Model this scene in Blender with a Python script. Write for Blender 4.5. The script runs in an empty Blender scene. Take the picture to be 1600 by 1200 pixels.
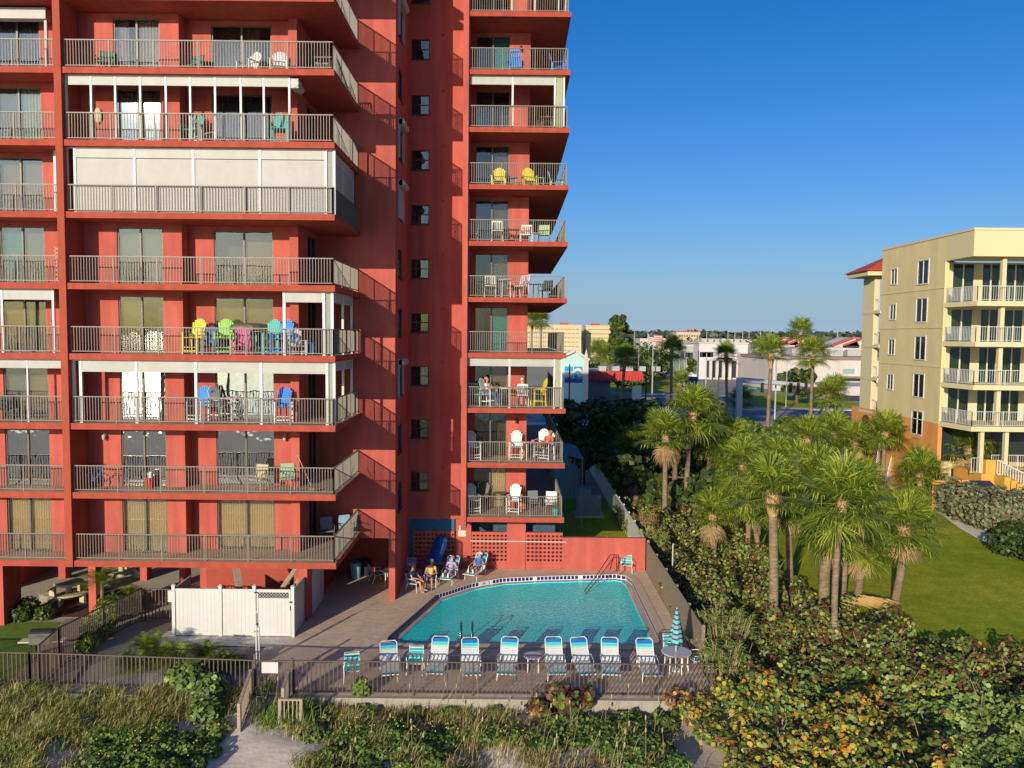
import bpy, math, random
from mathutils import Vector, Matrix
R = math.radians
rnd = random.Random(7)
scene = bpy.context.scene
COL = scene.collection

# ------------------------------------------------------------------ camera
CAM_H = 12.35
F_PX, PITCH, ROLL = 1240.0, 0.0610, 0.0099          # focal length in photo pixels, tilt down, roll
cam_d = bpy.data.cameras.new('camera'); cam = bpy.data.objects.new('camera', cam_d); COL.objects.link(cam)
cam.location = (0, 0, CAM_H)
cam.rotation_mode = 'XYZ'
cam.matrix_world = Matrix.Translation((0, 0, CAM_H)) @ Matrix.Rotation(math.pi/2 - PITCH, 4, 'X') @ Matrix.Rotation(ROLL, 4, 'Z')
cam_d.sensor_fit = 'HORIZONTAL'; cam_d.sensor_width = 36.0; cam_d.lens = 36.0*F_PX/1600.0
cam_d.clip_start = 0.1; cam_d.clip_end = 20000
scene.camera = cam

# ------------------------------------------------------------------ world, sun, exposure
SUN_EL, SUN_AZ = 14.6, 24.2        # low sun, behind the camera to the left
w = bpy.data.worlds.new("World"); scene.world = w; w.use_nodes = True
nt = w.node_tree; bg = nt.nodes['Background']
sky = nt.nodes.new('ShaderNodeTexSky'); sky.sky_type = 'NISHITA'; sky.sun_disc = False
sky.sun_elevation = R(SUN_EL); sky.sun_rotation = R(180 + SUN_AZ)
sky.altitude = 0; sky.air_density = 1.0; sky.dust_density = 1.8; sky.ozone_density = 4.0
hs = nt.nodes.new('ShaderNodeHueSaturation'); hs.inputs['Saturation'].default_value = 1.30; nt.links.new(sky.outputs[0], hs.inputs['Color'])
tn = nt.nodes.new('ShaderNodeMix'); tn.data_type = 'RGBA'; tn.blend_type = 'MULTIPLY'; tn.inputs[0].default_value = 1.0
tn.inputs[7].default_value = (0.40, 0.51, 0.67, 1); nt.links.new(hs.outputs[0], tn.inputs[6])
# pale band of air along the horizon, the same in every direction
wtc = nt.nodes.new('ShaderNodeTexCoord'); wsp = nt.nodes.new('ShaderNodeSeparateXYZ'); nt.links.new(wtc.outputs['Generated'], wsp.inputs[0])
wm1 = nt.nodes.new('ShaderNodeMath'); wm1.operation = 'MULTIPLY'; wm1.inputs[1].default_value = -11.0; nt.links.new(wsp.outputs['Z'], wm1.inputs[0])
wm2 = nt.nodes.new('ShaderNodeMath'); wm2.operation = 'EXPONENT'; nt.links.new(wm1.outputs[0], wm2.inputs[0])
wm3 = nt.nodes.new('ShaderNodeMath'); wm3.operation = 'MULTIPLY'; wm3.use_clamp = True; wm3.inputs[1].default_value = 0.85; nt.links.new(wm2.outputs[0], wm3.inputs[0])
hzm = nt.nodes.new('ShaderNodeMix'); hzm.data_type = 'RGBA'; hzm.blend_type = 'LIGHTEN'; hzm.inputs[7].default_value = (1.9, 2.65, 3.5, 1); nt.links.new(wm3.outputs[0], hzm.inputs[0]); nt.links.new(tn.outputs[2], hzm.inputs[6])
nt.links.new(hzm.outputs[2], bg.inputs[0]); bg.inputs[1].default_value = 0.135
sd = bpy.data.lights.new('sun', 'SUN'); sun = bpy.data.objects.new('sun', sd); COL.objects.link(sun)
sd.energy = 3.6; sd.angle = R(0.4); sd.color = (1.0, 0.87, 0.70)
ce = math.cos(R(SUN_EL))
to_sun = Vector((-math.sin(R(SUN_AZ))*ce, -math.cos(R(SUN_AZ))*ce, math.sin(R(SUN_EL))))
sun.rotation_mode = 'QUATERNION'; sun.rotation_quaternion = to_sun.to_track_quat('Z', 'Y')
sun.location = to_sun*50
scene.view_settings.view_transform = 'Standard'; scene.view_settings.look = 'None'
scene.view_settings.exposure = 0.7; scene.view_settings.gamma = 1.0
scene.render.engine = 'CYCLES'
scene.cycles.max_bounces = 8; scene.cycles.transparent_max_bounces = 12
scene.render.resolution_x = 1024; scene.render.resolution_y = 768

# ------------------------------------------------------------------ pixel -> place helpers (photo pixels 1600x1200)
_c, _s, _cr, _sr = math.cos(PITCH), math.sin(PITCH), math.cos(ROLL), math.sin(ROLL)
def ray(px, py):
    a, b = px-800, py-600
    x = a*_cr + b*_sr; y = -a*_sr + b*_cr
    return (x/F_PX, (F_PX*_c - y*_s)/F_PX, (-F_PX*_s - y*_c)/F_PX)
def G(px, py, z=0.0):                      # point on the level z
    r = ray(px, py); t = (z-CAM_H)/r[2]; return (r[0]*t, r[1]*t, z)
def PY(px, py, Y):                         # point on the plane y = Y
    r = ray(px, py); t = Y/r[1]; return (r[0]*t, Y, CAM_H + r[2]*t)
def XP(px, Y, z):                          # x of the point at depth Y and height z seen at column px
    Z = z-CAM_H; d = Y*_c - Z*_s; u = Y*_s + Z*_c
    return ((px-800) - F_PX*u*_sr/d)*d/(F_PX*_cr)
def ZP(py, Y, X=0.0):
    px = 800
    for _ in range(4):
        r = ray(px, py); z = CAM_H + r[2]*Y/r[1]; Z = z-CAM_H; d = Y*_c-Z*_s
        px = 800 + F_PX*X/d
    return z

# ------------------------------------------------------------------ materials
MATS = {}
def lin(c):
    return tuple(((v/12.92) if v <= 0.04045 else ((v+0.055)/1.055)**2.4) for v in c)
def mat(name, col, rough=0.7, var=0.12, scale=6.0, bump=0.0, bscale=60.0, metal=0.0, spec=0.4, col2=None, stretch=None, detail=4, trans=0.0):
    if name in MATS: return MATS[name]
    m = bpy.data.materials.new(name); m.use_nodes = True; MATS[name] = m
    n = m.node_tree.nodes; l = m.node_tree.links; p = n['Principled BSDF']
    p.inputs['Roughness'].default_value = rough; p.inputs['Metallic'].default_value = metal
    p.inputs['Specular IOR Level'].default_value = spec
    tc = n.new('ShaderNodeTexCoord'); src = tc.outputs['Object']
    if stretch:
        mp = n.new('ShaderNodeMapping'); mp.inputs['Scale'].default_value = stretch
        l.new(src, mp.inputs[0]); src = mp.outputs[0]
    t = n.new('ShaderNodeTexNoise'); t.inputs['Scale'].default_value = scale; t.inputs['Detail'].default_value = detail
    t.inputs['Roughness'].default_value = 0.65
    l.new(src, t.inputs['Vector'])
    cr = n.new('ShaderNodeValToRGB'); cr.color_ramp.elements[0].position = 0.3; cr.color_ramp.elements[1].position = 0.7
    a = col2 if col2 else tuple(v*(1-var) for v in col); b = col if col2 else tuple(min(1, v*(1+var)) for v in col)
    cr.color_ramp.elements[0].color = (*a, 1); cr.color_ramp.elements[1].color = (*b, 1)
    l.new(t.outputs['Fac'], cr.inputs[0]); l.new(cr.outputs[0], p.inputs['Base Color'])
    if bump:
        t2 = n.new('ShaderNodeTexNoise'); t2.inputs['Scale'].default_value = bscale; t2.inputs['Detail'].default_value = 3
        l.new(src, t2.inputs['Vector'])
        bp = n.new('ShaderNodeBump'); bp.inputs['Strength'].default_value = bump; bp.inputs['Distance'].default_value = 0.02
        l.new(t2.outputs['Fac'], bp.inputs['Height']); l.new(bp.outputs[0], p.inputs['Normal'])
    if trans:
        p.inputs['Subsurface Weight'].default_value = 0.0
        tr = n.new('ShaderNodeBsdfTranslucent'); mx = n.new('ShaderNodeMixShader'); mx.inputs[0].default_value = trans
        l.new(cr.outputs[0], tr.inputs['Color']); l.new(p.outputs[0], mx.inputs[1]); l.new(tr.outputs[0], mx.inputs[2])
        l.new(mx.outputs[0], n['Material Output'].inputs[0])
    return m
def leafmat(name, col, var=0.3, trans=0.25, rough=0.5, scale=3.0, spec=0.35):
    return mat(name, col, rough=rough, var=var, scale=scale, spec=spec, trans=trans)
def glassmat(name, tint=(0.5, 0.6, 0.58), refl=0.22, rough=0.015, wav=0.0, wscale=1.2):
    if name in MATS: return MATS[name]
    m = bpy.data.materials.new(name); m.use_nodes = True; MATS[name] = m
    n = m.node_tree.nodes; l = m.node_tree.links; n.remove(n['Principled BSDF'])
    tr = n.new('ShaderNodeBsdfTransparent'); tr.inputs[0].default_value = (*tint, 1)
    gl = n.new('ShaderNodeBsdfGlossy'); gl.inputs['Roughness'].default_value = rough; gl.inputs[0].default_value = (.95, .97, 1, 1)
    fr = n.new('ShaderNodeFresnel'); fr.inputs[0].default_value = 1.5
    ad = n.new('ShaderNodeMath'); ad.operation = 'ADD'; ad.use_clamp = True; ad.inputs[1].default_value = refl
    l.new(fr.outputs[0], ad.inputs[0])
    mx = n.new('ShaderNodeMixShader'); l.new(ad.outputs[0], mx.inputs[0]); l.new(tr.outputs[0], mx.inputs[1]); l.new(gl.outputs[0], mx.inputs[2])
    l.new(mx.outputs[0], n['Material Output'].inputs[0])
    if wav:
        tc = n.new('ShaderNodeTexCoord'); t = n.new('ShaderNodeTexNoise'); t.inputs['Scale'].default_value = wscale; t.inputs['Detail'].default_value = 2
        bp = n.new('ShaderNodeBump'); bp.inputs['Strength'].default_value = wav; bp.inputs['Distance'].default_value = 0.05
        l.new(tc.outputs['Object'], t.inputs['Vector']); l.new(t.outputs['Fac'], bp.inputs['Height'])
        l.new(bp.outputs[0], gl.inputs['Normal']); l.new(bp.outputs[0], fr.inputs['Normal'])
    return m

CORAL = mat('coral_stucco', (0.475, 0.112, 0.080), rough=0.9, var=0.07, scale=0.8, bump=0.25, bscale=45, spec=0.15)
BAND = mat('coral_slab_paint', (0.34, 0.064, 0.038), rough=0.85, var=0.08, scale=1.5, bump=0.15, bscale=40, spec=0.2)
TILE = mat('balcony_tile', (0.36, 0.25, 0.17), rough=0.7, var=0.12, scale=7, bump=0.1)
RAIL = mat('railing_paint', (0.17, 0.15, 0.115), rough=0.5, var=0.05, scale=20, spec=0.4)
BRONZE = mat('bronze_frame', (0.10, 0.085, 0.06), rough=0.45, var=0.1, spec=0.4)
DARKFR = mat('dark_window_frame', (0.02, 0.022, 0.02), rough=0.4, var=0.1)
WHITEP = mat('white_paint', (0.52, 0.52, 0.49), rough=0.5, var=0.04, scale=3)
SHUT = mat('shutter_slats', (0.36, 0.36, 0.32), rough=0.55, var=0.04, scale=3)
VINYL = mat('white_vinyl', (0.50, 0.50, 0.46), rough=0.45, var=0.03, scale=2)
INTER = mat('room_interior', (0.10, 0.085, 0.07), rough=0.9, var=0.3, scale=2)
def speckle(mt, sc, amt, col, stretch=(1,1,1), lo=0.42, hi=0.62):        # second layer of colour on a material
    n = mt.node_tree.nodes; l = mt.node_tree.links; p = n['Principled BSDF']; tc = [k for k in n if k.bl_idname == 'ShaderNodeTexCoord'][0]
    mp = n.new('ShaderNodeMapping'); mp.inputs['Scale'].default_value = stretch; l.new(tc.outputs['Object'], mp.inputs[0])
    t = n.new('ShaderNodeTexNoise'); t.inputs['Scale'].default_value = sc; t.inputs['Detail'].default_value = 6; l.new(mp.outputs[0], t.inputs['Vector'])
    r = n.new('ShaderNodeValToRGB'); r.color_ramp.elements[0].position = lo; r.color_ramp.elements[1].position = hi; r.color_ramp.elements[0].color = (*col, 1); r.color_ramp.elements[1].color = (1,1,1,1); l.new(t.outputs['Fac'], r.inputs[0])
    mx = n.new('ShaderNodeMix'); mx.data_type = 'RGBA'; mx.blend_type = 'MULTIPLY'; mx.inputs[0].default_value = amt; src = p.inputs['Base Color'].links[0].from_socket
    l.new(src, mx.inputs[6]); l.new(r.outputs[0], mx.inputs[7]); l.new(mx.outputs[2], p.inputs['Base Color'])
speckle(CORAL, 2.2, 0.9, (0.80, 0.78, 0.82), (1, 1, 0.10), 0.40, 0.62); speckle(CORAL, 0.35, 0.8, (0.86, 0.86, 0.90), (1, 1, 1), 0.40, 0.60); speckle(CORAL, 14.0, 0.5, (0.90, 0.86, 0.84))
speckle(BAND, 3.0, 0.7, (0.78, 0.80, 0.85), (1, 1, 0.3), 0.38, 0.6); speckle(SHUT, 2.0, 0.5, (0.88, 0.87, 0.84), (1, 1, .2)); speckle(VINYL, 2.5, 0.4, (0.88, 0.88, 0.84), (1, 1, .2))
GLASS = glassmat('door_glass', tint=(0.74, 0.73, 0.69), refl=0.01, wav=0.08)
GLASSW = glassmat('wavy_door_glass', tint=(0.5, 0.55, 0.52), refl=0.26, wav=0.16, wscale=1.6)
GLASSG = glassmat('hazy_door_glass', tint=(0.6, 0.65, 0.62), refl=0.10, rough=0.022)
BLACK = mat('black_metal', (0.02, 0.02, 0.02), rough=0.5, var=0.2)

# ------------------------------------------------------------------ mesh builder
class M:
    def __init__(s): s.v = []; s.f = []; s.m = []
    def face(s, pts, mi=0):
        b = len(s.v); s.v += [tuple(p) for p in pts]; s.f.append(tuple(range(b, b+len(pts)))); s.m.append(mi)
    def box(s, x0, x1, y0, y1, z0, z1, mi=0, top=None):
        b = len(s.v)
        s.v += [(x0,y0,z0),(x1,y0,z0),(x1,y1,z0),(x0,y1,z0),(x0,y0,z1),(x1,y0,z1),(x1,y1,z1),(x0,y1,z1)]
        for i, q in enumerate(((0,3,2,1),(4,5,6,7),(0,1,5,4),(1,2,6,5),(2,3,7,6),(3,0,4,7))):
            s.f.append(tuple(b+k for k in q)); s.m.append(top if (i == 1 and top is not None) else mi)
        return s
    def bar(s, p0, p1, w, h=None, mi=0, up=(0,0,1)):            # rectangular bar from p0 to p1
        h = h or w; p0 = Vector(p0); p1 = Vector(p1); d = (p1-p0).normalized(); u = Vector(up)
        if abs(d.dot(u)) > 0.99: u = Vector((0,1,0))
        a = d.cross(u).normalized()*w/2; c = a.cross(d).normalized()*h/2
        b = len(s.v)
        for p in (p0, p1):
            for q in ((-1,-1),(1,-1),(1,1),(-1,1)): s.v.append(tuple(p + a*q[0] + c*q[1]))
        for q in ((0,1,2,3),(7,6,5,4),(0,4,5,1),(1,5,6,2),(2,6,7,3),(3,7,4,0)):
            s.f.append(tuple(b+k for k in q)); s.m.append(mi)
        return s
    def tube(s, pts, r, n=6, mi=0, cap=True):
        pts = [Vector(p) for p in pts]; rr = r if isinstance(r, (list, tuple)) else [r]*len(pts)
        b = len(s.v); N = len(pts); ref = None
        for i, p in enumerate(pts):
            d = (pts[min(i+1, N-1)] - pts[max(i-1, 0)]).normalized()
            if ref is None: ref = Vector((1,0,0)) if abs(d.x) < 0.8 else Vector((0,1,0))
            a = d.cross(ref).normalized(); c = d.cross(a).normalized(); ref = -c.cross(d) if False else ref
            for k in range(n):
                t = 2*math.pi*k/n; s.v.append(tuple(p + (a*math.cos(t) + c*math.sin(t))*rr[i]))
        for i in range(N-1):
            for k in range(n):
                s.f.append((b+i*n+k, b+i*n+(k+1)%n, b+(i+1)*n+(k+1)%n, b+(i+1)*n+k)); s.m.append(mi)
        if cap:
            s.f.append(tuple(b+k for k in range(n-1, -1, -1))); s.m.append(mi)
            s.f.append(tuple(b+(N-1)*n+k for k in range(n))); s.m.append(mi)
        return s
    def prism(s, poly, z0, z1, mi=0, top=None):
        b = len(s.v); n = len(poly)
        s.v += [(p[0], p[1], z0) for p in poly] + [(p[0], p[1], z1) for p in poly]
        s.f.append(tuple(b+k for k in range(n-1, -1, -1))); s.m.append(mi)
        s.f.append(tuple(b+n+k for k in range(n))); s.m.append(mi if top is None else top)
        for k in range(n):
            s.f.append((b+k, b+(k+1)%n, b+n+(k+1)%n, b+n+k)); s.m.append(mi)
        return s
    def lathe(s, prof, c=(0,0), n=16, mi=0):
        b = len(s.v)
        for r, z in prof:
            for k in range(n):
                t = 2*math.pi*k/n; s.v.append((c[0]+r*math.cos(t), c[1]+r*math.sin(t), z))
        for i in range(len(prof)-1):
            for k in range(n):
                s.f.append((b+i*n+k, b+i*n+(k+1)%n, b+(i+1)*n+(k+1)%n, b+(i+1)*n+k)); s.m.append(mi)
        s.f.append(tuple(b+k for k in range(n-1,-1,-1))); s.m.append(mi)
        s.f.append(tuple(b+(len(prof)-1)*n+k for k in range(n))); s.m.append(mi)
        return s
    def ball(s, c, r, n=8, mi=0):
        rx, ry, rz = r if isinstance(r, (list, tuple)) else (r, r, r)
        b = len(s.v); rows = n//2+1
        for i in range(rows+1):
            ph = -math.pi/2 + math.pi*i/rows
            for k in range(n):
                t = 2*math.pi*k/n
                s.v.append((c[0]+rx*math.cos(ph)*math.cos(t), c[1]+ry*math.cos(ph)*math.sin(t), c[2]+rz*math.sin(ph)))
        for i in range(rows):
            for k in range(n):
                s.f.append((b+i*n+k, b+i*n+(k+1)%n, b+(i+1)*n+(k+1)%n, b+(i+1)*n+k)); s.m.append(mi)
        return s
    def rot(s, ang, c=(0,0,0), axis='Z', start=0):
        mt = Matrix.Translation(c) @ Matrix.Rotation(ang, 4, axis) @ Matrix.Translation((-c[0],-c[1],-c[2]))
        for i in range(start, len(s.v)): s.v[i] = tuple(mt @ Vector(s.v[i]))
        return s
    def build(s, name, mats, parent=None, smooth=False, off=None, world=False):
        if not isinstance(mats, (list, tuple)): mats = [mats]
        if world and parent is not None:
            ox = Vector((0,0,0)); q = parent
            while q is not None: ox += q.location; q = q.parent
            off = ox
        vs = s.v if off is None else [(a[0]-off[0], a[1]-off[1], a[2]-off[2]) for a in s.v]
        me = bpy.data.meshes.new(name); me.from_pydata(vs, [], s.f)
        for m in mats: me.materials.append(m)
        if len(mats) > 1: me.polygons.foreach_set('material_index', s.m)
        if smooth: me.polygons.foreach_set('use_smooth', [True]*len(s.f))
        me.update()
        o = bpy.data.objects.new(name, me); COL.objects.link(o)
        if parent is not None: o.parent = parent
        return o
def tag(o, label=None, cat=None, group=None, kind=None):
    if label: o['label'] = label
    if cat: o['category'] = cat
    if group: o['group'] = group
    if kind: o['kind'] = kind
    return o
def empty(name, loc=(0,0,0), rz=0.0, label=None, cat=None, group=None):
    o = bpy.data.objects.new(name, None); COL.objects.link(o); o.location = loc; o.rotation_euler = (0,0,rz); o.empty_display_size = 0.2
    return tag(o, label, cat, group)
def copy_tree(o, parent=None, skip=()):
    c = o.copy(); COL.objects.link(c); c.parent = parent
    for ch in list(o.children): copy_tree(ch, c)
    return c
def place(proto, used, loc, rz=0.0, label=None, group=None, sc=1.0):     # first use moves the prototype, later ones copy it
    o = proto if not used.get(proto.name) else copy_tree(proto)
    used[proto.name] = used.get(proto.name, 0)+1
    o.location = loc; o.rotation_euler = (0, 0, rz); o.scale = (sc, sc, sc)
    if label: o['label'] = label
    if group: o['group'] = group
    return o
USED = {}
# ================================================================== THE SETTING
def zf(k): return 3.23 + 2.75*(k-1)        # floor level of balcony k
def ground_mat():
    m = mat('sand', (0.66, 0.58, 0.46), rough=0.95, var=0.15, scale=1.2, bump=0.9, bscale=5.0, spec=0.1, col2=(0.52, 0.45, 0.35), detail=8)
    return m
SAND = ground_mat()
FARG = mat('far_ground', (0.26, 0.25, 0.15), rough=0.95, var=0.3, scale=0.02, col2=(0.36, 0.32, 0.26), detail=8)
# far ground, one sheet to the horizon
# beach and dune, gently rolling
def dune_z(x, y):
    a = 0.22*math.sin(x*0.55+1.3)*math.sin(y*0.5+x*0.2) + 0.12*math.sin(x*1.7+y*1.1) + 0.06*math.sin(x*3.1-y*2.3)
    z = -0.30 + 0.6*a
    e = 0.5 if -8.2 < x < 7.4 else 0.03
    if y > 23.6: z = z*max(0,(26.4-y)/2.8) - e*(1-max(0,(26.4-y)/2.8))
    if y < 21: z -= (21-y)*0.10 if y > 6 else 1.5+ (6-y)*0.02
    return z
m = M(); nx, ny = 150, 60; xs = [-34+ i*(74/nx) for i in range(nx+1)]; ys = [8+ j*(18.35/ny) for j in range(ny+1)]
for y in ys:
    for x in xs: m.v.append((x, y, dune_z(x, y)))
for j in range(ny):
    for i in range(nx):
        b = j*(nx+1)+i; m.f.append((b, b+1, b+nx+2, b+nx+1)); m.m.append(0)
tag(m.build('sand_dune', SAND, smooth=True), kind='structure')
m = M(); m.face([(-400,-55,-2.2),(400,-55,-2.2),(400,9,-1.9),(-400,9,-1.9)]); tag(m.build('beach', SAND), kind='structure')
seam = mat('sea_water', (0.02, 0.06, 0.08), rough=0.12, var=0.2, scale=0.05, bump=1.0, bscale=1.1, spec=0.8)
m = M(); m.face([(-5000,-9000,-2.5),(5000,-9000,-2.5),(5000,-50,-2.5),(-5000,-50,-2.5)]); tag(m.build('sea', seam), kind='structure')

# pool deck of concrete pavers
DECK = mat('deck_paving', (0.62, 0.48, 0.34), rough=0.85, var=0.10, scale=5, bump=0.2, bscale=30, spec=0.2)
def add_paver(mt, sx=0.2, sy=0.1, dark=0.72):
    n = mt.node_tree.nodes; l = mt.node_tree.links; p = n['Principled BSDF']
    tc = [k for k in n if k.bl_idname == 'ShaderNodeTexCoord'][0]
    br = n.new('ShaderNodeTexBrick'); br.inputs['Scale'].default_value = 1.0; br.inputs['Brick Width'].default_value = sx; br.inputs['Row Height'].default_value = sy
    br.inputs['Mortar Size'].default_value = 0.006; br.inputs['Color1'].default_value = (1,1,1,1); br.inputs['Color2'].default_value = (.88,.86,.86,1); br.inputs['Mortar'].default_value = (dark,dark,dark,1)
    l.new(tc.outputs['Object'], br.inputs['Vector'])
    mx = n.new('ShaderNodeMix'); mx.data_type = 'RGBA'; mx.blend_type = 'MULTIPLY'; mx.inputs[0].default_value = 1.0
    src = p.inputs['Base Color'].links[0].from_socket
    l.new(src, mx.inputs[6]); l.new(br.outputs['Color'], mx.inputs[7]); l.new(mx.outputs[2], p.inputs['Base Color'])
add_paver(DECK, 0.30, 0.15, 0.7)
COPE = mat('pool_coping', (0.50, 0.38, 0.26), rough=0.7, var=0.08, scale=4, bump=0.1)
NAVY = mat('navy_tile', (0.02, 0.018, 0.10), rough=0.25, var=0.2, scale=8)
GROUT = mat('tile_grout', (0.62, 0.60, 0.62), rough=0.6, var=0.05)
# pool outline (outer edge of the gutter), counter-clockwise from the near left corner
OUT = [(-4.30,31.02),(5.55,31.02),(6.0,31.15),(6.17,31.5),(6.17,39.4),(5.98,40.2),(5.5,40.45),(1.74,40.02),(-0.39,39.62),(-1.9,38.72),(-3.5,36.95),(-4.93,31.75),(-4.95,31.35),(-4.72,31.1)]
def inset(poly, d):
    n = len(poly); out = []
    for i in range(n):
        a, b, c = Vector(poly[i-1]), Vector(poly[i]), Vector(poly[(i+1)%n])
        e1 = (b-a).normalized(); e2 = (c-b).normalized(); n1 = Vector((-e1.y, e1.x)); n2 = Vector((-e2.y, e2.x))
        nn = (n1+n2); nn = nn/ max(0.3, nn.length_squared)*2
        out.append((b.x+nn.x*d, b.y+nn.y*d))
    return out
LIP = inset(OUT, 0.32); COP = inset(OUT, -0.38)
def ring(name, A, B, za, zb, mt, parent=None):
    m = M(); n = len(A)
    for i in range(n):
        j = (i+1) % n; m.face([(A[i][0],A[i][1],za),(A[j][0],A[j][1],za),(B[j][0],B[j][1],zb),(B[i][0],B[i][1],zb)])
    return m.build(name, mt, parent)
# deck sheet with the pool cut out: fan between the coping outline and the rectangle
RX0, RX1, RY0, RY1 = -9.6, 7.15, 26.4, 41.25
m = M()
import bmesh
def sheet_with_hole(name, rect, hole, z, mt, extra=()):
    bm = bmesh.new()
    rv = [bm.verts.new((x, y, z)) for x, y in rect]; hv = [bm.verts.new((x, y, z)) for x, y in hole]
    es = [bm.edges.new((rv[i], rv[(i+1)%len(rv)])) for i in range(len(rv))] + [bm.edges.new((hv[i], hv[(i+1)%len(hv)])) for i in range(len(hv))]
    bmesh.ops.triangle_fill(bm, edges=es, use_beauty=True)
    for f in bm.faces:
        if f.normal.z < 0: f.normal_flip()
    me = bpy.data.meshes.new(name); bm.to_mesh(me); bm.free(); me.materials.append(mt)
    o = bpy.data.objects.new(name, me); COL.objects.link(o); return o
HOLE2 = inset(OUT, -0.2)
tag(sheet_with_hole('ground', [(-6000,26.35),(9000,26.35),(9000,9000),(-6000,9000)], HOLE2, -0.02, FARG), kind='structure')
tag(sheet_with_hole('pool_deck', [(RX0,RY0),(RX1,RY0),(RX1,RY1),(RX0,RY1)], COP, 0.03, DECK), kind='structure')
pool = empty('swimming_pool', (0.6, 35.5, 0), label='turquoise swimming pool with a navy tiled rim beside the coral tower', cat='swimming pool')
def prt(m, name, mt, parent, **k): return m.build(name, mt, parent, world=True, **k)
def ringp(name, A, B, za, zb, mt):
    m = M(); n = len(A)
    for i in range(n):
        j = (i+1) % n; m.face([(A[i][0],A[i][1],za),(A[j][0],A[j][1],za),(B[j][0],B[j][1],zb),(B[i][0],B[i][1],zb)])
    return prt(m, name, mt, pool)
ringp('coping', COP, OUT, 0.05, 0.05, COPE)
m = M(); n = len(OUT)                      # rim face: navy tiles set in pale grout
for i in range(n):
    a, b = Vector(OUT[i]), Vector(OUT[(i+1)%n]); L = (b-a).length; d = (b-a)/L; q = Vector((-d.y, d.x))*0.006
    m.face([(a.x,a.y,-0.17),(b.x,b.y,-0.17),(b.x,b.y,0.05),(a.x,a.y,0.05)], 1)
    k = max(1, int(L/0.19)); 
    for t in range(k):
        p = a + d*(L*(t+0.10)/k); r = a + d*(L*(t+0.88)/k)
        if (i, t) in ((6, k//2), (8, k//3)): continue
        m.face([(p.x+q.x,p.y+q.y,-0.14),(r.x+q.x,r.y+q.y,-0.14),(r.x+q.x,r.y+q.y,0.03),(p.x+q.x,p.y+q.y,0.03)], 0)
prt(m, 'rim_tiles', [NAVY, GROUT], pool)
WETLIP = mat('gutter_lip', (0.42, 0.34, 0.25), rough=0.15, var=0.1, scale=3, spec=0.6)
ringp('gutter', OUT, LIP, -0.17, -0.17, WETLIP)
BASIN = mat('pool_basin', (0.12, 0.75, 0.72), rough=0.8, var=0.10, scale=1.2, col2=(0.08, 0.66, 0.72))
SHAL = inset(LIP, 0.02)
m = M(); n = len(LIP)
def basin_z(x, y): 
    t = min(1, max(0, (y-31.5)/7.5)); return -1.9 + 1.0*t
for i in range(n):
    j = (i+1) % n; a, b = LIP[i], LIP[j]
    m.face([(a[0],a[1],-0.17),(b[0],b[1],-0.17),(b[0],b[1],basin_z(*b)),(a[0],a[1],basin_z(*a))])
m.face([(p[0],p[1],basin_z(*p)) for p in LIP])
prt(m, 'basin', BASIN, pool)
WAT = bpy.data.materials.new('pool_water'); WAT.use_nodes = True; nn = WAT.node_tree.nodes; ll = WAT.node_tree.links; nn.remove(nn['Principled BSDF'])
tr = nn.new('ShaderNodeBsdfTransparent'); tr.inputs[0].default_value = (0.72, 0.97, 0.97, 1)
gl = nn.new('ShaderNodeBsdfGlossy'); gl.inputs['Roughness'].default_value = 0.04
df = nn.new('ShaderNodeBsdfDiffuse'); df.inputs[0].default_value = (0.02, 0.80, 0.78, 1)
fr = nn.new('ShaderNodeFresnel'); fr.inputs[0].default_value = 1.42
tc = nn.new('ShaderNodeTexCoord'); no = nn.new('ShaderNodeTexNoise'); no.inputs['Scale'].default_value = 8.0; no.inputs['Detail'].default_value = 3; no.inputs['Distortion'].default_value = 0.6
bp = nn.new('ShaderNodeBump'); bp.inputs['Strength'].default_value = 1.0; bp.inputs['Distance'].default_value = 0.045
ll.new(tc.outputs['Object'], no.inputs[0]); ll.new(no.outputs['Fac'], bp.inputs['Height'])
for s_ in (gl, fr, df): ll.new(bp.outputs[0], s_.inputs['Normal'])
m0 = nn.new('ShaderNodeMixShader'); m0.inputs[0].default_value = 0.66; ll.new(tr.outputs[0], m0.inputs[1]); ll.new(df.outputs[0], m0.inputs[2])
mx = nn.new('ShaderNodeMixShader'); ll.new(fr.outputs[0], mx.inputs[0]); ll.new(m0.outputs[0], mx.inputs[1]); ll.new(gl.outputs[0], mx.inputs[2]); ll.new(mx.outputs[0], nn['Material Output'].inputs[0])
m = M(); m.face([(p[0],p[1],-0.20) for p in LIP]); prt(m, 'water', WAT, pool)
# white depth plaques on the rim (plain tile plaques with a small mark)
for (x, y, a) in ((1.1, 39.94, 0.09), (-1.3, 39.05, 0.55)):
    m = M(); m.box(-0.28, 0.28, -0.012, 0.0, -0.13, 0.045); m.rot(a)
    m.v = [(q[0]+x, q[1]+y-0.03, q[2]) for q in m.v]; p_ = prt(m, 'depth_plaque', WHITEP, pool)
    m = M(); 
    for k in (-0.08, 0.02): m.box(k, k+0.05, -0.016, -0.0125, -0.09, 0.01)
    m.rot(a); m.v = [(q[0]+x, q[1]+y-0.03, q[2]) for q in m.v]; prt(m, 'depth_mark', BLACK, p_)
STEEL = mat('polished_steel', (0.55, 0.52, 0.48), rough=0.2, var=0.05, metal=1.0)
def arch(x, y, dy, h, w):       # ladder rail
    pts = [(x, y+dy, -1.0), (x, y+dy, 0.2)] + [(x, y+dy-(dy)*(1-math.cos(t))/2*1.0, 0.35+h*math.sin(t)) for t in [math.pi*k/8 for k in range(1, 8)]] + [(x, y, 0.2), (x, y, 0.0)]
    return pts
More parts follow.
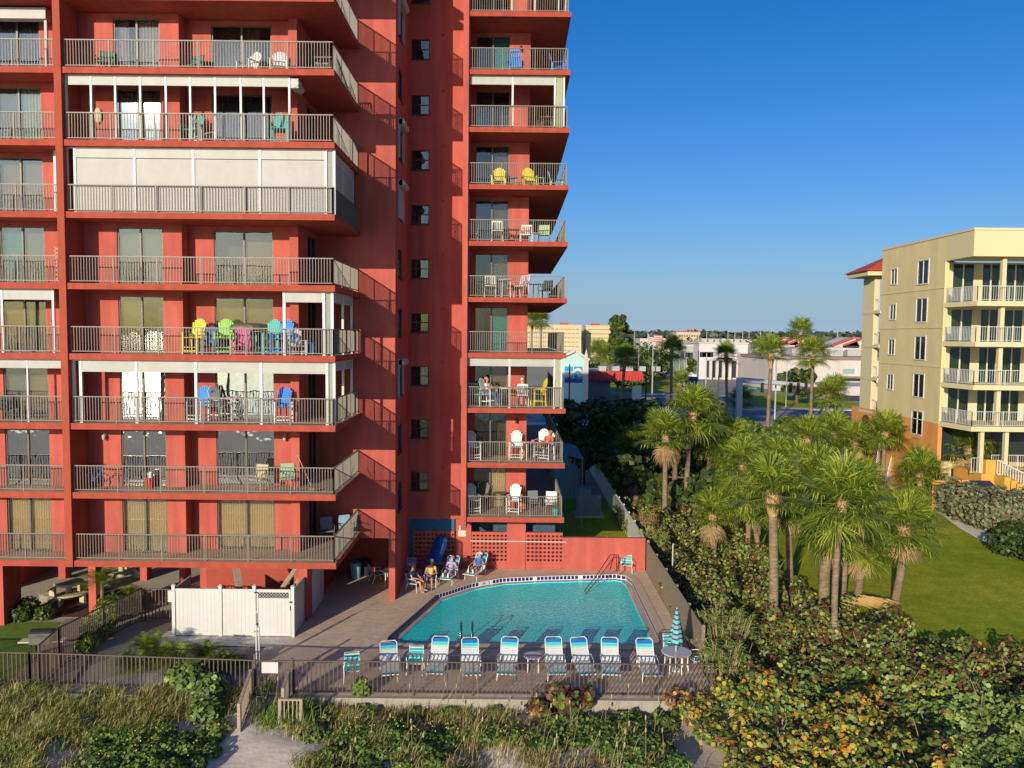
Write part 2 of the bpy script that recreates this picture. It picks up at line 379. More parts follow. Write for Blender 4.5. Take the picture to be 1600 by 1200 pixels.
for x in (-1.95, -1.50):
    m = M(); m.tube(arch(x, 30.75, 1.0, 0.5, 0), 0.025, 8); prt(m, 'ladder_rail', STEEL, pool, smooth=True)
BRZ = mat('dark_handrail', (0.12, 0.05, 0.03), rough=0.35, var=0.2)
for dx in (0, 0.55):
    m = M(); a = G(945, 905+dx*8); 
    m.tube([(5.6+dx*.2, 41.0-dx, 0.0), (5.55+dx*.2, 40.9-dx, 0.95), (5.2+dx*.2, 40.6-dx, 1.05), (4.3, 39.3-dx, 0.25), (3.7, 38.5-dx, -0.15), (3.5, 38.2-dx, -0.6)], 0.024, 6); prt(m, 'entry_handrail', BRZ, pool, smooth=True)

# ground surfaces, each 4 mm or more above the one below
LAWN = mat('lawn_grass', (0.68, 0.56, 0.05), rough=0.9, var=0.25, scale=0.25, bump=1.0, bscale=28, spec=0.12, col2=(0.38, 0.38, 0.02), detail=14)
speckle(DECK, 1.1, 0.5, (0.82,0.80,0.78)); speckle(LAWN, 7.0, 0.8, (0.55, 0.72, 0.6)); speckle(LAWN, 1.3, 0.7, (0.72, 0.80, 0.6)); speckle(LAWN, 30.0, 0.8, (0.5, 0.6, 0.5)); speckle(LAWN, 0.12, 0.7, (0.75, 0.9, 0.8))
def sheet(name, pts, z, mt, kind='structure'):
    m = M(); m.face([(p[0], p[1], z) for p in pts]); return tag(m.build(name, mt), kind=kind)
# right lawn
sheet('lawn', [(7.3,26.0),(60,26.0),(60,62),(31.8,62),(31.8,75),(7.3,75)], 0.0, LAWN)
sheet('side_lawn', [(2.8,41.45),(7.2,41.45),(7.2,60),(2.8,60)], 0.004, LAWN)
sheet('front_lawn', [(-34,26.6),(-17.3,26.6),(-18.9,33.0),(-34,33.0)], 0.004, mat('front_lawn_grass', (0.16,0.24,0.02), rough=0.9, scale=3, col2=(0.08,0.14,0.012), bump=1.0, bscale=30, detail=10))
CONC = mat('parking_concrete', (0.42, 0.38, 0.30), rough=0.9, var=0.12, scale=1.0, bump=0.2)
sheet('dark_ground_patch', [(-21.1,33.6),(-17.2,33.6),(-17.2,37.5),(-21.1,37.5)], 0.02, mat('dark_brown_ground', (0.09,0.04,0.03), rough=0.95, var=0.3, scale=8, bump=0.5))  # dark brown mottled patch on the ground at the parking edge
sheet('parking_floor', [(-45,33.3),(-9.6,33.3),(-9.6,60),(-45,60)], 0.004, CONC)
sheet('patio', [(-9.6,41.25),(-9.6,60),(2.8,60),(2.8,41.25)], 0.006, CONC)
DRIVE = mat('walk_paving', (0.24, 0.19, 0.16), rough=0.9, var=0.12, scale=2.0, bump=0.2)
sheet('paved_walk', [(-13.9,26.4),(-9.6,26.4),(-9.6,33.3),(-15.5,33.3)], 0.008, DRIVE)
GRAV = mat('white_gravel', (0.62, 0.58, 0.50), rough=0.95, var=0.35, scale=9, bump=1.0, bscale=14, col2=(0.30,0.28,0.24), detail=6)
sheet('gravel_bed', [(-14.2,30.7),(-9.0,30.5),(-8.85,31.55),(-14.2,32.1)], 0.035, GRAV)
sheet('gravel_strip', [(-15.4,26.5),(-10.0,26.5),(-10.2,28.0),(-13.0,29.0)], 0.016, GRAV)
PLANK = mat('boardwalk_wood', (0.20, 0.15, 0.12), rough=0.85, var=0.2, scale=3)
m = M(); y = 26.6
while y < 33.2:
    x0 = -17.2 - (y-26.6)*0.26
    m.box(x0-0.1, x0+2.0, y, y+0.13, 0.0, 0.06); y += 0.145
tag(m.build('boardwalk', PLANK), kind='structure')
# curb of the deck over the dune
m = M(); m.box(-7.9, 7.2, 26.2, 26.4, -0.45, 0.03); tag(m.build('deck_kerb', mat('kerb_concrete', (0.30,0.27,0.21), rough=0.9, var=0.12, bump=0.2)), kind='structure')
# sand path on the right lawn side
PATH = mat('pale_shell_path', (0.68, 0.60, 0.48), rough=0.95, var=0.2, scale=2, bump=0.6, bscale=10)
PT = [(1370,745),(1480,760),(1475,800),(1505,830),(1540,850),(1620,872),(1620,850),(1560,830),(1500,770),(1440,745),(1430,738)]
PT = [(1385,762),(1420,775),(1465,800),(1500,826),(1540,848),(1640,885),(1640,858),(1560,832),(1520,802),(1490,778),(1440,757),(1400,750)]
sheet('garden_path', [G(*p)[:2] for p in PT[::-1]], 0.008, PATH)
# streets and car parks
ASPH = mat('asphalt', (0.30, 0.27, 0.26), rough=0.9, var=0.12, scale=0.3, spec=0.2)
PAVE = mat('pavement', (0.48, 0.43, 0.37), rough=0.9, var=0.12, scale=0.3)
sheet('street', [(-300,112),(400,112),(400,136),(-300,136)], 0.004, ASPH)
sheet('cross_street', [(50,136),(66,136),(150,700),(120,700)], 0.002, ASPH)
sheet('car_park', [(30,150),(57,150),(95,330),(40,330)], 0.008, ASPH)
m = M(); m.box(-300, 400, 136.2, 139.5, -0.02, 0.13); m.box(-300, 400, 108.6, 111.8, -0.02, 0.13); tag(m.build('pavement', PAVE), kind='structure')
sheet('verge', [(44,140),(62,140),(74,176),(50,176)], 0.012, LAWN)
sheet('verge_far', [(15,180),(38,180),(60,300),(24,300)], 0.010, LAWN)
WHT = mat('road_marking', (0.7,0.7,0.66), rough=0.8, var=0.05)
m = M()
for i in range(60): m.face([(-150+i*9,123.9,0.009),(-146+i*9,123.9,0.009),(-146+i*9,124.1,0.009),(-150+i*9,124.1,0.009)])
for i in range(14): m.face([(40+i*1.2,158+i*11,0.013),(46+i*1.2,158+i*11,0.013),(46+i*1.2,158.3+i*11,0.013),(40+i*1.2,158.3+i*11,0.013)])
tag(m.build('road_markings', WHT), kind='structure')
# ================================================================== CORAL TOWER
tower = empty('apartment_tower', (-6, 36, 0), label='tall coral red stucco apartment tower with stacked balconies on the left', cat='building')
YL, YA, YB, YW, YW2, YR, YRW, YG = 31.10, 32.40, 33.05, 36.15, 41.0, 39.35, 41.45, 41.25
XF0, XF1 = -17.67, -17.39           # fin column
XE = -6.94                          # free edge of the left balconies
TOPZ = zf(11) + 0.25
def tp(m, name, mt, **k): return m.build(name, mt, tower, world=True, **k)
def wall_front(m, y, x0, x1, z0, z1, holes, th=0.2):
    """wall in the plane y (facing the camera) with rectangular holes (xa,xb,za,zb)"""
    xs = sorted({x0, x1, *[h[0] for h in holes], *[h[1] for h in holes]})
    for a, b in zip(xs[:-1], xs[1:]):
        hs = sorted([h for h in holes if h[0] < (a+b)/2 < h[1]], key=lambda h: h[2])
        z = z0
        for h in hs:
            if h[2] > z: m.box(a, b, y, y+th, z, h[2])
            z = h[3]
        if z < z1: m.box(a, b, y, y+th, z, z1)
def wall_side(m, x, y0, y1, z0, z1, holes, th=0.2):  # wall in the plane x, body on the low x side
    ys = sorted({y0, y1, *[h[0] for h in holes], *[h[1] for h in holes]})
    for a, b in zip(ys[:-1], ys[1:]):
        hs = sorted([h for h in holes if h[0] < (a+b)/2 < h[1]], key=lambda h: h[2])
        z = z0
        for h in hs:
            if h[2] > z: m.box(x-th, x, a, b, z, h[2])
            z = h[3]
        if z < z1: m.box(x-th, x, a, b, z, z1)

# door openings (px columns read on a balcony of known height)
DA0, DA1 = XP(186, YA, 12), XP(257, YA, 12)
DB0, DB1 = XP(336, YB, 12), XP(428, YB, 12)
DL0, DL1 = XP(6, YA, 9.5), XP(76, YA, 9.5)
XA1 = -13.42
DH = 2.33
KS = range(1, 11)
# --- walls behind the balconies
m = M()
wall_front(m, YA, -26, XA1, 2.9, TOPZ, [(DA0, DA1, zf(k), zf(k)+DH) for k in KS] + [(DL0, DL1, zf(k), zf(k)+DH) for k in KS], th=0.65)
wall_front(m, YB, XA1, -9.15, 2.9, TOPZ, [(DB0, DB1, zf(k), zf(k)+DH) for k in KS])
m.box(-9.15, -8.8, YB-0.32, YB+0.2, 2.9, TOPZ)
wall_side(m, -8.8, YB+0.2, YW, 2.9, TOPZ, [(34.25, 35.85, zf(k), zf(k)+DH) for k in KS])
m.box(-9.0, -5.32, YW, YW+0.25, 2.95, TOPZ)
tp(m, 'balcony_wall', CORAL)
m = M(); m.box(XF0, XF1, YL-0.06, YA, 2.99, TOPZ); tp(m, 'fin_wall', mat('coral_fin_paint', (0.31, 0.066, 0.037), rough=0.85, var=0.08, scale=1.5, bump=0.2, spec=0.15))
m = M(); m.box(-21.5, -21.2, 32.6, 33.8, 0, 2.95); tp(m, 'ground_wall', CORAL)
# stair tower side and back walls with windows
SWY0, SWY1 = 36.95, 38.25
WX0, WX1 = XP(642, YW2, 12), XP(670, YW2, 12)
wz = []
for k in range(1, 11): wz.append(zf(k)+0.98 if True else 0)
m = M(); wall_side(m, -5.32, YW+0.25, YW2, 0, TOPZ, [(SWY0, SWY1, zf(k)+0.75, zf(k)+2.1) for k in range(1, 11)])
wall_front(m, YW2, -5.32, -2.5, 2.75, TOPZ, [(WX0, WX1, zf(k)+1.0, zf(k)+1.98) for k in range(1, 11)])
m.box(-9.0, -5.52, YW2-0.2, YW2, 0, TOPZ)
tp(m, 'stair_tower_wall', CORAL)
# masses behind (rooms), top to bottom
m = M(); m.box(-34, -9.0, 34.6, 46, 2.99, TOPZ-0.1); m.box(-9.0, -2.6, YW2+0.35, 56, 2.99, TOPZ-0.1); m.box(-2.6, 0.55, YRW+1.1, 60, 2.99, TOPZ-0.1); m.box(-34,-30.1,31.1,34.6,2.99,TOPZ-.1)
tp(m, 'tower_core', CORAL)
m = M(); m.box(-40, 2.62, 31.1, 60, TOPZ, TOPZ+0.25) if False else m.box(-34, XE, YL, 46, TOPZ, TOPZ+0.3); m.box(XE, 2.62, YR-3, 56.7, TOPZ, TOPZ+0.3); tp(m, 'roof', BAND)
# right stack
XP0, XP1 = -2.50, -2.24
RD0, RD1 = XP(741, YRW, 12), XP(793, YRW, 12)
m = M(); m.box(XP0, XP1, YR-0.1, YRW+0.2, 2.6, TOPZ)
wall_front(m, YRW, XP1, 0.78, 2.9, TOPZ, [(RD0, RD1, zf(k), zf(k)+DH) for k in KS])
m.box(0.56, 0.78, YRW+0.2, 58, 2.9, TOPZ)
tp(m, 'right_stack_wall', CORAL)
# ground level walls under the right stack
m = M()
m.box(-2.95, XP(736, YG, 1), YG, YG+0.25, 0, 2.98); tp(m, 'pier', CORAL); m = M(); m.box(XP(792, YG, 1), XP(821, YG, 1), YG, YG+0.25, 0, 2.98)
tp(m, 'pier', CORAL)
m = M(); m.box(2.75, 7.12, YG, YG+0.22, 0, 1.75); tp(m, 'garden_wall', CORAL)
def breeze(x0, x1, y, z0, z1, nx, nz, name='breeze_block_screen'):
    m = M(); cw = (x1-x0)/nx; ch = (z1-z0)/nz
    m.box(x0, x1, y, y+0.16, 0, z0+0.001)
    for i in range(nz):
        za = z0+i*ch; m.box(x0, x1, y, y+0.16, za+0.001 if i else z0+0.001, za+ch*0.5)
        s0 = cw*0.25 if i % 2 else 0
        xx = x0
        for j in range(nx):
            a = x0+j*cw; 
            m.box(a, a+cw*0.42, y+0.003, y+0.157, za+ch*0.5, za+ch)
        m.box(x1-0.02, x1, y, y+0.16, za+ch*0.5, za+ch)
    m.box(x0, x1, y, y+0.16, z1, z1+0.14)
    return tp(m, name, CORAL)
LX0, LX1 = XP(736, YG, 1), XP(792, YG, 1); RX0b, RX1b = XP(821, YG, 1), 2.75
breeze(LX0, LX1, YG+0.05, 0.35, 1.85, 9, 7); breeze(RX0b, RX1b, YG+0.05, 0.35, 1.85, 9, 7)
breeze(-5.1, -2.95, YW2+0.05, 0.35, 1.95, 10, 7)
m = M(); m.box(-5.1, -2.95, YW2+0.1, YW2+0.16, 2.1, 2.75); tp(m, 'blue_panel', mat('painted_sea_panel', (0.01, 0.07, 0.16), rough=0.6, var=0.5, scale=3, stretch=(1,1,6), col2=(0.01,0.14,0.26)))
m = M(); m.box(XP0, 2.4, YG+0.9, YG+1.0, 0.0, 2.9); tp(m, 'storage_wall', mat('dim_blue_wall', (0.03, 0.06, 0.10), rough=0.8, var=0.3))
# plaques on the pier
for (px0, px1, py0, py1, nm) in ((717,726,821,828,'wall_plaque'), (716,728,829,838,'wall_plaque')):
    a = PY(px0, py1, YG-0.02); b = PY(px1, py0, YG-0.02); m = M(); m.box(a[0], b[0], YG-0.02, YG-0.001, a[2], b[2]); tp(m, nm, mat('plaque_cream', (0.6,0.55,0.42), rough=0.6, var=0.1, scale=30, col2=(.45,.4,.3)))
# white pipe along the garden wall
m = M(); a = PY(735, 845, YG-0.06); b = PY(885, 847, YG-0.06); m.tube([a, b], 0.025, 6); tp(m, 'wall_pipe', WHITEP)
# columns at ground level
for (px, py, w_) in ((145,962,.32), (97,907,.35), (224,907,.35), (286,915,.35), (465,940,.32), (20,912,.35), (340,905,.3)):
    g = G(px, py); m = M(); m.box(g[0]-w_/2, g[0]+w_/2, g[1], g[1]+w_*1.6, 0, 3.0); tp(m, 'column', CORAL)
m = M(); m.box(-5.62, -5.33, 36.17, 36.45, 0, 2.95); tp(m, 'column', CORAL)
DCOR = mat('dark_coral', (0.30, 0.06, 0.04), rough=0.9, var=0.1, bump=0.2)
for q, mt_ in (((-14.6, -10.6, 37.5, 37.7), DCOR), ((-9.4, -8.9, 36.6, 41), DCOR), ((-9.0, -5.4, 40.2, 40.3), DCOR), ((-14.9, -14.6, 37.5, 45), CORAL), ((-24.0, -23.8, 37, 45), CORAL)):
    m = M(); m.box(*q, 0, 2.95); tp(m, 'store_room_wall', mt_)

# --- slabs
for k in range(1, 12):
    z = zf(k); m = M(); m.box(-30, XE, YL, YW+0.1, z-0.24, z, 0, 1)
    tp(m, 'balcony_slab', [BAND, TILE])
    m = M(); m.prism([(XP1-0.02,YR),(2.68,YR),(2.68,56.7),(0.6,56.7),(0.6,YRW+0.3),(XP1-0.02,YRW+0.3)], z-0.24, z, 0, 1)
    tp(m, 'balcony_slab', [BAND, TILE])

# --- railings
def railing(pts, z, name='railing', h=1.05, step=0.112, post=1.72, mt=RAIL, parent=None, first=True):
    m = M(); 
    for a, b in zip(pts[:-1], pts[1:]):
        a = Vector((a[0], a[1], 0)); b = Vector((b[0], b[1], 0)); L = (b-a).length; d = (b-a)/L
        m.bar((a.x,a.y,z+h), (b.x,b.y,z+h), 0.055, 0.04); m.bar((a.x,a.y,z+0.09), (b.x,b.y,z+0.09), 0.03, 0.03)
        n = int(L/step)
        for i in range(1, n):
            p = a+d*(L*i/n); m.box(p.x-0.0105, p.x+0.0105, p.y-0.0105, p.y+0.0105, z+0.09, z+h-0.02)
        q = max(1, round(L/post))
        for i in range(q+1):
            p = a+d*(L*i/q); m.box(p.x-0.021, p.x+0.021, p.y-0.021, p.y+0.021, z, z+h-0.02)
    return m.build(name, mt, parent, world=parent is not None)
DPAN = mat('dark_screen_panel', (0.035, 0.04, 0.045), rough=0.6, var=0.15)
for k in range(1, 11):
    z = zf(k)
    railing([(XF1+0.05, YL+0.13), (XE-0.1, YL+0.13), (XE-0.1, YW-0.03)], z, parent=tower)
    railing([(-26, YL+0.13), (XF0-0.03, YL+0.13)], z, parent=tower)
    railing([(XP1+0.05, YR+0.13), (2.55, YR+0.13)], z, parent=tower)
    railing([(2.55, YR+0.25), (2.55, 56.5)], z, parent=tower, post=2.0)

# --- sliding doors
CURT = {
 'beige': mat('beige_vertical_blind', (0.74, 0.60, 0.38), rough=0.8, var=0.06, scale=3),
 'green': mat('pale_green_curtain', (0.40, 0.50, 0.36), rough=0.8, var=0.1),
 'pink': mat('pale_rose_curtain', (0.42, 0.33, 0.28), rough=0.8, var=0.1),
 'blue': mat('blue_grey_curtain', (0.10, 0.11, 0.20), rough=0.8, var=0.1),
 'sage': mat('grey_green_shade', (0.13, 0.15, 0.10), rough=0.8, var=0.08),
 'dgreen': mat('dark_green_blind', (0.03, 0.09, 0.06), rough=0.7, var=0.2),
 'tan': mat('tan_shade', (0.22, 0.17, 0.10), rough=0.8, var=0.08),
 'teal': mat('teal_blue_shade', (0.02, 0.20, 0.30), rough=0.8, var=0.2),
 'aqua': mat('aqua_door_shade', (0.03, 0.32, 0.36), rough=0.7, var=0.2),
 'grey': mat('grey_blind', (0.13, 0.14, 0.14), rough=0.7, var=0.1),
}
def curtain(m, x0, x1, y, z0, z1, fold=0.09, amp=0.03, gather=0.0):
    n = max(6, int((x1-x0)/fold*4)); b = len(m.v)
    for i in range(n+1):
        t = i/n; x = x0+(x1-x0)*t; yy = y + amp*math.sin(2*math.pi*t*(x1-x0)/fold)
        xb = x if not gather else x0 + (x-x0)*(1-gather)
        m.v += [(xb, yy, z0), (x, yy, z1)]
    for i in range(n): m.f.append((b+2*i, b+2*i+2, b+2*i+3, b+2*i+1)); m.m.append(0)
def door(x0, x1, y, z, k, cur=(None, None), glass=GLASS, frame=BRONZE, h=DH, room=True, side=False):
    """sliding door in a wall opening facing the camera: frame > panes, curtain; side=True turns it to face +x"""
    m = M(); w_ = 0.05
    m.box(x0, x1, y+0.05, y+0.13, z, z+0.05); m.box(x0, x1, y+0.05, y+0.13, z+h-w_, z+h)
    m.box(x0, x0+w_, y+0.05, y+0.13, z+0.05, z+h-w_); m.box(x1-w_, x1, y+0.05, y+0.13, z+0.05, z+h-w_)
    xm = (x0+x1)/2; m.box(xm-0.035, xm+0.035, y+0.045, y+0.12, z+0.05, z+h-w_)
    g1 = M(); g1.box(x0+w_, xm-0.035, y+0.075, y+0.083, z+0.05, z+h-w_)
    g2 = M(); g2.box(xm+0.035, x1-w_, y+0.09, y+0.098, z+0.05, z+h-w_)
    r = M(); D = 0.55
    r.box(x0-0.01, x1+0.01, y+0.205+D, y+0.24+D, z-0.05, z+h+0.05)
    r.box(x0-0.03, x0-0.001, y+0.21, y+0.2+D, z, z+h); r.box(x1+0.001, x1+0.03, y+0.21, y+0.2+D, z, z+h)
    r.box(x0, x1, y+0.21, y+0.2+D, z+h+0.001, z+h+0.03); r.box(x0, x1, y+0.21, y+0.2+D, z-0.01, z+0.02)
    cs = []
    for (c, a, b) in ((cur[0], x0+0.02, xm), (cur[1], xm, x1-0.02)):
        if c:
            q = M(); gth = 0.0; kind = c
            if c.endswith('*'): kind = c[:-1]; b2 = a+(b-a)*0.55; curtain(q, a, b2, y+0.17+0.12, z+0.02, z+h-0.02, fold=0.14, amp=0.04)
            elif kind in ('sage','tan','teal','aqua','grey'): q.box(a, b, y+0.21, y+0.22, z+0.35 if kind in ('sage','tan') else z+0.02, z+h-0.02)
            elif kind == 'beige': curtain(q, a, b, y+0.20, z+0.05, z+h-0.02, fold=0.10, amp=0.015)
            else: curtain(q, a, b, y+0.2, z+0.02, z+h-0.02, fold=0.13, amp=0.035)
            cs.append((q, kind))
    ms = [m, g1, g2, r] + [c[0] for c in cs]
    if side:
        for q in ms:
            q.v = [(-8.8 - (v[1]-y), v[0], v[2]) for v in q.v]
            q.f = [f[::-1] for f in q.f] if False else q.f
    fo = tp(m, 'sliding_door', frame)
    g1.build('pane', glass, fo, world=True); g2.build('pane', glass, fo, world=True)
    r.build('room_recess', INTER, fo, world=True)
    for q, kind in cs: q.build('curtain', CURT[kind], fo, world=True)
    return fo
cA = {1:('beige','beige'), 2:(None,None), 3:(None,None), 4:('sage',None), 5:('sage','sage'), 6:(None,None), 7:('pink','pink'), 8:('pink*','pink'), 9:('tan',None)}
cB = {1:('beige','beige'), 2:(None,None), 3:(None,None), 4:('sage','grey'), 5:(None,'tan'), 6:(None,None), 7:('blue','blue'), 8:(None,'tan*'), 9:(None,None)}
cL = {1:('beige','beige'), 2:('dgreen','dgreen'), 3:('grey','tan'), 4:('tan','grey'), 5:('teal','grey'), 6:('tan','tan'), 7:('grey','green'), 8:('blue','blue'), 9:(None,None)}
cR = {1:('grey','beige'), 2:(None,None), 3:(None,'tan'), 4:('green*','aqua'), 5:('blue','grey'), 6:('teal','grey'), 7:('blue*','grey'), 8:('grey',None), 9:('blue','aqua'), 10:(None,None)}
for k in KS:
    z = zf(k); wv = GLASSW if k in (2,3) else GLASS
    if k != 6: door(DA0, DA1, YA, z, k, cA.get(k, (None,None)), GLASSG if k == 7 else wv); door(DB0, DB1, YB, z, k, cB.get(k, (None,None)), wv)
    door(DL0, DL1, YA, z, k, cL.get(k, (None,None)), wv if k == 2 else GLASS)
    door(RD0, RD1, YRW, z, k, cR.get(k, (None,None)))
    door(34.25, 35.85, 0, z, k, (None,None), side=True)
def window(pos, z, h, wd, side, shut=0):
    m = M(); g = M(); r = M(); 
    m.box(0, wd, 0.04, 0.10, 0, 0.05); m.box(0, wd, 0.04, 0.10, h-0.05, h); m.box(0, 0.05, 0.04, 0.10, 0.05, h-0.05); m.box(wd-0.05, wd, 0.04, 0.10, 0.05, h-0.05)
    m.box(0.05, wd-0.05, 0.045, 0.095, h/2-0.02, h/2+0.02); g.box(0.05, wd-0.05, 0.065, 0.072, 0.05, h-0.05); r.box(0, wd, 0.19, 0.23, -0.02, h+0.02)
    m.box(-0.04, wd+0.04, -0.05, 0.035, -0.05, -0.001)
    b = M()
    if shut < 0: b.box(wd*0.55, wd-0.05, 0.12, 0.13, 0.1, h-0.05)
    for q in (m, g, r, b):
        if side: q.v = [(-5.32-v[1], pos+v[0], z+v[2]) for v in q.v]
        else: q.v = [(pos+v[0], YW2+v[1], z+v[2]) for v in q.v]
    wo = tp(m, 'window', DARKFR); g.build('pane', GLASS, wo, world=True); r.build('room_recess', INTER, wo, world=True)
    if shut < 0: b.build('blind', CURT['pink'], wo, world=True)
    if side and shut:
        s = M(); y0, y1 = pos-0.08, pos+wd+0.08
        s.tube([(-5.14, y0, z+h+0.22), (-5.14, y1, z+h+0.22)], 0.15, 8); s.box(-5.318, -5.12, y0, y1, z+h+0.05, z+h+0.38)
        for yy in (y0, y1-0.06): s.box(-5.318, -5.22, yy, yy+0.06, z-0.05, z+h+0.05)
        if shut == 2: s.box(-5.29, -5.27, y0+0.06, y1-0.06, z-0.03, z+h+0.05)
        s.build('rolling_shutter', SHUT, wo, world=True)
for k in range(1, 11):
    window(WX0, zf(k)+1.0, 0.98, WX1-WX0, False, -1 if k in (8,7) else 0)
    window(SWY0, zf(k)+0.75, 1.35, SWY1-SWY0, True, {9:1, 7:1, 6:2, 3:1}.get(k, 0))
# small vents on the stair wall
for k in range(1, 11):
    m = M(); x = XP(692, YW2, zf(k)); m.box(x-0.07, x+0.07, YW2-0.04, YW2-0.001, zf(k)+1.15+1.0, zf(k)+1.25+1.0); tp(m, 'wall_vent', BAND)

# --- rolling shutter fronts between slabs
def shutter_front(k, y, posts, wpost=0.09, hdr=0.42, closed=False, segs=None, x_end=None):
    z = zf(k); zt = z+2.75-0.24
    m = M()
    for x in posts: m.box(x-wpost/2, x+wpost/2, y, y+0.09, z+0.001, zt-0.001)
    m.box(posts[0], posts[-1], y-0.012, y+0.1, zt-0.05, zt-0.002)
    tp(m, 'shutter_post', WHITEP)
    for a, b in zip(posts[:-1], posts[1:]):
        if segs is not None and not segs[posts.index(a)]: continue
        h = M(); h.box(a+wpost/2+0.003, b-wpost/2-0.003, y+0.015, y+0.24, zt-hdr, zt-0.053)
        h.box(a+wpost/2+0.003, b-wpost/2-0.003, y+0.005, y+0.075, zt-hdr-0.06, zt-hdr-0.002)
        if closed:
            zz = z+0.02
            while zz < zt-hdr-0.1:
                h.box(a+wpost/2+0.003, b-wpost/2-0.003, y+0.03, y+0.055, zz, zz+0.045); h.box(a+wpost/2+0.003, b-wpost/2-0.003, y+0.036, y+0.05, zz+0.045, zz+0.053); zz += 0.053
        tp(h, 'rolling_shutter', SHUT)
def X31(px, k): return XP(px, YL+0.2, zf(k)+1.5)
yS = YL+0.2
P7 = [X31(p, 7) for p in (103,142,180,219,259,297,336,376,412,452)]
shutter_front(7, yS, P7, 0.075, 0.32)
m = M(); zt = zf(7)+2.51; m.box(P7[-1]+0.05, P7[-1]+0.35, yS+0.02, yS+0.6, zt-0.42, zt-0.06); m.tube([(P7[-1]+0.2, yS+0.0, zt-0.24),(P7[-1]+0.2, yS+0.9, zt-0.24)], 0.17, 8); tp(m, 'rolling_shutter', SHUT)
P6 = [X31(p, 6) for p in (104,117,210,302,406,509,522)]
shutter_front(6, yS, P6, 0.10, 0.34, closed=True, segs=[0,1,1,1,1,0])
P4 = [X31(p, 4) for p in (444,506,519)]
shutter_front(4, yS, P4, 0.11, 0.36, segs=[1,0])
P3 = [X31(p, 3) for p in (115,126,213,306,408,511,522)]
shutter_front(3, yS, P3, 0.11, 0.42, segs=[0,1,1,1,1,0])
shutter_front(3, yS, [X31(p, 3) for p in (-60, 43, 99)], 0.06, 0.30)
shutter_front(4, yS, [X31(p, 4) for p in (-60, 3, 83)], 0.09, 0.36)
m = M(); zt = zf(8)+2.51; x1 = X31(62, 8); m.box(-24, x1, yS+0.4, yS+0.75, zt-0.5, zt-0.08); m.box(x1-0.12, x1-0.02, yS+0.5, yS+0.6, zf(8), zt-0.5); tp(m, 'rolling_shutter', SHUT)
m = M(); zt = zf(6)+2.51; x1 = X31(80,6); m.box(x1-.25, x1, yS+0.6, yS+0.68, zf(6), zt); tp(m, 'shutter_post', WHITEP)
def shutter_side(k, ys, closed=False, hdr=0.4, panel=False):
    z = zf(k); zt = z+2.51; x = XE-0.16; m = M()
    for y in ys: m.box(x-0.09, x, y-0.05, y+0.05, z+0.001, zt-0.001)
    m.box(x-0.1, x+0.012, ys[0]-0.05, ys[-1]+0.05, zt-0.05, zt-0.002)
    tp(m, 'shutter_post', WHITEP); h = M()
    for a, b in zip(ys[:-1], ys[1:]):
        h.box(x-0.24, x-0.015, a+0.053, b-0.053, zt-hdr, zt-0.053)
        if closed:
            zz = z+1.1
            while zz < zt-hdr-0.05: h.box(x-0.055, x-0.03, a+0.053, b-0.053, zz, zz+0.047); zz += 0.053
    tp(h, 'rolling_shutter', SHUT)
    if panel:
        h = M(); h.box(x+0.025, x+0.035, ys[0], ys[-1]+0.2, z+0.05, z+1.05); tp(h, 'screen_panel', DPAN)
shutter_side(6, (31.5, 33.4, 35.6), closed=True, panel=True)
shutter_side(4, (31.5, 33.5, 35.3)); shutter_side(3, (31.5, 33.5, 35.3))
# canvas wind screen behind the side railing
CANV = mat('beige_wind_screen', (0.30, 0.27, 0.20), rough=0.8, var=0.1)
for k in (9, 8, 7, 5, 4, 3, 2, 1):
    pass
# right stack shutters
def X39(px, k): return XP(px, YR+0.2, zf(k)+1.5)
for k, ps in ((8, (731, 801, 867, 881)), (3, (726, 796, 866, 877)), (10, (728, 801, 836, 874, 885))):
    shutter_front(k, YR+0.2, [X39(p, k) for p in ps], 0.09, 0.36, segs=[1,1,0,0] if k != 10 else [1,1,1,0])
OLIVE = mat('olive_shutter_end', (0.30, 0.30, 0.17), rough=0.6, var=0.08)
for k, a, b in ((3, 868, 875), (8, 869, 879)):
    m = M(); m.box(X39(a,k), X39(b,k), YR+0.24, YR+0.27, zf(k)+0.05, zf(k)+2.45); tp(m, 'shutter_end_panel', OLIVE)
for k, a, b in ((3, 513, 521), (4, 508, 517), (6, 511, 520)):
    m = M(); m.box(X31(a,k), X31(b,k), yS+0.05, yS+0.08, zf(k)+0.05, zf(k)+2.45); tp(m, 'shutter_end_panel', mat('grey_green_panel', (0.22,0.23,0.19), rough=0.6, var=0.08))
# wall lamps
def lamp(x, y, z, mt=BLACK):
    m = M(); m.box(x-0.05, x+0.05, y-0.03, y-0.001, z-0.10, z+0.12); m.tube([(x, y-0.03, z+0.1), (x, y-0.14, z+0.14), (x, y-0.14, z+0.06)], 0.015, 5)
    m.lathe([(0.03, z+0.06), (0.08, z+0.02), (0.06, z-0.14), (0.02, z-0.17)], (x, y-0.14), 8)
    tp(m, 'wall_lamp', mt)
lamp(XP(814, YRW, zf(9)+1.8), YRW, zf(9)+1.75); lamp(XP(807, YRW, zf(2)+1.9), YRW, zf(2)+1.95); lamp(XP(732, YRW, zf(5)+1.8), YRW, zf(5)+1.75)
lamp(XP(446, YB, zf(2)+2.0), YB, zf(2)+2.05, mat('shell_lamp', (0.4,0.38,0.28), var=0.3)); lamp(XP(165, YA, zf(2)+2.0), YA, zf(2)+2.1, MATS['shell_lamp'])
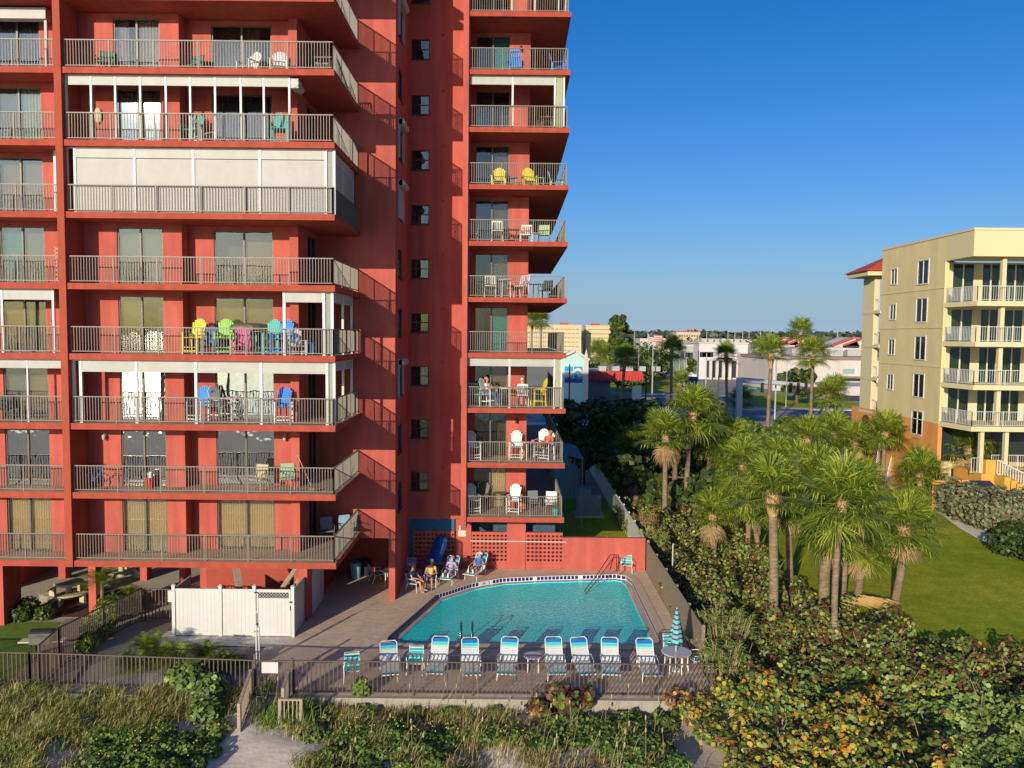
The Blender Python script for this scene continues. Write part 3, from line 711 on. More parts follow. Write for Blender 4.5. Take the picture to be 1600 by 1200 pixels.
# ================================================================== FENCES ROUND THE POOL
FDK = mat('bronze_fence_paint', (0.085, 0.065, 0.05), rough=0.5, var=0.1)
WOODW = mat('weathered_wood', (0.30, 0.24, 0.17), rough=0.9, var=0.25, scale=4, stretch=(1,1,8))
def fence_run(name, pts, label, z=0.0, h=1.2, step=0.15, post=2.1, mt=FDK, cat='fence', pk=0.034, group=None):
    root = empty(name, (pts[0][0], pts[0][1], 0), label=label, cat=cat, group=group)
    for a, b in zip(pts[:-1], pts[1:]):
        a = Vector((a[0], a[1], 0)); b = Vector((b[0], b[1], 0)); L = (b-a).length; d = (b-a)/L
        q = max(1, round(L/post))
        m = M(); m.bar((a.x,a.y,z+h), (b.x,b.y,z+h), 0.045, 0.04); m.bar((a.x,a.y,z+0.12), (b.x,b.y,z+0.12), 0.03, 0.03)
        n = int(L/step)
        for i in range(1, n):
            p = a+d*(L*i/n); m.box(p.x-pk/2, p.x+pk/2, p.y-pk/2, p.y+pk/2, z+0.1, z+h-0.015)
        m.build('picket_panel', mt, root, world=True)
        for i in range(q+1):
            p = a+d*(L*i/q); s_ = M(); s_.box(p.x-0.028, p.x+0.028, p.y-0.028, p.y+0.028, z-0.4, z+h+0.02); s_.build('post', mt, root, world=True)
    return root
fence_run('picket_fence', [(-7.35,26.45),(6.9,26.45)], 'long bronze picket fence between the sun loungers and the dune', step=0.15)
fence_run('picket_fence', [(-34,27.0),(-16.65,26.9),(-8.75,26.45)], 'bronze picket fence along the dune in front of the grill and the boardwalk')
a = G(108, 1070); b = G(245, 965)
fence_run('picket_fence', [(-16.35, 26.95), (-16.6, 28.6), (-15.7, 33.2)], 'dark picket fence running back beside the boardwalk towards the parking', h=1.45, step=0.10, pk=0.022)
fence_run('picket_fence', [(-15.6, 33.3), (-13.9, 33.2)], 'short dark picket fence beside the white vinyl enclosure', h=1.4)
# gate with a blank white sign
gt = empty('fence_gate', (-8.7, 26.4, 0), label='narrow bronze picket gate with a blank white sign at the end of the dune path', cat='gate')
m = M(); m.bar((-8.68,26.42,1.2),(-7.4,26.42,1.2),0.045); m.bar((-8.68,26.42,0.12),(-7.4,26.42,0.12),0.04)
for i in range(12): m.box(-8.64+i*0.11, -8.62+i*0.11, 26.41, 26.43, 0.12, 1.2)
m.build('picket_panel', FDK, gt, world=True)
for x in (-8.68, -7.40):
    m = M(); m.box(x-0.035, x+0.035, 26.385, 26.455, -0.3, 1.45 if x < -8 else 1.3); m.build('post', FDK, gt, world=True)
m = M(); m.box(-8.42, -7.86, 26.35, 26.365, 0.80, 1.18); m.build('sign_board', VINYL, gt, world=True)
m = M(); m.tube([(-7.55, 26.40, 0.9), (-7.55, 26.34, 0.9)], 0.03, 8); m.build('latch', STEEL, gt, world=True)
# wooden landing rails of the dune steps
def wood_rail(pts, label, hh=1.0, n=7):
    root = empty('wooden_rail', (pts[0][0], pts[0][1], 0), label=label, cat='handrail', group='wooden rails of the dune steps')
    for i, (x, y, z) in enumerate(pts):
        m = M(); m.box(x-0.05, x+0.05, y-0.05, y+0.05, z-0.4, z+hh+0.03); m.build('post', WOODW, root, world=True)
    m = M()
    for a, b in zip(pts[:-1], pts[1:]):
        a = Vector(a); b = Vector(b); m.bar(a+Vector((0,0,hh)), b+Vector((0,0,hh)), 0.10, 0.05); m.bar(a+Vector((0,0,0.15)), b+Vector((0,0,0.15)), 0.05, 0.08)
        for k in range(1, n): p = a.lerp(b, k/n); m.box(p.x-0.017, p.x+0.017, p.y-0.017, p.y+0.017, p.z+0.12, p.z+hh-0.02)
    m.build('rail', WOODW, root, world=True)
wood_rail([(-8.74,26.2,-0.05), (-8.52,24.4,-0.35)], 'wooden rail with balusters on the left side of the dune steps', n=14)
wood_rail([(-7.45,26.1,-0.05), (-7.30,25.0,-0.1)], 'wooden rail running from the gate on the right of the dune steps', n=9)
wood_rail([(-7.36,24.85,-0.3), (-6.68,24.85,-0.3)], 'short wooden barrier with pale pickets across the dune edge', n=5, hh=0.9)
m = M()
for i in range(6): m.box(-8.25, -7.4, 24.5+i*0.32, 24.80+i*0.32, -0.42+i*0.065, -0.35+i*0.065)
st = m.build('wooden_steps', mat('grey_planks', (0.26,0.24,0.22), rough=0.9, var=0.2, scale=5)); tag(st, 'weathered plank ramp leading down from the gate to the sand', 'steps')
# board fence on the right edge of the deck
BOARD = mat('grey_brown_board_fence', (0.20, 0.16, 0.11), rough=0.9, var=0.22, scale=2.5, stretch=(1,1,6))
fr_ = empty('board_fence', (7.2, 31, 0), label='tall grey wooden board fence along the right edge of the pool deck', cat='fence')
m = M(); y = 29.0
while y < 41.2: m.box(7.17, 7.20, y, y+0.138, 0.0, 1.62); y += 0.142
m.build('board_panel', BOARD, fr_, world=True)
for y in (29.0, 31.4, 33.8, 36.2, 38.6, 41.0):
    m = M(); m.box(7.20, 7.29, y-0.045, y+0.045, 0, 1.66); m.build('post', BOARD, fr_, world=True)
m = M(); m.box(7.20, 7.24, 29.0, 41.2, 1.2, 1.29); m.box(7.20, 7.24, 29.0, 41.2, 0.3, 0.39); m.build('rail', BOARD, fr_, world=True)
# white vinyl enclosure
vf = empty('vinyl_enclosure', (-11.3, 31.7, 0), label='white vinyl privacy enclosure with a lattice topped gate under the lowest balcony', cat='fence')
VY = 31.62; VX = [XP(p, VY, 1.0) for p in (272, 345, 398, 458)]
VH = 1.98
for i, x in enumerate(VX):
    m = M(); yy = VY; m.box(x-0.065, x+0.065, yy-0.065, yy+0.065, 0, VH+0.10); m.box(x-0.08, x+0.08, yy-0.08, yy+0.08, VH+0.10, VH+0.14); m.lathe([(0.09, VH+0.14), (0.001, VH+0.19)], (x, yy), 4)
    m.build('post', VINYL, vf, world=True)
def vpanel(x0, x1, lat=False):
    m = M(); m.box(x0, x1, VY-0.03, VY+0.03, 0.06, 0.2); m.box(x0, x1, VY-0.03, VY+0.03, VH-0.12, VH)
    x = x0; top = VH-0.12 if not lat else VH-0.46
    n = max(3, int((x1-x0)/0.15)); w_ = (x1-x0)/n
    for i in range(n): m.box(x0+i*w_+0.002, x0+(i+1)*w_-0.002, VY-0.018, VY+0.018, 0.2, top)
    if lat: m.box(x0, x1, VY-0.03, VY+0.03, top, top+0.10)
    return m
vpanel(VX[0]+0.067, VX[1]-0.067).build('panel', VINYL, vf, world=True); vpanel(VX[1]+0.067, VX[2]-0.067).build('panel', VINYL, vf, world=True)
gtx0, gtx1 = VX[2]+0.09, VX[3]-0.09
gate = vpanel(gtx0+0.07, gtx1-0.07, True); gate.box(gtx0, gtx0+0.068, VY-0.035, VY+0.035, 0.05, VH); gate.box(gtx1-0.068, gtx1, VY-0.035, VY+0.035, 0.05, VH)
gate = gate.build('gate', VINYL, vf, world=True)
m = M(); m.box(gtx0+0.075, gtx1-0.075, VY+0.10, VY+0.11, VH-0.5, VH-0.1); m.build('lattice_shade_sheet', DARKFR, gate, world=True)  # dark sheet added behind the lattice for the shade in its gaps
m = M(); x0, x1, z0, z1 = gtx0+0.07, gtx1-0.07, VH-0.36, VH-0.12; 
def clipbar(m, xa, za, dx, y):
    pts = []
    L = z1-z0; xb = xa+dx*L; 
    a = (xa, z0); b = (xb, z1)
    def cl(p, q):
        x = min(max(p[0], x0), x1); t = 0 if q[0] == p[0] else (x-p[0])/(q[0]-p[0]); return (x, p[1]+(q[1]-p[1])*t)
    if max(xa, xb) <= x0 or min(xa, xb) >= x1: return
    p, q = cl(a, b), cl(b, a)
    m.bar((p[0], y, p[1]), (q[0], y, q[1]), 0.012, 0.028, up=(0,1,0))
for i in range(-3, 14):
    clipbar(m, x0+i*0.13, z0, 1.0, VY-0.008); clipbar(m, x0+i*0.13, z0, -1.0, VY+0.008)
m.build('lattice', VINYL, gate, world=True)
for (x, z) in ((gtx0-0.02, VH-0.12), (gtx0-0.02, 0.25), (gtx1+0.02, VH-0.5)):
    m = M(); m.box(x-0.06, x+0.06, VY-0.085, VY-0.068, z-0.03, z+0.03); m.build('hinge', BLACK, gate, world=True)
m = M(); m.box(gtx1-0.02, gtx1+0.01, VY-0.075, VY-0.04, VH-0.85, VH-0.65); m.build('gate_handle', BLACK, gate, world=True)
for (x, ya, yb) in ((VX[0], 31.7, 33.3), (VX[3], 31.7, 33.3), (VX[3]+0.12, 34.2, 36.3)):
    m = M(); m.box(x-0.02, x+0.02, ya, yb, 0.05, VH-0.02)
    m.box(x-0.028, x+0.028, ya, yb, VH-0.1, VH); m.build('side_panel', VINYL, vf, world=True)
m = M(); sl = empty('column_block', (0,0,0)); bpy.data.objects.remove(sl)
m = M(); m.box(VX[3]-0.25, VX[3]+0.13, 33.35, 34.15, 0, 2.98); tp(m, 'column', CORAL)
# leaning timber boards in the enclosure
for i, (x, a, z) in enumerate(((-10.6, 0.9, 2.3), (-10.1, 1.0, 2.6), (-11.5, -0.4, 2.2))):
    m = M(); m.bar((x, 33.2+i*0.2, 0.2), (x+a*1.5, 34.4, z), 0.3, 0.05); o = m.build('timber_board', WOODW)
    tag(o, ['pale timber board leaning in the white enclosure', 'longest timber board leaning to the right in the white enclosure', 'timber board leaning to the left in the white enclosure'][i], 'board')
# outdoor shower post
sh = empty('shower_post', G(403, 1042), label='slim white shower post standing by the dune gate', cat='shower')
g = G(403, 1042); m = M(); m.tube([(g[0]-0.045, g[1], 0), (g[0]-0.045, g[1], 1.6)], 0.035, 8); m.tube([(g[0]+0.045, g[1]+0.03, 0), (g[0]+0.045, g[1]+0.03, 1.5)], 0.03, 8); m.build('pole', VINYL, sh, world=True)
m = M(); m.tube([(g[0], g[1], 1.5), (g[0], g[1], 2.05), (g[0], g[1]-0.12, 2.1)], 0.012, 6); m.ball((g[0], g[1]-0.02, 1.62), 0.05); m.build('shower_head', STEEL, sh, world=True)

# ================================================================== FURNITURE PROTOTYPES (front towards -y)
STR = [mat('strap_blue', (0.01, 0.12, 0.42), rough=0.5, var=0.08), mat('strap_aqua', (0.05, 0.48, 0.42), rough=0.5, var=0.08), mat('strap_white', (0.55, 0.56, 0.53), rough=0.5, var=0.05),
       mat('strap_teal', (0.02, 0.20, 0.24), rough=0.5, var=0.08), mat('strap_pale_aqua', (0.28, 0.55, 0.48), rough=0.5, var=0.05)]
CHW = mat('chair_white_frame', (0.60, 0.60, 0.57), rough=0.35, var=0.04)
def lounger(name='sun_lounger', back=53, stripes=True):
    root = empty(name); W = 0.31
    hy, hz = 0.20, 0.36; ca, sa = math.cos(R(back)), math.sin(R(back)); BL = 0.88
    m = M()
    for s in (-1, 1): m.tube([(s*W, -0.98, hz), (s*W, hy, hz)], 0.02, 6)
    m.tube([(-W, -0.98, hz), (W, -0.98, hz)], 0.02, 6)
    m.build('seat_frame', CHW, root)
    m = M(); ty, tz = hy+ca*BL, hz+sa*BL
    m.tube([(-W, hy, hz), (-W, hy+ca*(BL-0.08), hz+sa*(BL-0.08)), (-W+0.07, ty, tz), (W-0.07, ty, tz), (W, hy+ca*(BL-0.08), hz+sa*(BL-0.08)), (W, hy, hz)], 0.02, 6); m.build('back_frame', CHW, root)
    m = M(); n = 13; seq = [2,2,2,2,2,2,2,2,4,1,1,0,0]
    for i in range(n):
        t0 = 0.03+i*0.060; t1 = t0+0.052
        m.face([(-W, hy+ca*t0-0.01, hz+sa*t0), (W, hy+ca*t0-0.01, hz+sa*t0), (W, hy+ca*t1-0.01, hz+sa*t1), (-W, hy+ca*t1-0.01, hz+sa*t1)], seq[i])
    m.build('back_straps', STR, root)
    m = M(); n = 19; seq = [3,3,1,4]+[2]*15
    for i in range(n):
        y0 = -0.95+i*0.060; m.box(-W, W, y0, y0+0.051, hz+0.012, hz+0.02, seq[i])
    m.build('seat_straps', STR, root)
    for s in (-1, 1):
        for y in (-0.70, 0.42):
            m = M(); m.tube([(s*W, y, hz), (s*(W+0.02), y-0.04, 0.02)], 0.018, 6); m.build('leg', CHW, root)
        m = M(); m.tube([(s*(W+0.04), -0.25, hz), (s*(W+0.04), -0.22, hz+0.2), (s*(W+0.04), 0.15, hz+0.26), (s*(W+0.04), 0.32, hz+0.2)], 0.016, 6); m.build('armrest', CHW, root)
    return root
def strap_chair(name='strap_chair', cols=(3,1,3,4)):
    root = empty(name); W = 0.27
    m = M(); m.tube([(-W,-0.25,0.42),(-W,0.22,0.40),(-W+0.02,0.40,0.86),(W-0.02,0.40,0.86),(W,0.22,0.40),(W,-0.25,0.42),(-W,-0.25,0.42)], 0.017, 6); m.build('frame', CHW, root)
    m = M()
    for i in range(8): m.box(-W, W, -0.24+i*0.058, -0.19+i*0.058, 0.425, 0.432, cols[i % len(cols)])
    m.build('seat', STR, root); m = M()
    for i in range(7):
        t0, t1 = 0.06+i*0.125, 0.16+i*0.125; f = lambda t: (0.22+0.18*t, 0.40+0.46*t)
        a, b = f(t0), f(t1); m.face([(-W, a[0]-.012, a[1]), (W, a[0]-.012, a[1]), (W, b[0]-.012, b[1]), (-W, b[0]-.012, b[1])], cols[(i+1) % len(cols)])
    m.build('backrest', STR, root)
    for s in (-1, 1):
        m = M(); m.tube([(s*W,-0.25,0.42),(s*(W+0.02),-0.30,0.01)], 0.017, 6); m.build('leg', CHW, root)
        m = M(); m.tube([(s*W,0.22,0.40),(s*(W+0.02),0.36,0.01)], 0.017, 6); m.build('leg', CHW, root)
        m = M(); m.tube([(s*W,-0.27,0.42),(s*(W+0.03),-0.24,0.63),(s*(W+0.03),0.2,0.64),(s*W,0.32,0.62)], 0.017, 6); m.build('armrest', CHW, root)
    return root
def adirondack(name, mt, tall=True, frame=None, cushion=None):
    root = empty(name); sz = 0.66 if tall else 0.36; fm = frame or mt
    m = M()
    for i in range(6): m.box(-0.27, 0.27, -0.28+i*0.095, -0.20+i*0.095, sz-0.005-i*0.012, sz+0.015-i*0.012)
    m.build('seat', mt, root)
    m = M()
    for i in range(7):
        t = (i-3)/3.0; x = t*0.24; hh = 0.78-0.16*t*t
        m.bar((x*0.75, 0.24, sz-0.06), (x*1.12, 0.24+hh*0.32, sz+hh), 0.073, 0.018, up=(0,1,0))
    m.bar((-0.2, 0.40, sz+0.42), (0.2, 0.40, sz+0.42), 0.02, 0.06)
    m.build('backrest', mt, root)
    for s in (-1, 1):
        m = M(); m.box(s*0.34-0.06, s*0.34+0.06, -0.34, 0.38, sz+0.22, sz+0.24); m.build('armrest', mt, root)
        m = M(); m.bar((s*0.31, -0.27, sz+0.22), (s*0.31, -0.29, 0), 0.05, 0.07); m.build('leg', fm, root)
        m = M(); m.bar((s*0.31, 0.30, sz+0.22), (s*0.31, 0.36, 0), 0.05, 0.07); m.build('leg', fm, root)
    m = M(); m.bar((-0.31, -0.28, sz*0.42), (0.31, -0.28, sz*0.42), 0.06, 0.03); m.bar((-0.31, -0.28, sz*0.2), (0.31, -0.28, sz*0.2), 0.03, 0.05)
    for s in (-1, 1): m.bar((s*0.31, -0.28, sz*0.42), (s*0.31, 0.34, sz*0.42), 0.03, 0.05)
    m.build('stretcher', fm, root)
    if cushion:
        m = M(); m.box(-0.23, 0.23, -0.25, 0.2, sz+0.02, sz+0.09); m.box(-0.21, 0.21, 0.20, 0.28, sz+0.05, sz+0.5); m.build('cushion', cushion, root)
    return root
def patio_chair(name, fm, sm, slats=False, tall=False):
    root = empty(name); W = 0.26; sz = 0.44 if not tall else 0.62
    m = M(); m.box(-W, W, -0.25, 0.22, sz-0.02, sz+0.02); m.build('seat', sm, root)
    m = M()
    if slats:
        for i in range(6): m.bar((-W+0.03+i*0.092, 0.22, sz), (-W+0.03+i*0.092, 0.34, sz+0.50), 0.03, 0.02)
        m.bar((-W, 0.34, sz+0.52), (W, 0.34, sz+0.52), 0.03, 0.08)
    else: m.face([(-W,0.21,sz),(W,0.21,sz),(W,0.34,sz+0.54),(-W,0.34,sz+0.54)]); m.face([(-W,0.225,sz),(-W,0.355,sz+0.54),(W,0.355,sz+0.54),(W,0.225,sz)])
    m.build('backrest', sm, root)
    m = M(); m.tube([(-W-0.01,0.22,sz),(-W-0.01,0.35,sz+0.55),(W+0.01,0.35,sz+0.55),(W+0.01,0.22,sz)], 0.016, 6); m.build('frame', fm, root)
    for s in (-1, 1):
        for (y, y2) in ((-0.24,-0.28), (0.21,0.32)):
            m = M(); m.tube([(s*(W+0.01),y,sz),(s*(W+0.03),y2,0.0)], 0.017, 6); m.build('leg', fm, root)
        m = M(); m.tube([(s*(W+0.02),-0.26,sz),(s*(W+0.04),-0.24,sz+0.22),(s*(W+0.04),0.28,sz+0.24)], 0.018, 6); m.build('armrest', fm, root)
    return root
def table(name, mt, r=0.45, h=0.72, rnd_=True, fm=None, legs=4):
    root = empty(name); m = M()
    if rnd_: m.lathe([(r-0.02, h-0.03), (r, h-0.02), (r, h), (r-0.03, h+0.005), (0.01, h+0.006)], (0,0), 28)
    else: m.box(-r, r, -r*0.7, r*0.7, h-0.04, h)
    m.build('table_top', mt, root)
    for i in range(legs):
        a = math.pi/4+i*2*math.pi/legs; q = r*0.75
        m = M(); m.tube([(q*math.cos(a), q*math.sin(a)*(1 if rnd_ else 0.6), h-0.03), (q*0.98*math.cos(a), q*0.98*math.sin(a)*(1 if rnd_ else .6), h*0.5), (q*1.05*math.cos(a), q*1.05*math.sin(a)*(1 if rnd_ else .6), 0)], 0.022, 6); m.build('leg', fm or mt, root)
    return root
# --- row of loungers facing the sea
LP = lounger('sun_lounger')
rowg = 'striped sun loungers lined up along the fence'
LROW = [(612,28.35,'sun lounger whose faded back leans low, first lounger left of the pool ladder side'), (687,28.5,'third seat of the striped row, sun lounger just left of the pool ladder'), (738,28.4,'striped sun lounger directly in front of the pool ladder'), (796,28.5,'striped sun lounger left of the small white side table'),
        (869,28.55,'striped sun lounger right of the small white side table'), (912,28.55,'striped sun lounger in the middle of the three right of the side table'), (955,28.55,'striped sun lounger on the right of the three beside the side table'), (1013,28.5,'striped sun lounger with a raised seat beside the umbrella table')]
LPF = lounger('sun_lounger', back=34)
USED2 = {}
for i, (px, y, lb) in enumerate(LROW):
    place(LP if i else LPF, USED if i else USED2, (XP(px-2, y, 0.8), y-0.15, 0.03), R([12,-3,6,-5,3,9,-4,2][i]), lb, rowg)
SC = strap_chair('strap_chair'); SC2 = None
for (px, y, rz, lb) in ((550,27.6,12,'white pool chair with green and aqua straps at the left end of the lounger row'), (649,28.3,0,'white pool chair with blue and aqua straps between two sun loungers'),
        (590,38.9,120,'white framed pool chair at the left side of the shaded patio table'), (617,39.6,180,'white framed pool chair behind the shaded patio table'), (639,39.9,-10,'blue strapped pool chair beside the coral column in the shade'),
        (648,37.55,65,'pool chair with green straps on which the person in the pink hat sits'), (673,38.2,0,'pool chair on which the person in the striped shirt sits'), (979,40.9,-8,'white pool chair against the coral garden wall by the pool handrail'),
        (1050,29.7,5,'white strapped chair half hidden behind the closed umbrella'), (1090,28.8,-80,'aqua strapped chair at the right of the umbrella table beside the bushes')):
    place(SC, USED, (XP(px, y, 0.4), y, 0.03), R(rz), lb, 'strap chairs around the pool deck')
for (px, y, rz, lb) in ((703,39.2,-12,'sun lounger in which the person in lavender reclines'), (745,39.9,-22,'sun lounger in which the person in the blue shirt reclines')):
    place(LP, USED, (XP(px, y, 0.4), y, 0.03), R(rz), lb, 'occupied sun loungers behind the pool')
# low tan recliner between them
tbl = mat('table_top_glass', (0.45, 0.43, 0.42), rough=0.25, var=0.04)
TB = table('round_table', tbl, 0.36, 0.56, fm=CHW)
place(TB, USED, (XP(833, 28.6, 0.5), 28.6, 0.03), 0, 'small round white side table standing between the sun loungers', 'round pool tables')
TB2 = table('round_table', tbl, 0.56, 0.70, fm=CHW, legs=6); ux = XP(1057, 28.75, 0.7)
place(TB2, USED, (ux, 28.75, 0.03), 0, 'large round white table under the closed striped umbrella', 'round pool tables')
TB3 = table('round_table', mat('shaded_glass_top', (0.10,0.10,0.11), rough=0.2), 0.55, 0.70, fm=CHW)
place(TB3, USED, (XP(613, 38.6, 0.7), 38.6, 0.03), 0, 'round dark patio table in the shade beside the coral column', 'round pool tables')
# closed umbrella
um = empty('closed_umbrella', (ux-0.02, 28.75, 0.03), label='closed umbrella striped aqua and navy above the right table', cat='umbrella')
m = M(); m.tube([(0,0,0.02),(0,0,2.35)], 0.022, 8); m.build('pole', VINYL, um)
UM = [mat('umbrella_aqua', (0.12,0.42,0.34), rough=0.8, var=0.1), mat('umbrella_navy', (0.015,0.04,0.10), rough=0.8, var=0.2), mat('umbrella_grey', (0.20,0.28,0.32), rough=0.8, var=0.1)]
m = M(); n = 24; rows = 22
for j in range(rows+1):
    t = j/rows; z = 2.3 - t*1.25; r0 = 0.035+0.24*t**0.9
    for k in range(n): a = 2*math.pi*k/n; rr = r0*(1+0.16*math.sin(a*8+t*2)+0.06*math.sin(a*3)); m.v.append((rr*math.cos(a), rr*math.sin(a), z+0.03*math.sin(a*4)*t))
for j in range(rows):
    for k in range(n): m.f.append((j*n+k, j*n+(k+1)%n, (j+1)*n+(k+1)%n, (j+1)*n+k)); m.m.append([1,0,0,1,2,2][j % 6])
m.build('canopy', UM, um, smooth=True)
m = M(); m.lathe([(0.22,0),(0.22,0.05),(0.05,0.08)], (0,0), 16); m.build('base', CHW, um)

# ================================================================== PEOPLE
SKIN = mat('sunned_skin', (0.42, 0.17, 0.09), rough=0.6, var=0.06); SKIN2 = mat('fair_skin', (0.50, 0.25, 0.16), rough=0.6, var=0.06)
def skinned(name, chains, mt, parent):
    """chains: list of lists of (x,y,z,r); equal positions are welded, first point is the root"""
    vs, rs, es, idx = [], [], [], {}
    for ch in chains:
        prev = None
        for (x, y, z, r) in ch:
            key = (round(x,4), round(y,4), round(z,4))
            if key not in idx: idx[key] = len(vs); vs.append((x,y,z)); rs.append(r)
            i = idx[key]
            if prev is not None and prev != i: es.append((prev, i))
            prev = i
    me = bpy.data.meshes.new(name); me.from_pydata(vs, es, []); me.materials.append(mt)
    o = bpy.data.objects.new(name, me); COL.objects.link(o); o.parent = parent
    sk = o.modifiers.new('Skin', 'SKIN'); sk.use_smooth_shade = True
    for i, d in enumerate(me.skin_vertices[0].data):
        q = rs[i]; d.radius = q if isinstance(q, tuple) else (q, q); d.use_root = (i == 0)
    o.modifiers.new('Sub', 'SUBSURF').levels = 1; o.modifiers['Sub'].render_levels = 2
    return o
def person(loc, rz, label, skin, shirt, shorts, shoe, hat=None, hair=(0.3,0.28,0.25), sh=0.44, lean=12, legs='sit', arms='lap', long_leg=False, group='people relaxing around the tower'):
    root = empty('person', loc, rz, label, 'person', group)
    L = R(lean)
    def T(u, v, x=0):        # along the spine u, in front v
        return (x, 0.10 + u*math.sin(L) - v*math.cos(L), sh+0.10 + u*math.cos(L) + v*math.sin(L))
    P = (*T(0, 0), 0.13); W_ = (*T(0.18, 0), 0.115); C_ = (*T(0.36, 0), 0.13); S_ = (*T(0.46, -0.01), 0.10); N_ = (*T(0.54, 0), 0.052); H0 = (*T(0.62, 0.02), 0.072); H1 = (*T(0.70, 0.015), 0.098); H2 = (*T(0.78, 0.0), 0.075)
    nose = (*T(0.685, 0.125), 0.016)
    ch = [[P, W_, C_, S_, N_, H0, H1, H2], [H1, nose]]
    tors = [[(P[0],P[1],P[2],0.145), (W_[0],W_[1],W_[2],0.135), (C_[0],C_[1],C_[2],0.15), (S_[0],S_[1],S_[2],0.11)]]
    short = [[(P[0],P[1],P[2],0.148)]]; pants = []
    for s in (-1, 1):
        hip = (s*0.10, P[1]-0.03, P[2]-0.03, 0.088)
        if legs == 'sit': kn = (s*0.13, P[1]-0.46, sh+0.09, 0.058); an = (s*0.12+0.02, P[1]-0.50, 0.09, 0.038); to = (s*0.14+0.02, P[1]-0.68, 0.04, 0.03); 
        else: kn = (s*0.12, P[1]-0.42, sh+0.26, 0.058); an = (s*0.11, P[1]-0.82, sh+0.07, 0.040); to = (s*0.13, P[1]-0.86, sh+0.24, 0.03)
        mid = tuple((hip[i]+kn[i])/2 for i in range(3))+(0.075,); cal = (kn[0]*0.6+an[0]*0.4, kn[1]*0.6+an[1]*0.4+0.02, kn[2]*0.6+an[2]*0.4, 0.052)
        ch.append([P, hip, mid, kn, cal, an, to])
        short.append([(P[0],P[1],P[2],0.148), (*hip[:3],0.108), (*mid[:3],0.095)] + ([(*kn[:3],0.075), (*an[:3],0.058)] if long_leg else [((mid[0]+kn[0])/2,(mid[1]+kn[1])/2,(mid[2]+kn[2])/2,0.083)]))
        sho = (*T(0.44, 0, s*0.185), 0.062)
        if arms == 'lap': el = (*T(0.18, 0.10, s*0.27), 0.042); wr = (*T(0.10, 0.33, s*0.10), 0.028)
        elif arms == 'rest': el = (*T(0.18, 0.02, s*0.30), 0.042); wr = (*T(0.15, 0.28, s*0.28), 0.028)
        elif arms == 'table': el = (*T(0.20, 0.16, s*0.24), 0.042); wr = (*T(0.22, 0.42, s*0.15), 0.028)
        else: el = (*T(0.40, -0.02, s*0.40), 0.042); wr = (*T(0.58, -0.03, s*0.12), 0.028)
        ch.append([S_, sho, el, wr]); tors.append([(S_[0],S_[1],S_[2],0.11), (*sho[:3],0.078), (sho[0]*0.45+el[0]*0.55, sho[1]*0.45+el[1]*0.55, sho[2]*0.45+el[2]*0.55, 0.062)])
        w_ = Vector(wr[:3]); d = (w_-Vector(el[:3])).normalized(); sd_ = d.cross(Vector((0,0,1))).normalized(); dn = Vector((0,0,-0.35))
        pm = w_+d*0.06; ch.append([wr, (*pm, 0.032)])
        for k, (off, ln) in enumerate(((-0.03,0.065),(-0.01,0.075),(0.01,0.07),(0.03,0.055))):
            b0 = pm+d*0.025+sd_*off; b1 = b0+(d+dn*0.4)*ln*0.55; b2 = b1+(d+dn)*ln*0.5; ch.append([(*pm, 0.032), (*b0,0.010), (*b1,0.009), (*b2,0.008)])
        th = w_+d*0.03+sd_*(-0.045*s); ch.append([wr, (*th, 0.012), (*(th+d*0.04), 0.009)])
        m = M(); m.ball((to[0], (an[1]+to[1])/2, (an[2]+to[2])/2), (0.05, 0.13, 0.055) if legs == 'sit' else (0.05, 0.05, 0.13), 8); m.build('shoe', shoe, root, smooth=True)
        e = T(0.70, 0.103, s*0.035); m = M(); m.ball(e, 0.011, 6); m.build('eye', BLACK, root)
        e = T(0.69, 0.0, s*0.097); m = M(); m.ball(e, (0.012,0.02,0.03), 6); m.build('ear', skin, root, smooth=True)
    m = M(); e = T(0.645, 0.098); m.box(e[0]-0.022, e[0]+0.022, e[1]-0.004, e[1]+0.004, e[2]-0.004, e[2]+0.004); m.build('mouth', mat('lips', (0.3,0.07,0.06)), root)
    skinned('body', ch, skin, root); skinned('shirt', tors, shirt, root); skinned('trousers' if long_leg else 'shorts', short, shorts, root)
    hc = T(0.735, -0.018)
    if hat:
        m = M(); m.lathe([(0.19, hc[2]+0.02), (0.125, hc[2]+0.035), (0.115, hc[2]+0.10), (0.06, hc[2]+0.135)] if hat[1] else [(0.112, hc[2]-0.01), (0.118, hc[2]+0.05), (0.09, hc[2]+0.09), (0.03, hc[2]+0.11)], hc[:2], 14)
        if not hat[1]: m.box(-0.07, 0.07, hc[1]-0.20, hc[1]-0.09, hc[2]+0.01, hc[2]+0.025)
        m.build('hat', hat[0], root, smooth=False)
    else:
        m = M(); m.ball((hc[0], hc[1]+0.012, hc[2]+0.012), (0.105,0.108,0.088), 10); m.build('hair', mat('hair_%d' % int(hair[0]*100), hair, rough=0.8), root, smooth=True)
    return root
def cl(n, c): return mat(n, c, rough=0.85, var=0.08)
person((XP(649,37.5,0.6), 37.5, 0.03), R(65), 'person in a broad pink hat seated in profile beside the coral column', SKIN2, cl('dark_top',(0.03,0.03,0.05)), cl('dark_shorts',(0.03,0.03,0.035)), cl('sandal',(0.3,0.2,0.12)), hat=(cl('pink_hat',(0.75,0.06,0.22)), True), sh=0.42, lean=6)
person((XP(673,38.2,0.6), 38.15, 0.03), R(-6), 'person in a yellow and orange shirt seated with folded arms facing the sea', SKIN, cl('yellow_orange_shirt',(0.62,0.33,0.10)), cl('charcoal_shorts',(0.05,0.055,0.07)), cl('grey_shoe',(0.15,0.16,0.18)), sh=0.42, lean=8, arms='lap')
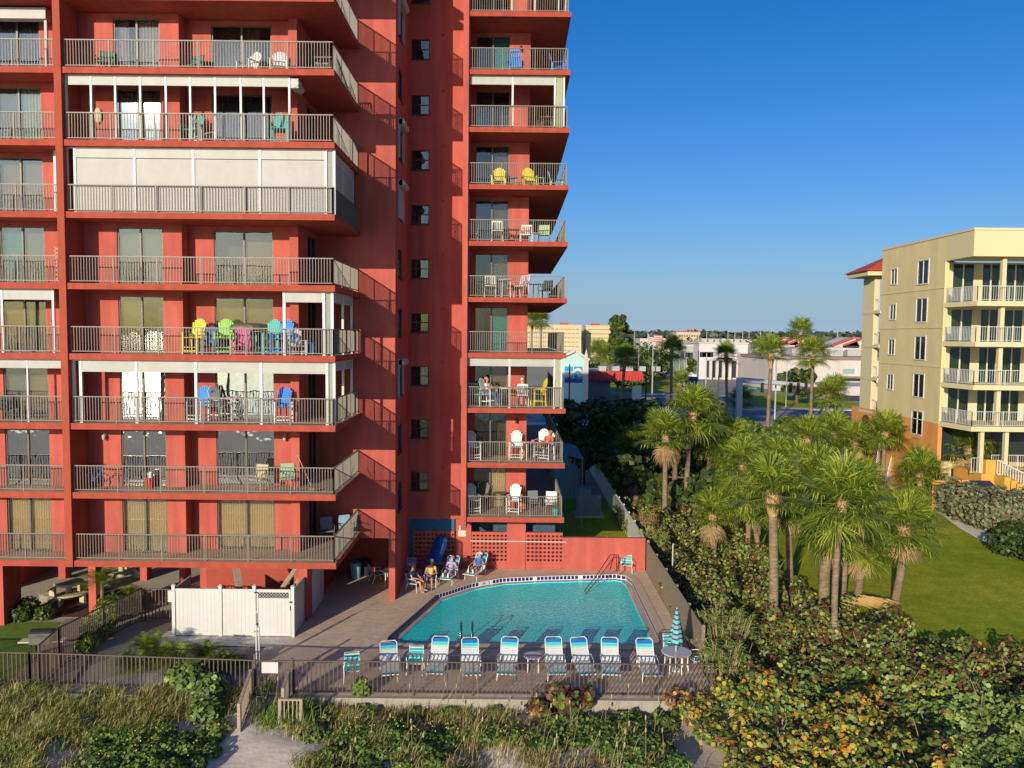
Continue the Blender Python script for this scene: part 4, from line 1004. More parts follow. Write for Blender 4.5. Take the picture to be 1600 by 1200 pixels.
person((XP(703,39.2,0.5), 39.15, 0.03), R(-12), 'person in a lavender top reclining in a lounger behind the pool', SKIN2, cl('lavender_top',(0.35,0.33,0.55)), cl('lavender_trousers',(0.33,0.30,0.45)), cl('white_shoe',(0.6,0.58,0.5)), hair=(0.35,0.2,0.1), sh=0.34, lean=30, legs='out', long_leg=True)
person((XP(745,39.9,0.5), 39.85, 0.03), R(-22), 'person in a bright blue shirt and white cap reclining in a lounger', SKIN, cl('bright_blue_shirt',(0.01,0.14,0.50)), cl('khaki_shorts',(0.26,0.26,0.18)), cl('white_shoe',(0.6,0.58,0.5)), hat=(cl('white_cap',(0.6,0.6,0.58)), False), sh=0.34, lean=30, legs='out')
z3, z2 = zf(3), zf(2)
person((XP(766,40.3,z3+0.6), 40.3, z3), R(60), 'person in a white shirt and jeans at the left of the third floor balcony table', SKIN, cl('white_shirt',(0.55,0.54,0.52)), cl('jeans',(0.05,0.10,0.22)), cl('brown_shoe',(0.1,0.06,0.04)), sh=0.60, lean=10, arms='table', long_leg=True, hair=(0.4,0.2,0.12))
person((XP(817,40.2,z3+0.6), 40.2, z3), R(170), 'person with grey hair seen from behind at the third floor balcony table', SKIN2, cl('grey_shirt',(0.45,0.43,0.38)), cl('blue_shorts',(0.05,0.08,0.2)), cl('brown_shoe',(0.1,0.06,0.04)), sh=0.60, lean=10, arms='table', hair=(0.5,0.48,0.44))
person((XP(853,40.4,z2+0.6), 40.4, z2), R(-35), 'person in an orange red top reclining on the second floor balcony', SKIN, cl('orange_red_top',(0.55,0.10,0.06)), cl('dark_blue_shorts',(0.03,0.04,0.15)), cl('sandal',(0.3,0.2,0.12)), sh=0.66, lean=26, legs='out', arms='rest', hair=(0.35,0.32,0.26))
# ================================================================== THINGS ON THE BALCONIES
def paint(n, c): return mat(n, c, rough=0.5, var=0.06)
PC = {'yellow': paint('yellow_chair', (0.60,0.48,0.02)), 'blue': paint('blue_chair', (0.01,0.20,0.60)), 'white': paint('white_chair', (0.58,0.58,0.55)), 'green': paint('lime_chair', (0.22,0.52,0.07)),
      'pink': paint('pink_chair', (0.60,0.06,0.24)), 'teal': paint('teal_chair', (0.04,0.38,0.30)), 'aqua': paint('pale_aqua_chair', (0.18,0.42,0.45)), 'navy': paint('navy_chair', (0.015,0.05,0.20)), 'brown': paint('brown_chair', (0.14,0.07,0.03)),
      'bronze': paint('bronze_chair', (0.09,0.07,0.055)), 'tan': paint('tan_chair', (0.38,0.32,0.18)), 'black': paint('black_chair', (0.02,0.02,0.022)), 'dgreen': paint('dark_green_chair', (0.05,0.12,0.08)), 'sage': paint('sage_cushion', (0.28,0.40,0.22)), 'grey': paint('grey_sling', (0.14,0.15,0.17)), 'lblue': paint('light_blue_cushion', (0.25,0.38,0.50)), 'red': paint('red_plastic', (0.55,0.02,0.02))}
BORD = {1:'lowest', 2:'second', 3:'third', 4:'fourth', 5:'fifth', 6:'sixth', 7:'seventh', 8:'eighth', 9:'ninth'}
PRO = {}
def proto(key):
    if key in PRO: return PRO[key]
    kind, c1, c2 = (key.split('/')+[None, None])[:3]
    if kind == 'adt': o = adirondack('adirondack_chair', PC[c1], True, PC[c2] if c2 else None)
    elif kind == 'ad': o = adirondack('adirondack_chair', PC[c1], False, None, PC[c2] if c2 else None)
    elif kind == 'pc': o = patio_chair('patio_chair', PC[c1], PC[c2 or c1])
    elif kind == 'ps': o = patio_chair('slatted_chair', PC[c1], PC[c2 or c1], True)
    elif kind == 'pst': o = patio_chair('slatted_chair', PC[c1], PC[c2 or c1], True, True)
    elif kind == 'ts': o = table('side_table', PC[c1], 0.25, 0.50, fm=PC[c1])
    elif kind == 'tt': o = table('balcony_table', PC[c1], 0.38, 0.95, True, fm=PC[c1])
    elif kind == 'tr': o = table('balcony_table', PC[c1], 0.42, 0.74, False, fm=PC[c1])
    o.name = o.name; PRO[key] = o; return o
def put(key, px, Y, k, rz, label, group=None):
    p = proto(key); u = 'used_'+key
    o = p if not USED.get(u) else copy_tree(p); USED[u] = 1
    o.location = (XP(px, Y, zf(k)+0.4), Y, zf(k)); o.rotation_euler = (0, 0, R(rz))
    cats = {'adt':'chair','ad':'chair','pc':'chair','ps':'chair','pst':'chair','ts':'table','tt':'table','tr':'table'}
    tag(o, label, cats[key.split('/')[0]], group); return o
ga, gb = 'chairs on the left balconies', 'chairs on the right balconies'
L_, R_ = 'left stack', 'right stack'
# left stack
for a in (('adt/yellow',303,32.0,4,-10,'tall yellow adirondack chair on the fourth balcony of the left stack',ga), ('adt/green',350,32.0,4,8,'tall lime green adirondack chair on the fourth balcony',ga),
    ('ad/navy',326,31.9,4,5,'low navy chair between the yellow and the lime green chair',ga), ('ad/pink',377,31.85,4,10,'pink adirondack chair next to the lime green chair',ga), ('tt/aqua',406,31.9,4,0,'tall pale aqua balcony table right of the pink chair',None),
    ('adt/teal',425,32.3,4,0,'teal chair tucked behind the pale aqua balcony table',ga), ('adt/blue',441,32.0,4,-12,'tall bright blue chair beside the white shutter post on the fourth balcony',ga), ('ad/white',463,32.0,4,30,'white folding chair right of the shutter post on the fourth balcony',ga), ('ts/blue',484,32.2,4,0,'small blue side table at the right end of the fourth balcony',None),
    ('adt/blue/white',310,32.1,3,-12,'tall blue adirondack chair with white legs at the left of the third balcony',ga), ('adt/blue/white',443,32.0,3,10,'tall two tone blue adirondack chair with white legs at the right of the third balcony',ga),
    ('tt/white',414,32.0,3,0,'tall white balcony table left of the right blue chair on the third balcony',None), ('adt/white',345,32.4,3,60,'white chair standing near the open door on the third balcony',ga),
    ('pc/tan',403,32.0,2,-15,'left one of two beige patio chairs on the second balcony',ga), ('pc/tan/sage',449,32.3,2,15,'right one of two beige patio chairs with a green top on the second balcony',ga),
    ('pc/bronze/grey',511,34.6,1,20,'dark sling chair in the shade at the back of the lowest balcony',ga), ('pc/black/lblue',541,35.0,1,30,'dark chair with a light blue sling near the railing of the lowest balcony',ga),
    ('adt/teal',300,32.3,7,-10,'teal adirondack chair at the left of the seventh balcony',ga), ('adt/teal',437,31.95,7,10,'teal adirondack chair at the right of the seventh balcony',ga), ('ad/white',318,32.0,7,60,'white chair beside the left teal chair on the seventh balcony',ga),
    ('pc/black/dgreen',164,32.0,8,10,'dark chair with a green cushion left of the curtained door on the eighth balcony',ga), ('pc/black/dgreen',301,32.4,8,-20,'dark chair with a green cushion right of the curtained door on the eighth balcony',ga),
    ('ad/white',388,32.2,8,-25,'left one of two low white chairs on the eighth balcony',ga), ('ad/white',436,32.1,8,10,'right one of two low white chairs on the eighth balcony',ga), ('tr/bronze',510,32.2,8,0,'bronze patio table at the right end of the eighth balcony',None), ('ps/bronze',500,33.0,8,0,'bronze slatted chair behind the patio table on the eighth balcony',ga),
    ('ts/black',14,31.9,3,0,'small dark table on the third balcony at the left edge',None), ('pc/black',6,32.0,3,20,'dark chair on the third balcony at the left edge',ga)): put(*a)
# right stack
for a in (('ad/blue',806,40.2,9,175,'bright blue adirondack chair before the pier on the ninth balcony of the right stack',gb), ('ad/blue',873,40.3,9,85,'light blue chair in profile at the right end of the ninth balcony',gb),
    ('tr/brown',855,40.4,8,0,'brown wooden table on the eighth balcony of the right stack',None), ('ps/brown',868,41.0,8,60,'brown slatted chair at the table on the eighth balcony of the right stack',gb), ('ps/brown',842,40.9,8,-60,'brown slatted chair left of the wooden table on the eighth balcony of the right stack',gb),
    ('ad/yellow',779,40.5,7,-5,'left one of two yellow adirondack chairs on the seventh balcony of the right stack',gb), ('ad/yellow',827,40.5,7,8,'right one of two yellow adirondack chairs on the seventh balcony of the right stack',gb), ('ts/teal',802,40.3,7,0,'small green side table between the two yellow chairs',None), ('ts/aqua',845,40.3,7,0,'small pale blue table right of the yellow chairs',None), ('ad/aqua',870,41.5,7,90,'pale blue chair in profile at the right end of the seventh balcony',gb),
    ('pc/tan/tan',735,40.2,6,20,'tan wire chair at the left end of the sixth balcony of the right stack',gb), ('pst/white',777,40.4,6,5,'white slatted chair left of the table on the sixth balcony of the right stack',gb), ('ps/white',822,40.5,6,-5,'white slatted chair right of the table on the sixth balcony of the right stack',gb), ('tr/brown',800,40.6,6,0,'reddish brown table on the sixth balcony of the right stack',None), ('pc/tan/sage',850,40.4,6,-5,'chair with a pale green sling on the sixth balcony of the right stack',gb), ('ts/white',836,40.2,6,0,'small white stool beside the pale green chair',None),
    ('ps/bronze',736,40.4,5,60,'brown stacked patio chairs at the left end of the fifth balcony of the right stack',gb), ('pst/white',766,40.5,5,5,'tall white chair left of the white table on the fifth balcony of the right stack',gb), ('tt/white',791,40.4,5,0,'tall white table between the two white chairs on the fifth balcony of the right stack',None), ('pst/white',815,40.4,5,-35,'tall white chair right of the white table on the fifth balcony of the right stack',gb), ('tr/black',840,40.5,5,0,'black patio table on the fifth balcony of the right stack',None), ('pc/black',852,41.2,5,-30,'black chair at the black table on the fifth balcony of the right stack',gb),
    ('pst/aqua',739,40.3,3,10,'pale aqua slatted chair at the left end of the third balcony of the right stack',gb), ('adt/white',764,40.4,3,60,'white chair on which the person in the white shirt sits on the third balcony',gb), ('tt/white',790,40.6,3,0,'white table between the two people on the third balcony',None), ('pst/white',817,40.15,3,175,'white chair seen from behind under the grey haired person',gb), ('adt/yellow',840,40.7,3,-75,'tall yellow adirondack chair turned sideways on the third balcony of the right stack',gb),
    ('adt/white',739,40.4,2,20,'white adirondack chair at the left end of the second balcony of the right stack',gb), ('adt/white',806,40.7,2,-5,'white adirondack chair before the pier on the second balcony of the right stack',gb), ('adt/white',853,40.5,2,-30,'white adirondack chair in which the person in orange red reclines',gb), ('adt/white',846,41.6,2,-20,'white adirondack chair behind the reclining person on the second balcony',gb), ('tt/white',829,40.2,2,0,'tall white table with a pink hat on the second balcony of the right stack',None),
    ('adt/white/white',739,40.4,1,20,'white adirondack chair with a blue cushion at the left end of the lowest right balcony',gb), ('adt/white',803,40.4,1,-12,'white adirondack chair before the pier on the lowest right balcony',gb), ('pc/bronze/grey',834,41.0,1,10,'grey sling chair on the lowest right balcony',gb), ('pc/white',861,40.8,1,-5,'white framed chair at the right end of the lowest right balcony',gb), ('tt/bronze',781,40.9,1,0,'bronze bistro table with an ornament on the lowest right balcony',None), ('adt/bronze',752,41.0,1,-20,'bronze rocking chair on the lowest right balcony behind the white chair',gb)): put(*a)
# small things
def small(name, label, cat, parts, loc, rz=0):
    root = empty(name, loc, rz, label, cat)
    for nm, m, mt in parts: m.build(nm, mt, root, smooth=False)
    return root
hx = XP(833, 40.2, zf(2)+1)
small('pink_hat', 'pink straw hat lying on the tall white table', 'hat', [('brim', M().lathe([(0.17,0),(0.17,0.012),(0.10,0.03)],(0,0),14), PC['pink']), ('crown', M().lathe([(0.10,0.031),(0.09,0.11),(0.04,0.13)],(0,0),12), PC['pink'])], (hx, 40.2, zf(2)+0.96))
px_ = (XP(868, 40.0, zf(1)+.3), 40.0, zf(1))
m1 = M().lathe([(0.11,0),(0.15,0.30),(0.15,0.34),(0.12,0.34)],(0,0),14); m2 = M()
for i in range(60):
    a, t = rnd.uniform(0,6.28), rnd.uniform(0.2,1); L = rnd.uniform(0.3,0.75); x, y = 0.08*math.cos(a), 0.08*math.sin(a)
    q = Vector((math.cos(a)*t*0.4, math.sin(a)*t*0.4, 1)).normalized()*L; s_ = Vector((-math.sin(a), math.cos(a), 0))*0.012
    m2.face([(x-s_.x,y-s_.y,0.3),(x+s_.x,y+s_.y,0.3),(x+q.x,y+q.y,0.3+q.z)])
small('potted_plant', 'leafy plant in a teal pot at the right end of the lowest right balcony', 'plant', [('pot', m1, PC['teal']), ('foliage', m2, leafmat('plant_green', (0.14,0.20,0.04)))], px_)
# wind bell, red tricycle, broom, bicycle on the second left balcony
b_ = (XP(150, 32.0, zf(2)), 31.9, zf(2)); 
bi = empty('bicycle', b_, R(70), 'blue bicycle parked in the left corner of the second balcony', 'bicycle')
for nm, y in (('wheel', -0.5), ('wheel', 0.5)):
    m = M(); m.tube([(0, y+0.33*math.cos(t), 0.34+0.33*math.sin(t)) for t in [2*math.pi*i/20 for i in range(21)]], 0.018, 5)
    for i in range(6): t = math.pi*i/6; m.tube([(0, y+0.33*math.cos(t), 0.34+0.33*math.sin(t)), (0, y-0.33*math.cos(t), 0.34-0.33*math.sin(t))], 0.003, 3)
    m.build(nm, BLACK, bi)
m = M(); 
for a, b in (((0,-0.5,0.34),(0,-0.42,0.95)),((0,-0.44,0.8),(0,0.05,0.32)),((0,-0.44,0.85),(0,0.18,0.85)),((0,0.05,0.32),(0,0.2,0.95)),((0,0.05,0.32),(0,0.5,0.34)),((0,0.5,0.34),(0,0.17,0.82))): m.tube([a, b], 0.018, 6)
m.build('frame', PC['blue'], bi); m = M(); m.tube([(-0.25,-0.38,1.0),(0,-0.42,0.97),(0.25,-0.38,1.0)], 0.014, 6); m.build('handlebar', BLACK, bi); m = M(); m.ball((0,0.2,0.97),(0.07,0.13,0.04)); m.build('saddle', BLACK, bi)
sx = XP(236, 32.3, zf(2)+.3)
small('sand_pail', 'red toy pail with a white lid beside the pier on the second balcony', 'pail', [('pail', M().lathe([(0.13,0),(0.17,0.42)],(0,0),14), PC['red']), ('lid', M().lathe([(0.10,0.421),(0.12,0.60),(0.08,0.66)],(0.03,0),10), PC['white'])], (sx, 32.2, zf(2)))
m = M(); m.tube([(0,0,0.15),(-0.62,0.1,1.5)], 0.016, 6); m2 = M(); m2.bar((-0.12,0,0.13),(0.12,0,0.13),0.06,0.12)
small('broom', 'yellow handled broom leaning at the right end of the second balcony', 'broom', [('handle', m, PC['tan']), ('brush', m2, PC['brown'])], (XP(488, 31.6, zf(2)), 31.6, zf(2)))
m = M(); 
for i in range(8): m.bar((0.12*(-1)**i, 0, 0.1+i*0.17), (0.12*(-1)**(i+1), 0, 0.27+i*0.17), 0.02); m.bar((0.12*(-1)**(i+1), 0, 0.1+i*0.17), (0.12*(-1)**i, 0, 0.27+i*0.17), 0.02)
small('trellis', 'folding wooden trellis beside the fin wall on the fifth balcony at the left edge', 'trellis', [('lattice', m, PC['tan'])], (XP(88, 31.6, zf(5)), 31.7, zf(5)))
m = M(); m.prism([(-0.5,-0.12),(0.5,-0.12),(0.5,0.12),(-0.5,0.12)], 0, 0.03); m.v = [(v[0], v[1]+v[2]*0.2, v[2]) for v in m.v]
# surf leaf ornament on the seventh balcony and dark cover on the fourth
m = M(); m.ball((0,0,0), (0.16,0.05,0.32), 8); small('wall_ornament', 'pale leaf shaped ornament hanging left of the glowing door on the seventh balcony', 'ornament', [('leaf', m, PC['tan'])], (XP(152, 32.3, zf(7)+1.5), 32.33, zf(7)+1.25))
m = M(); n = 12
for j in range(6):
    for k in range(n): a = 2*math.pi*k/n; t = j/5; r = 0.62*math.cos(t*1.3)+0.04*math.sin(a*5); m.v.append((r*math.cos(a)*1.3, 0.45*r*math.sin(a), 1.0+0.28*math.sin(t*1.5)))
for j in range(5):
    for k in range(n): m.f.append((j*n+k, j*n+(k+1)%n, (j+1)*n+(k+1)%n, (j+1)*n+k)); m.m.append(0)
m.f.append(tuple(5*n+k for k in range(n))); m.m.append(0); m2 = M().tube([(0,0,0),(0,0,1.05)], 0.03, 6)
small('covered_table', 'table under a dark cover behind the pink chair on the fourth balcony', 'table', [('cover', m, PC['bronze']), ('leg', m2, BLACK)], (XP(382, 32.5, zf(4)+1.2), 32.55, zf(4)))
# open hot-tub cover / blue slide like cushion behind the pool people
m = M(); prof = [(0,-0.9,0.02),(0,-0.5,0.25),(0,-0.1,0.75),(0,0.25,1.3),(0,0.5,1.75),(0,0.6,1.9)]; wd = [0.25,0.38,0.45,0.46,0.40,0.2]
b0 = len(m.v)
for (x,y,z), w_ in zip(prof, wd):
    for s in (-1,-0.5,0,0.5,1): m.v.append((s*w_, y-(1-s*s)*0.08, z+0.04*(1-s*s)))
for i in range(5):
    for k in range(4): a = b0+i*5+k; m.f.append((a, a+1, a+6, a+5)); m.m.append(0)
bl = m.build('kayak_hull', paint('royal_blue_plastic', (0.005,0.07,0.30))); so = bl.modifiers.new('thick','SOLIDIFY'); so.thickness = 0.05
g = (XP(680, 40.3, 0.8), 40.1, 0.05); bl.location = g; bl.rotation_euler = (0,0,R(-38)); bl.name = 'blue_float'; tag(bl, 'curved royal blue plastic float leaning against the breeze block wall', 'pool float')
# bins in the shaded patio
for px, y, c, lb in ((556, 39.5, 'aqua', 'pale blue round bin in the shaded patio'), (572, 40.0, 'black', 'black lidded bin in the shaded patio')):
    x = XP(px, y, .4); m = M().lathe([(0.22,0),(0.28,0.75),(0.28,0.8)], (0,0), 16); m2 = M().lathe([(0.29,0.801),(0.29,0.84),(0.1,0.9)], (0,0), 16)
    small('waste_bin', lb, 'bin', [('barrel', m, PC[c]), ('lid', m2, PC[c if c == 'black' else 'grey'])], (x, y, 0.02))
m = M(); m.box(-0.35,0.35,-0.25,0.25,0.0,0.75); m2 = M(); m2.box(-0.37,0.37,-0.27,0.27,0.751,0.80)
small('storage_cabinet', 'dark cabinet standing behind the reclining people by the pool', 'cabinet', [('body', m, PC['black']), ('top', m2, PC['grey'])], (XP(684, 39.7, 0.4), 39.75, 0.03), R(5))

# ================================================================== LEFT FOREGROUND
CTB = mat('cast_concrete', (0.42, 0.38, 0.24), rough=0.85, var=0.15, scale=6, bump=0.3)
def picnic(loc, rz, label):
    root = empty('concrete_picnic_table', loc, rz, label, 'picnic table', 'concrete picnic sets')
    M().lathe([(0.60,0.70),(0.62,0.72),(0.62,0.78),(0.58,0.80)], (0,0), 24).build('table_top', CTB, root)
    M().lathe([(0.22,0),(0.16,0.1),(0.13,0.5),(0.22,0.699)], (0,0), 14).build('pedestal', CTB, root)
    for q in range(3):
        a0 = q*2*math.pi/3+0.3; m = M(); pin, pout = [], []
        for i in range(9): a = a0+i*1.3/8; pin.append((0.85*math.cos(a), 0.85*math.sin(a))); pout.append((1.2*math.cos(a), 1.2*math.sin(a)))
        m.prism(pin[::-1]+pout, 0.38, 0.46); bo = m.build('bench', CTB, root)
        for i in (0.2, 1.1):
            a = a0+i; m = M(); m.box(-0.16,0.16,-0.06,0.06,0,0.379); m.rot(a); m.v = [(v[0]+1.02*math.cos(a), v[1]+1.02*math.sin(a), v[2]) for v in m.v]; m.build('bench_leg', CTB, bo)
picnic((G(108,936)[0], G(108,936)[1], 0.03), 0.2, 'concrete round table with curved benches nearest the boardwalk')
picnic((G(190,900)[0], G(190,900)[1], 0.01), 1.3, 'concrete round table with curved benches farther back under the tower')
g = G(68, 1034); gr = empty('charcoal_grill', (g[0], g[1], 0), R(6), 'black lidded barbecue grill with two pale side shelves on the boardwalk', 'grill')
M().box(-0.38,0.38,-0.25,0.25,0.75,0.98).build('firebox', mat('grill_grey', (0.10,0.11,0.09), rough=0.5), gr)
m = M(); n = 10; pts = [(-0.27*math.cos(math.pi*i/n), 0.98+0.28*math.sin(math.pi*i/n)) for i in range(n+1)]
for x in (-0.40, 0.40): m.v += [(x, p[0], p[1]) for p in pts]
for i in range(n): m.f.append((i, i+1, n+2+i, n+1+i)); m.m.append(0)
m.f += [tuple(range(n+1))[::-1], tuple(range(n+1, 2*n+2))]; m.m += [0, 0]; m.build('lid', BLACK, gr, smooth=False)
for s in (-1, 1): M().box(min(s*0.39,s*0.80), max(s*0.39,s*0.80), -0.2, 0.2, 0.80, 0.84).build('side_shelf', mat('pale_board', (0.5,0.45,0.33), var=0.1), gr)
M().tube([(-0.12,-0.27,1.08),(0.12,-0.27,1.08)],0.015,6).build('lid_handle', STEEL, gr)
for (x, y) in ((-0.33,-0.2),(0.33,-0.2),(-0.33,0.2),(0.33,0.2)): M().box(x-0.02,x+0.02,y-0.02,y+0.02,0,0.75).build('leg', BLACK, gr)
m = M(); m.box(XP(272,31.4,1.6)-1.0, XP(272,31.4,1.6)-0.02, 33.1, 33.13, 0.9, 1.4); o = m.build('notice_sign', VINYL); tag(o, 'small pale notice board hung on the dark fence left of the white enclosure', 'sign')

# things in the shaded alley right of the tower
GRN = mat('alley_green_metal', (0.14, 0.20, 0.19), rough=0.6, var=0.15)
g = G(915, 805)
small('utility_cabinet', 'tall green utility cabinet on a slab in the shaded alley', 'cabinet', [('body', M().box(-0.6,0.3,-0.5,0.6,0.1,1.9), GRN), ('roof_panel', M().box(-0.65,0.35,-0.55,0.65,1.901,1.95), GRN), ('plinth', M().box(-0.8,1.2,-0.8,0.8,0.0,0.1), CONC), ('side_box', M().box(0.32,1.0,-0.4,0.5,0.101,1.5), GRN)], g)
m = M(); y = 41.6
while y < 75: m.box(7.25, 7.28, y, y+0.14, 0, 1.5); y += 0.15
wf = empty('white_board_fence', (7.26, 42, 0), label='white board fence along the shaded alley behind the garden wall', cat='fence'); m.build('board_panel', VINYL, wf, world=True)
for i in range(15): M().box(7.285, 7.37, 41.6+i*2.3, 41.7+i*2.3, 0, 1.55).build('post', VINYL, wf, world=True)
m = M(); m.tube([(2.75,43.5,0),(2.75,43.5,2.9),(2.75,44.2,2.9)],0.04,8); o = m.build('downpipe', GRN); tag(o, 'pale vertical pipe at the alley corner of the tower', 'pipe')
m = M(); m.box(2.66, 4.6, 50, 56, 5.0, 5.08); m.v = [(v[0], v[1], v[2]-(v[0]-2.66)*0.25) for v in m.v]; 
aw = empty('alley_awning', (2.7,53,0), label='blue grey canopy over the alley on the side of the tower', cat='awning'); m.build('canopy', mat('awning_blue_grey',(0.10,0.15,0.20),rough=0.7), aw, world=True)
for y in (50.1, 55.9): M().box(4.5,4.56,y-0.03,y+0.03,0,4.5).build('post', GRN, aw, world=True)
# ================================================================== PLANTS
FR = [leafmat('palm_leaf', (0.19,0.25,0.022), 0.4), leafmat('palm_leaf_dark', (0.09,0.14,0.018), 0.4), leafmat('palm_leaf_yellow', (0.32,0.36,0.04), 0.35)]
TRK = mat('palm_trunk', (0.27,0.195,0.12), rough=0.95, var=0.25, scale=5, bump=0.8, bscale=18, stretch=(1,1,2.5))
speckle(TRK, 5.0, 0.8, (0.55,0.55,0.55), (0.5,0.5,6)); speckle(TRK, 1.5, 0.7, (0.62,0.60,0.58))
BOOT = mat('palm_boots', (0.42,0.26,0.13), rough=0.95, var=0.35, scale=10, bump=0.8)
def fan_frond(m, base, direc, size, r):
    """one fan leaf: petiole then a folded fan of narrow leaflets that droop at the tips"""
    d = Vector(direc).normalized(); up = Vector((0,0,1)); side = d.cross(up)
    if side.length < 0.1: side = Vector((1,0,0))
    side.normalize(); nrm = side.cross(d).normalized()
    pl = size*r.uniform(0.40,0.52); b = Vector(base); hub = b + d*pl + Vector((0,0,-0.10*pl*(1-d.z)))
    m.bar(tuple(b), tuple(hub), 0.025, 0.015, 0)
    n = 32; fr = size*0.70
    for i in range(n):
        t = (i+0.5)/n*2-1; a = t*2.05 + r.uniform(-0.05,0.05)
        L = fr*(1-0.22*abs(t))*r.uniform(0.85,1.08)
        dd = (d*math.cos(a)+side*math.sin(a)); dd = (dd + nrm*0.12*math.cos(a)).normalized()
        wv = dd.cross(nrm).normalized()*(0.014*size/1.2+0.003)
        p1 = hub+dd*L*0.45; p2 = hub+dd*L*0.78 + Vector((0,0,-0.06*L)); p3 = hub+dd*L*0.95+Vector((0,0,-0.26*L*r.uniform(0.5,1.3)))
        mi = r.choice((0,0,1,1,2))
        m.face([tuple(hub), tuple(p1-wv), tuple(p1+wv)], mi)
        m.face([tuple(p1-wv), tuple(p2-wv*0.8), tuple(p2+wv*0.8), tuple(p1+wv)], mi)
        m.face([tuple(p2-wv*0.8), tuple(p3), tuple(p2+wv*0.8)], mi)
CROWNS = []
STRAW = mat('dry_palm_leaf', (0.30,0.20,0.09), rough=0.9, var=0.3, scale=4)
def crown_mesh(seed, n=38, size=1.95, low=-0.85):
    r = random.Random(seed); m = M()
    for i in range(n):
        t = (i+0.5)/n; el = low + (1.50-low)*(1-t)**0.85; az = i*2.399+r.uniform(-0.3,0.3)
        d = (math.cos(az)*math.cos(el), math.sin(az)*math.cos(el), math.sin(el))
        fan_frond(m, (d[0]*0.08, d[1]*0.08, r.uniform(-0.1,0.15)), d, size*r.uniform(0.85,1.12), r)
    me = bpy.data.meshes.new('crown'); me.from_pydata(m.v, [], m.f)
    for q in FR: me.materials.append(q)
    me.polygons.foreach_set('material_index', m.m); me.update(); return me
CROWNS = [crown_mesh(3), crown_mesh(8, 34), crown_mesh(15, 42, 1.85), crown_mesh(21, 26, 1.7, -0.45)]
def trunk_path(base, top, bend, n=8, r=None):
    b, t = Vector(base), Vector(top); pts = []
    for i in range(n+1):
        q = i/n; p = b.lerp(t, q); p.x += bend*math.sin(math.pi*q)*0.5 ; p.y += bend*0.3*math.sin(math.pi*q); pts.append(tuple(p))
    return pts
def boots_mesh(m, c0, c1, r0, r1, r, n=90):
    """old leaf bases sticking out round the top of a trunk"""
    c0, c1 = Vector(c0), Vector(c1)
    m.tube([tuple(c0), tuple(c0.lerp(c1,0.5)), tuple(c1)], [r0*0.9, r1*0.95, r1*0.8], 10)
    for i in range(n):
        t = i/n; a = i*2.4; p = c0.lerp(c1, t); rad = r0+(r1-r0)*math.sin(t*2.6); o = Vector((math.cos(a), math.sin(a), 0))
        q = p+o*rad*0.75; tip = q+o*rad*0.55+Vector((0,0,rad*0.9)); s = Vector((-math.sin(a), math.cos(a), 0))*0.035
        m.face([tuple(q-s), tuple(q+s), tuple(tip+s*0.4), tuple(tip-s*0.4)]); m.face([tuple(q-s+Vector((0,0,.05))), tuple(tip), tuple(q+s+Vector((0,0,.05)))])
pal_n = 0
def sabal(base, top, label, r0=0.17, bend=0.0, cs=1.0, ci=None, boots=0.8, group='sabal palms on the lawn', name='sabal_palm', full=False):
    global pal_n
    pal_n += 1; r = random.Random(pal_n*5); root = empty(name, base, 0, label, 'palm tree', group)
    b, t = Vector((0,0,0)), Vector(top)-Vector(base); H = t.length
    pts = trunk_path(b, t, bend); m = M(); m.tube(pts, [r0*(1.15 if i == 0 else 1.0-0.12*i/8)*r.uniform(0.96,1.04) for i in range(9)], 10); m.build('trunk', TRK, root, smooth=True)
    m = M(); up = (t-Vector(pts[-2])).normalized()
    boots_mesh(m, t-up*(boots if not full else H*0.98), t+up*0.15, r0*(0.95 if not full else 1.5), r0*1.55, r, 90 if not full else 260); m.build('leaf_boots', BOOT, root)
    if name == 'sabal_palm' and r.random() < 0.8:
        m = M()
        for i in range(r.randint(3, 7)):
            az = r.uniform(0, 6.28); el = r.uniform(-1.35, -0.95); d_ = (math.cos(az)*math.cos(el), math.sin(az)*math.cos(el), math.sin(el)); fan_frond(m, tuple(t), d_, 1.35*cs, r)
        m.m = [0]*len(m.f); m.build('dead_fronds', STRAW, root)
    c = bpy.data.objects.new('crown', CROWNS[(pal_n if ci is None else ci) % 4]); COL.objects.link(c); c.parent = root; c.location = t+up*0.1; c.rotation_euler = (r.uniform(-.08,.08), r.uniform(-.08,.08), r.uniform(0,6)); c.scale = (cs, cs, cs*r.uniform(0.9,1.05))
    return root
def pal(bx, by, tx, ty, label, dY=0.0, **k):
    """base pixel on the lawn, pixel of the crown base"""
    b = G(bx, by, 0); Y = b[1]+dY; t = PY(tx, ty-12, Y); return sabal(b, t, label, **k)
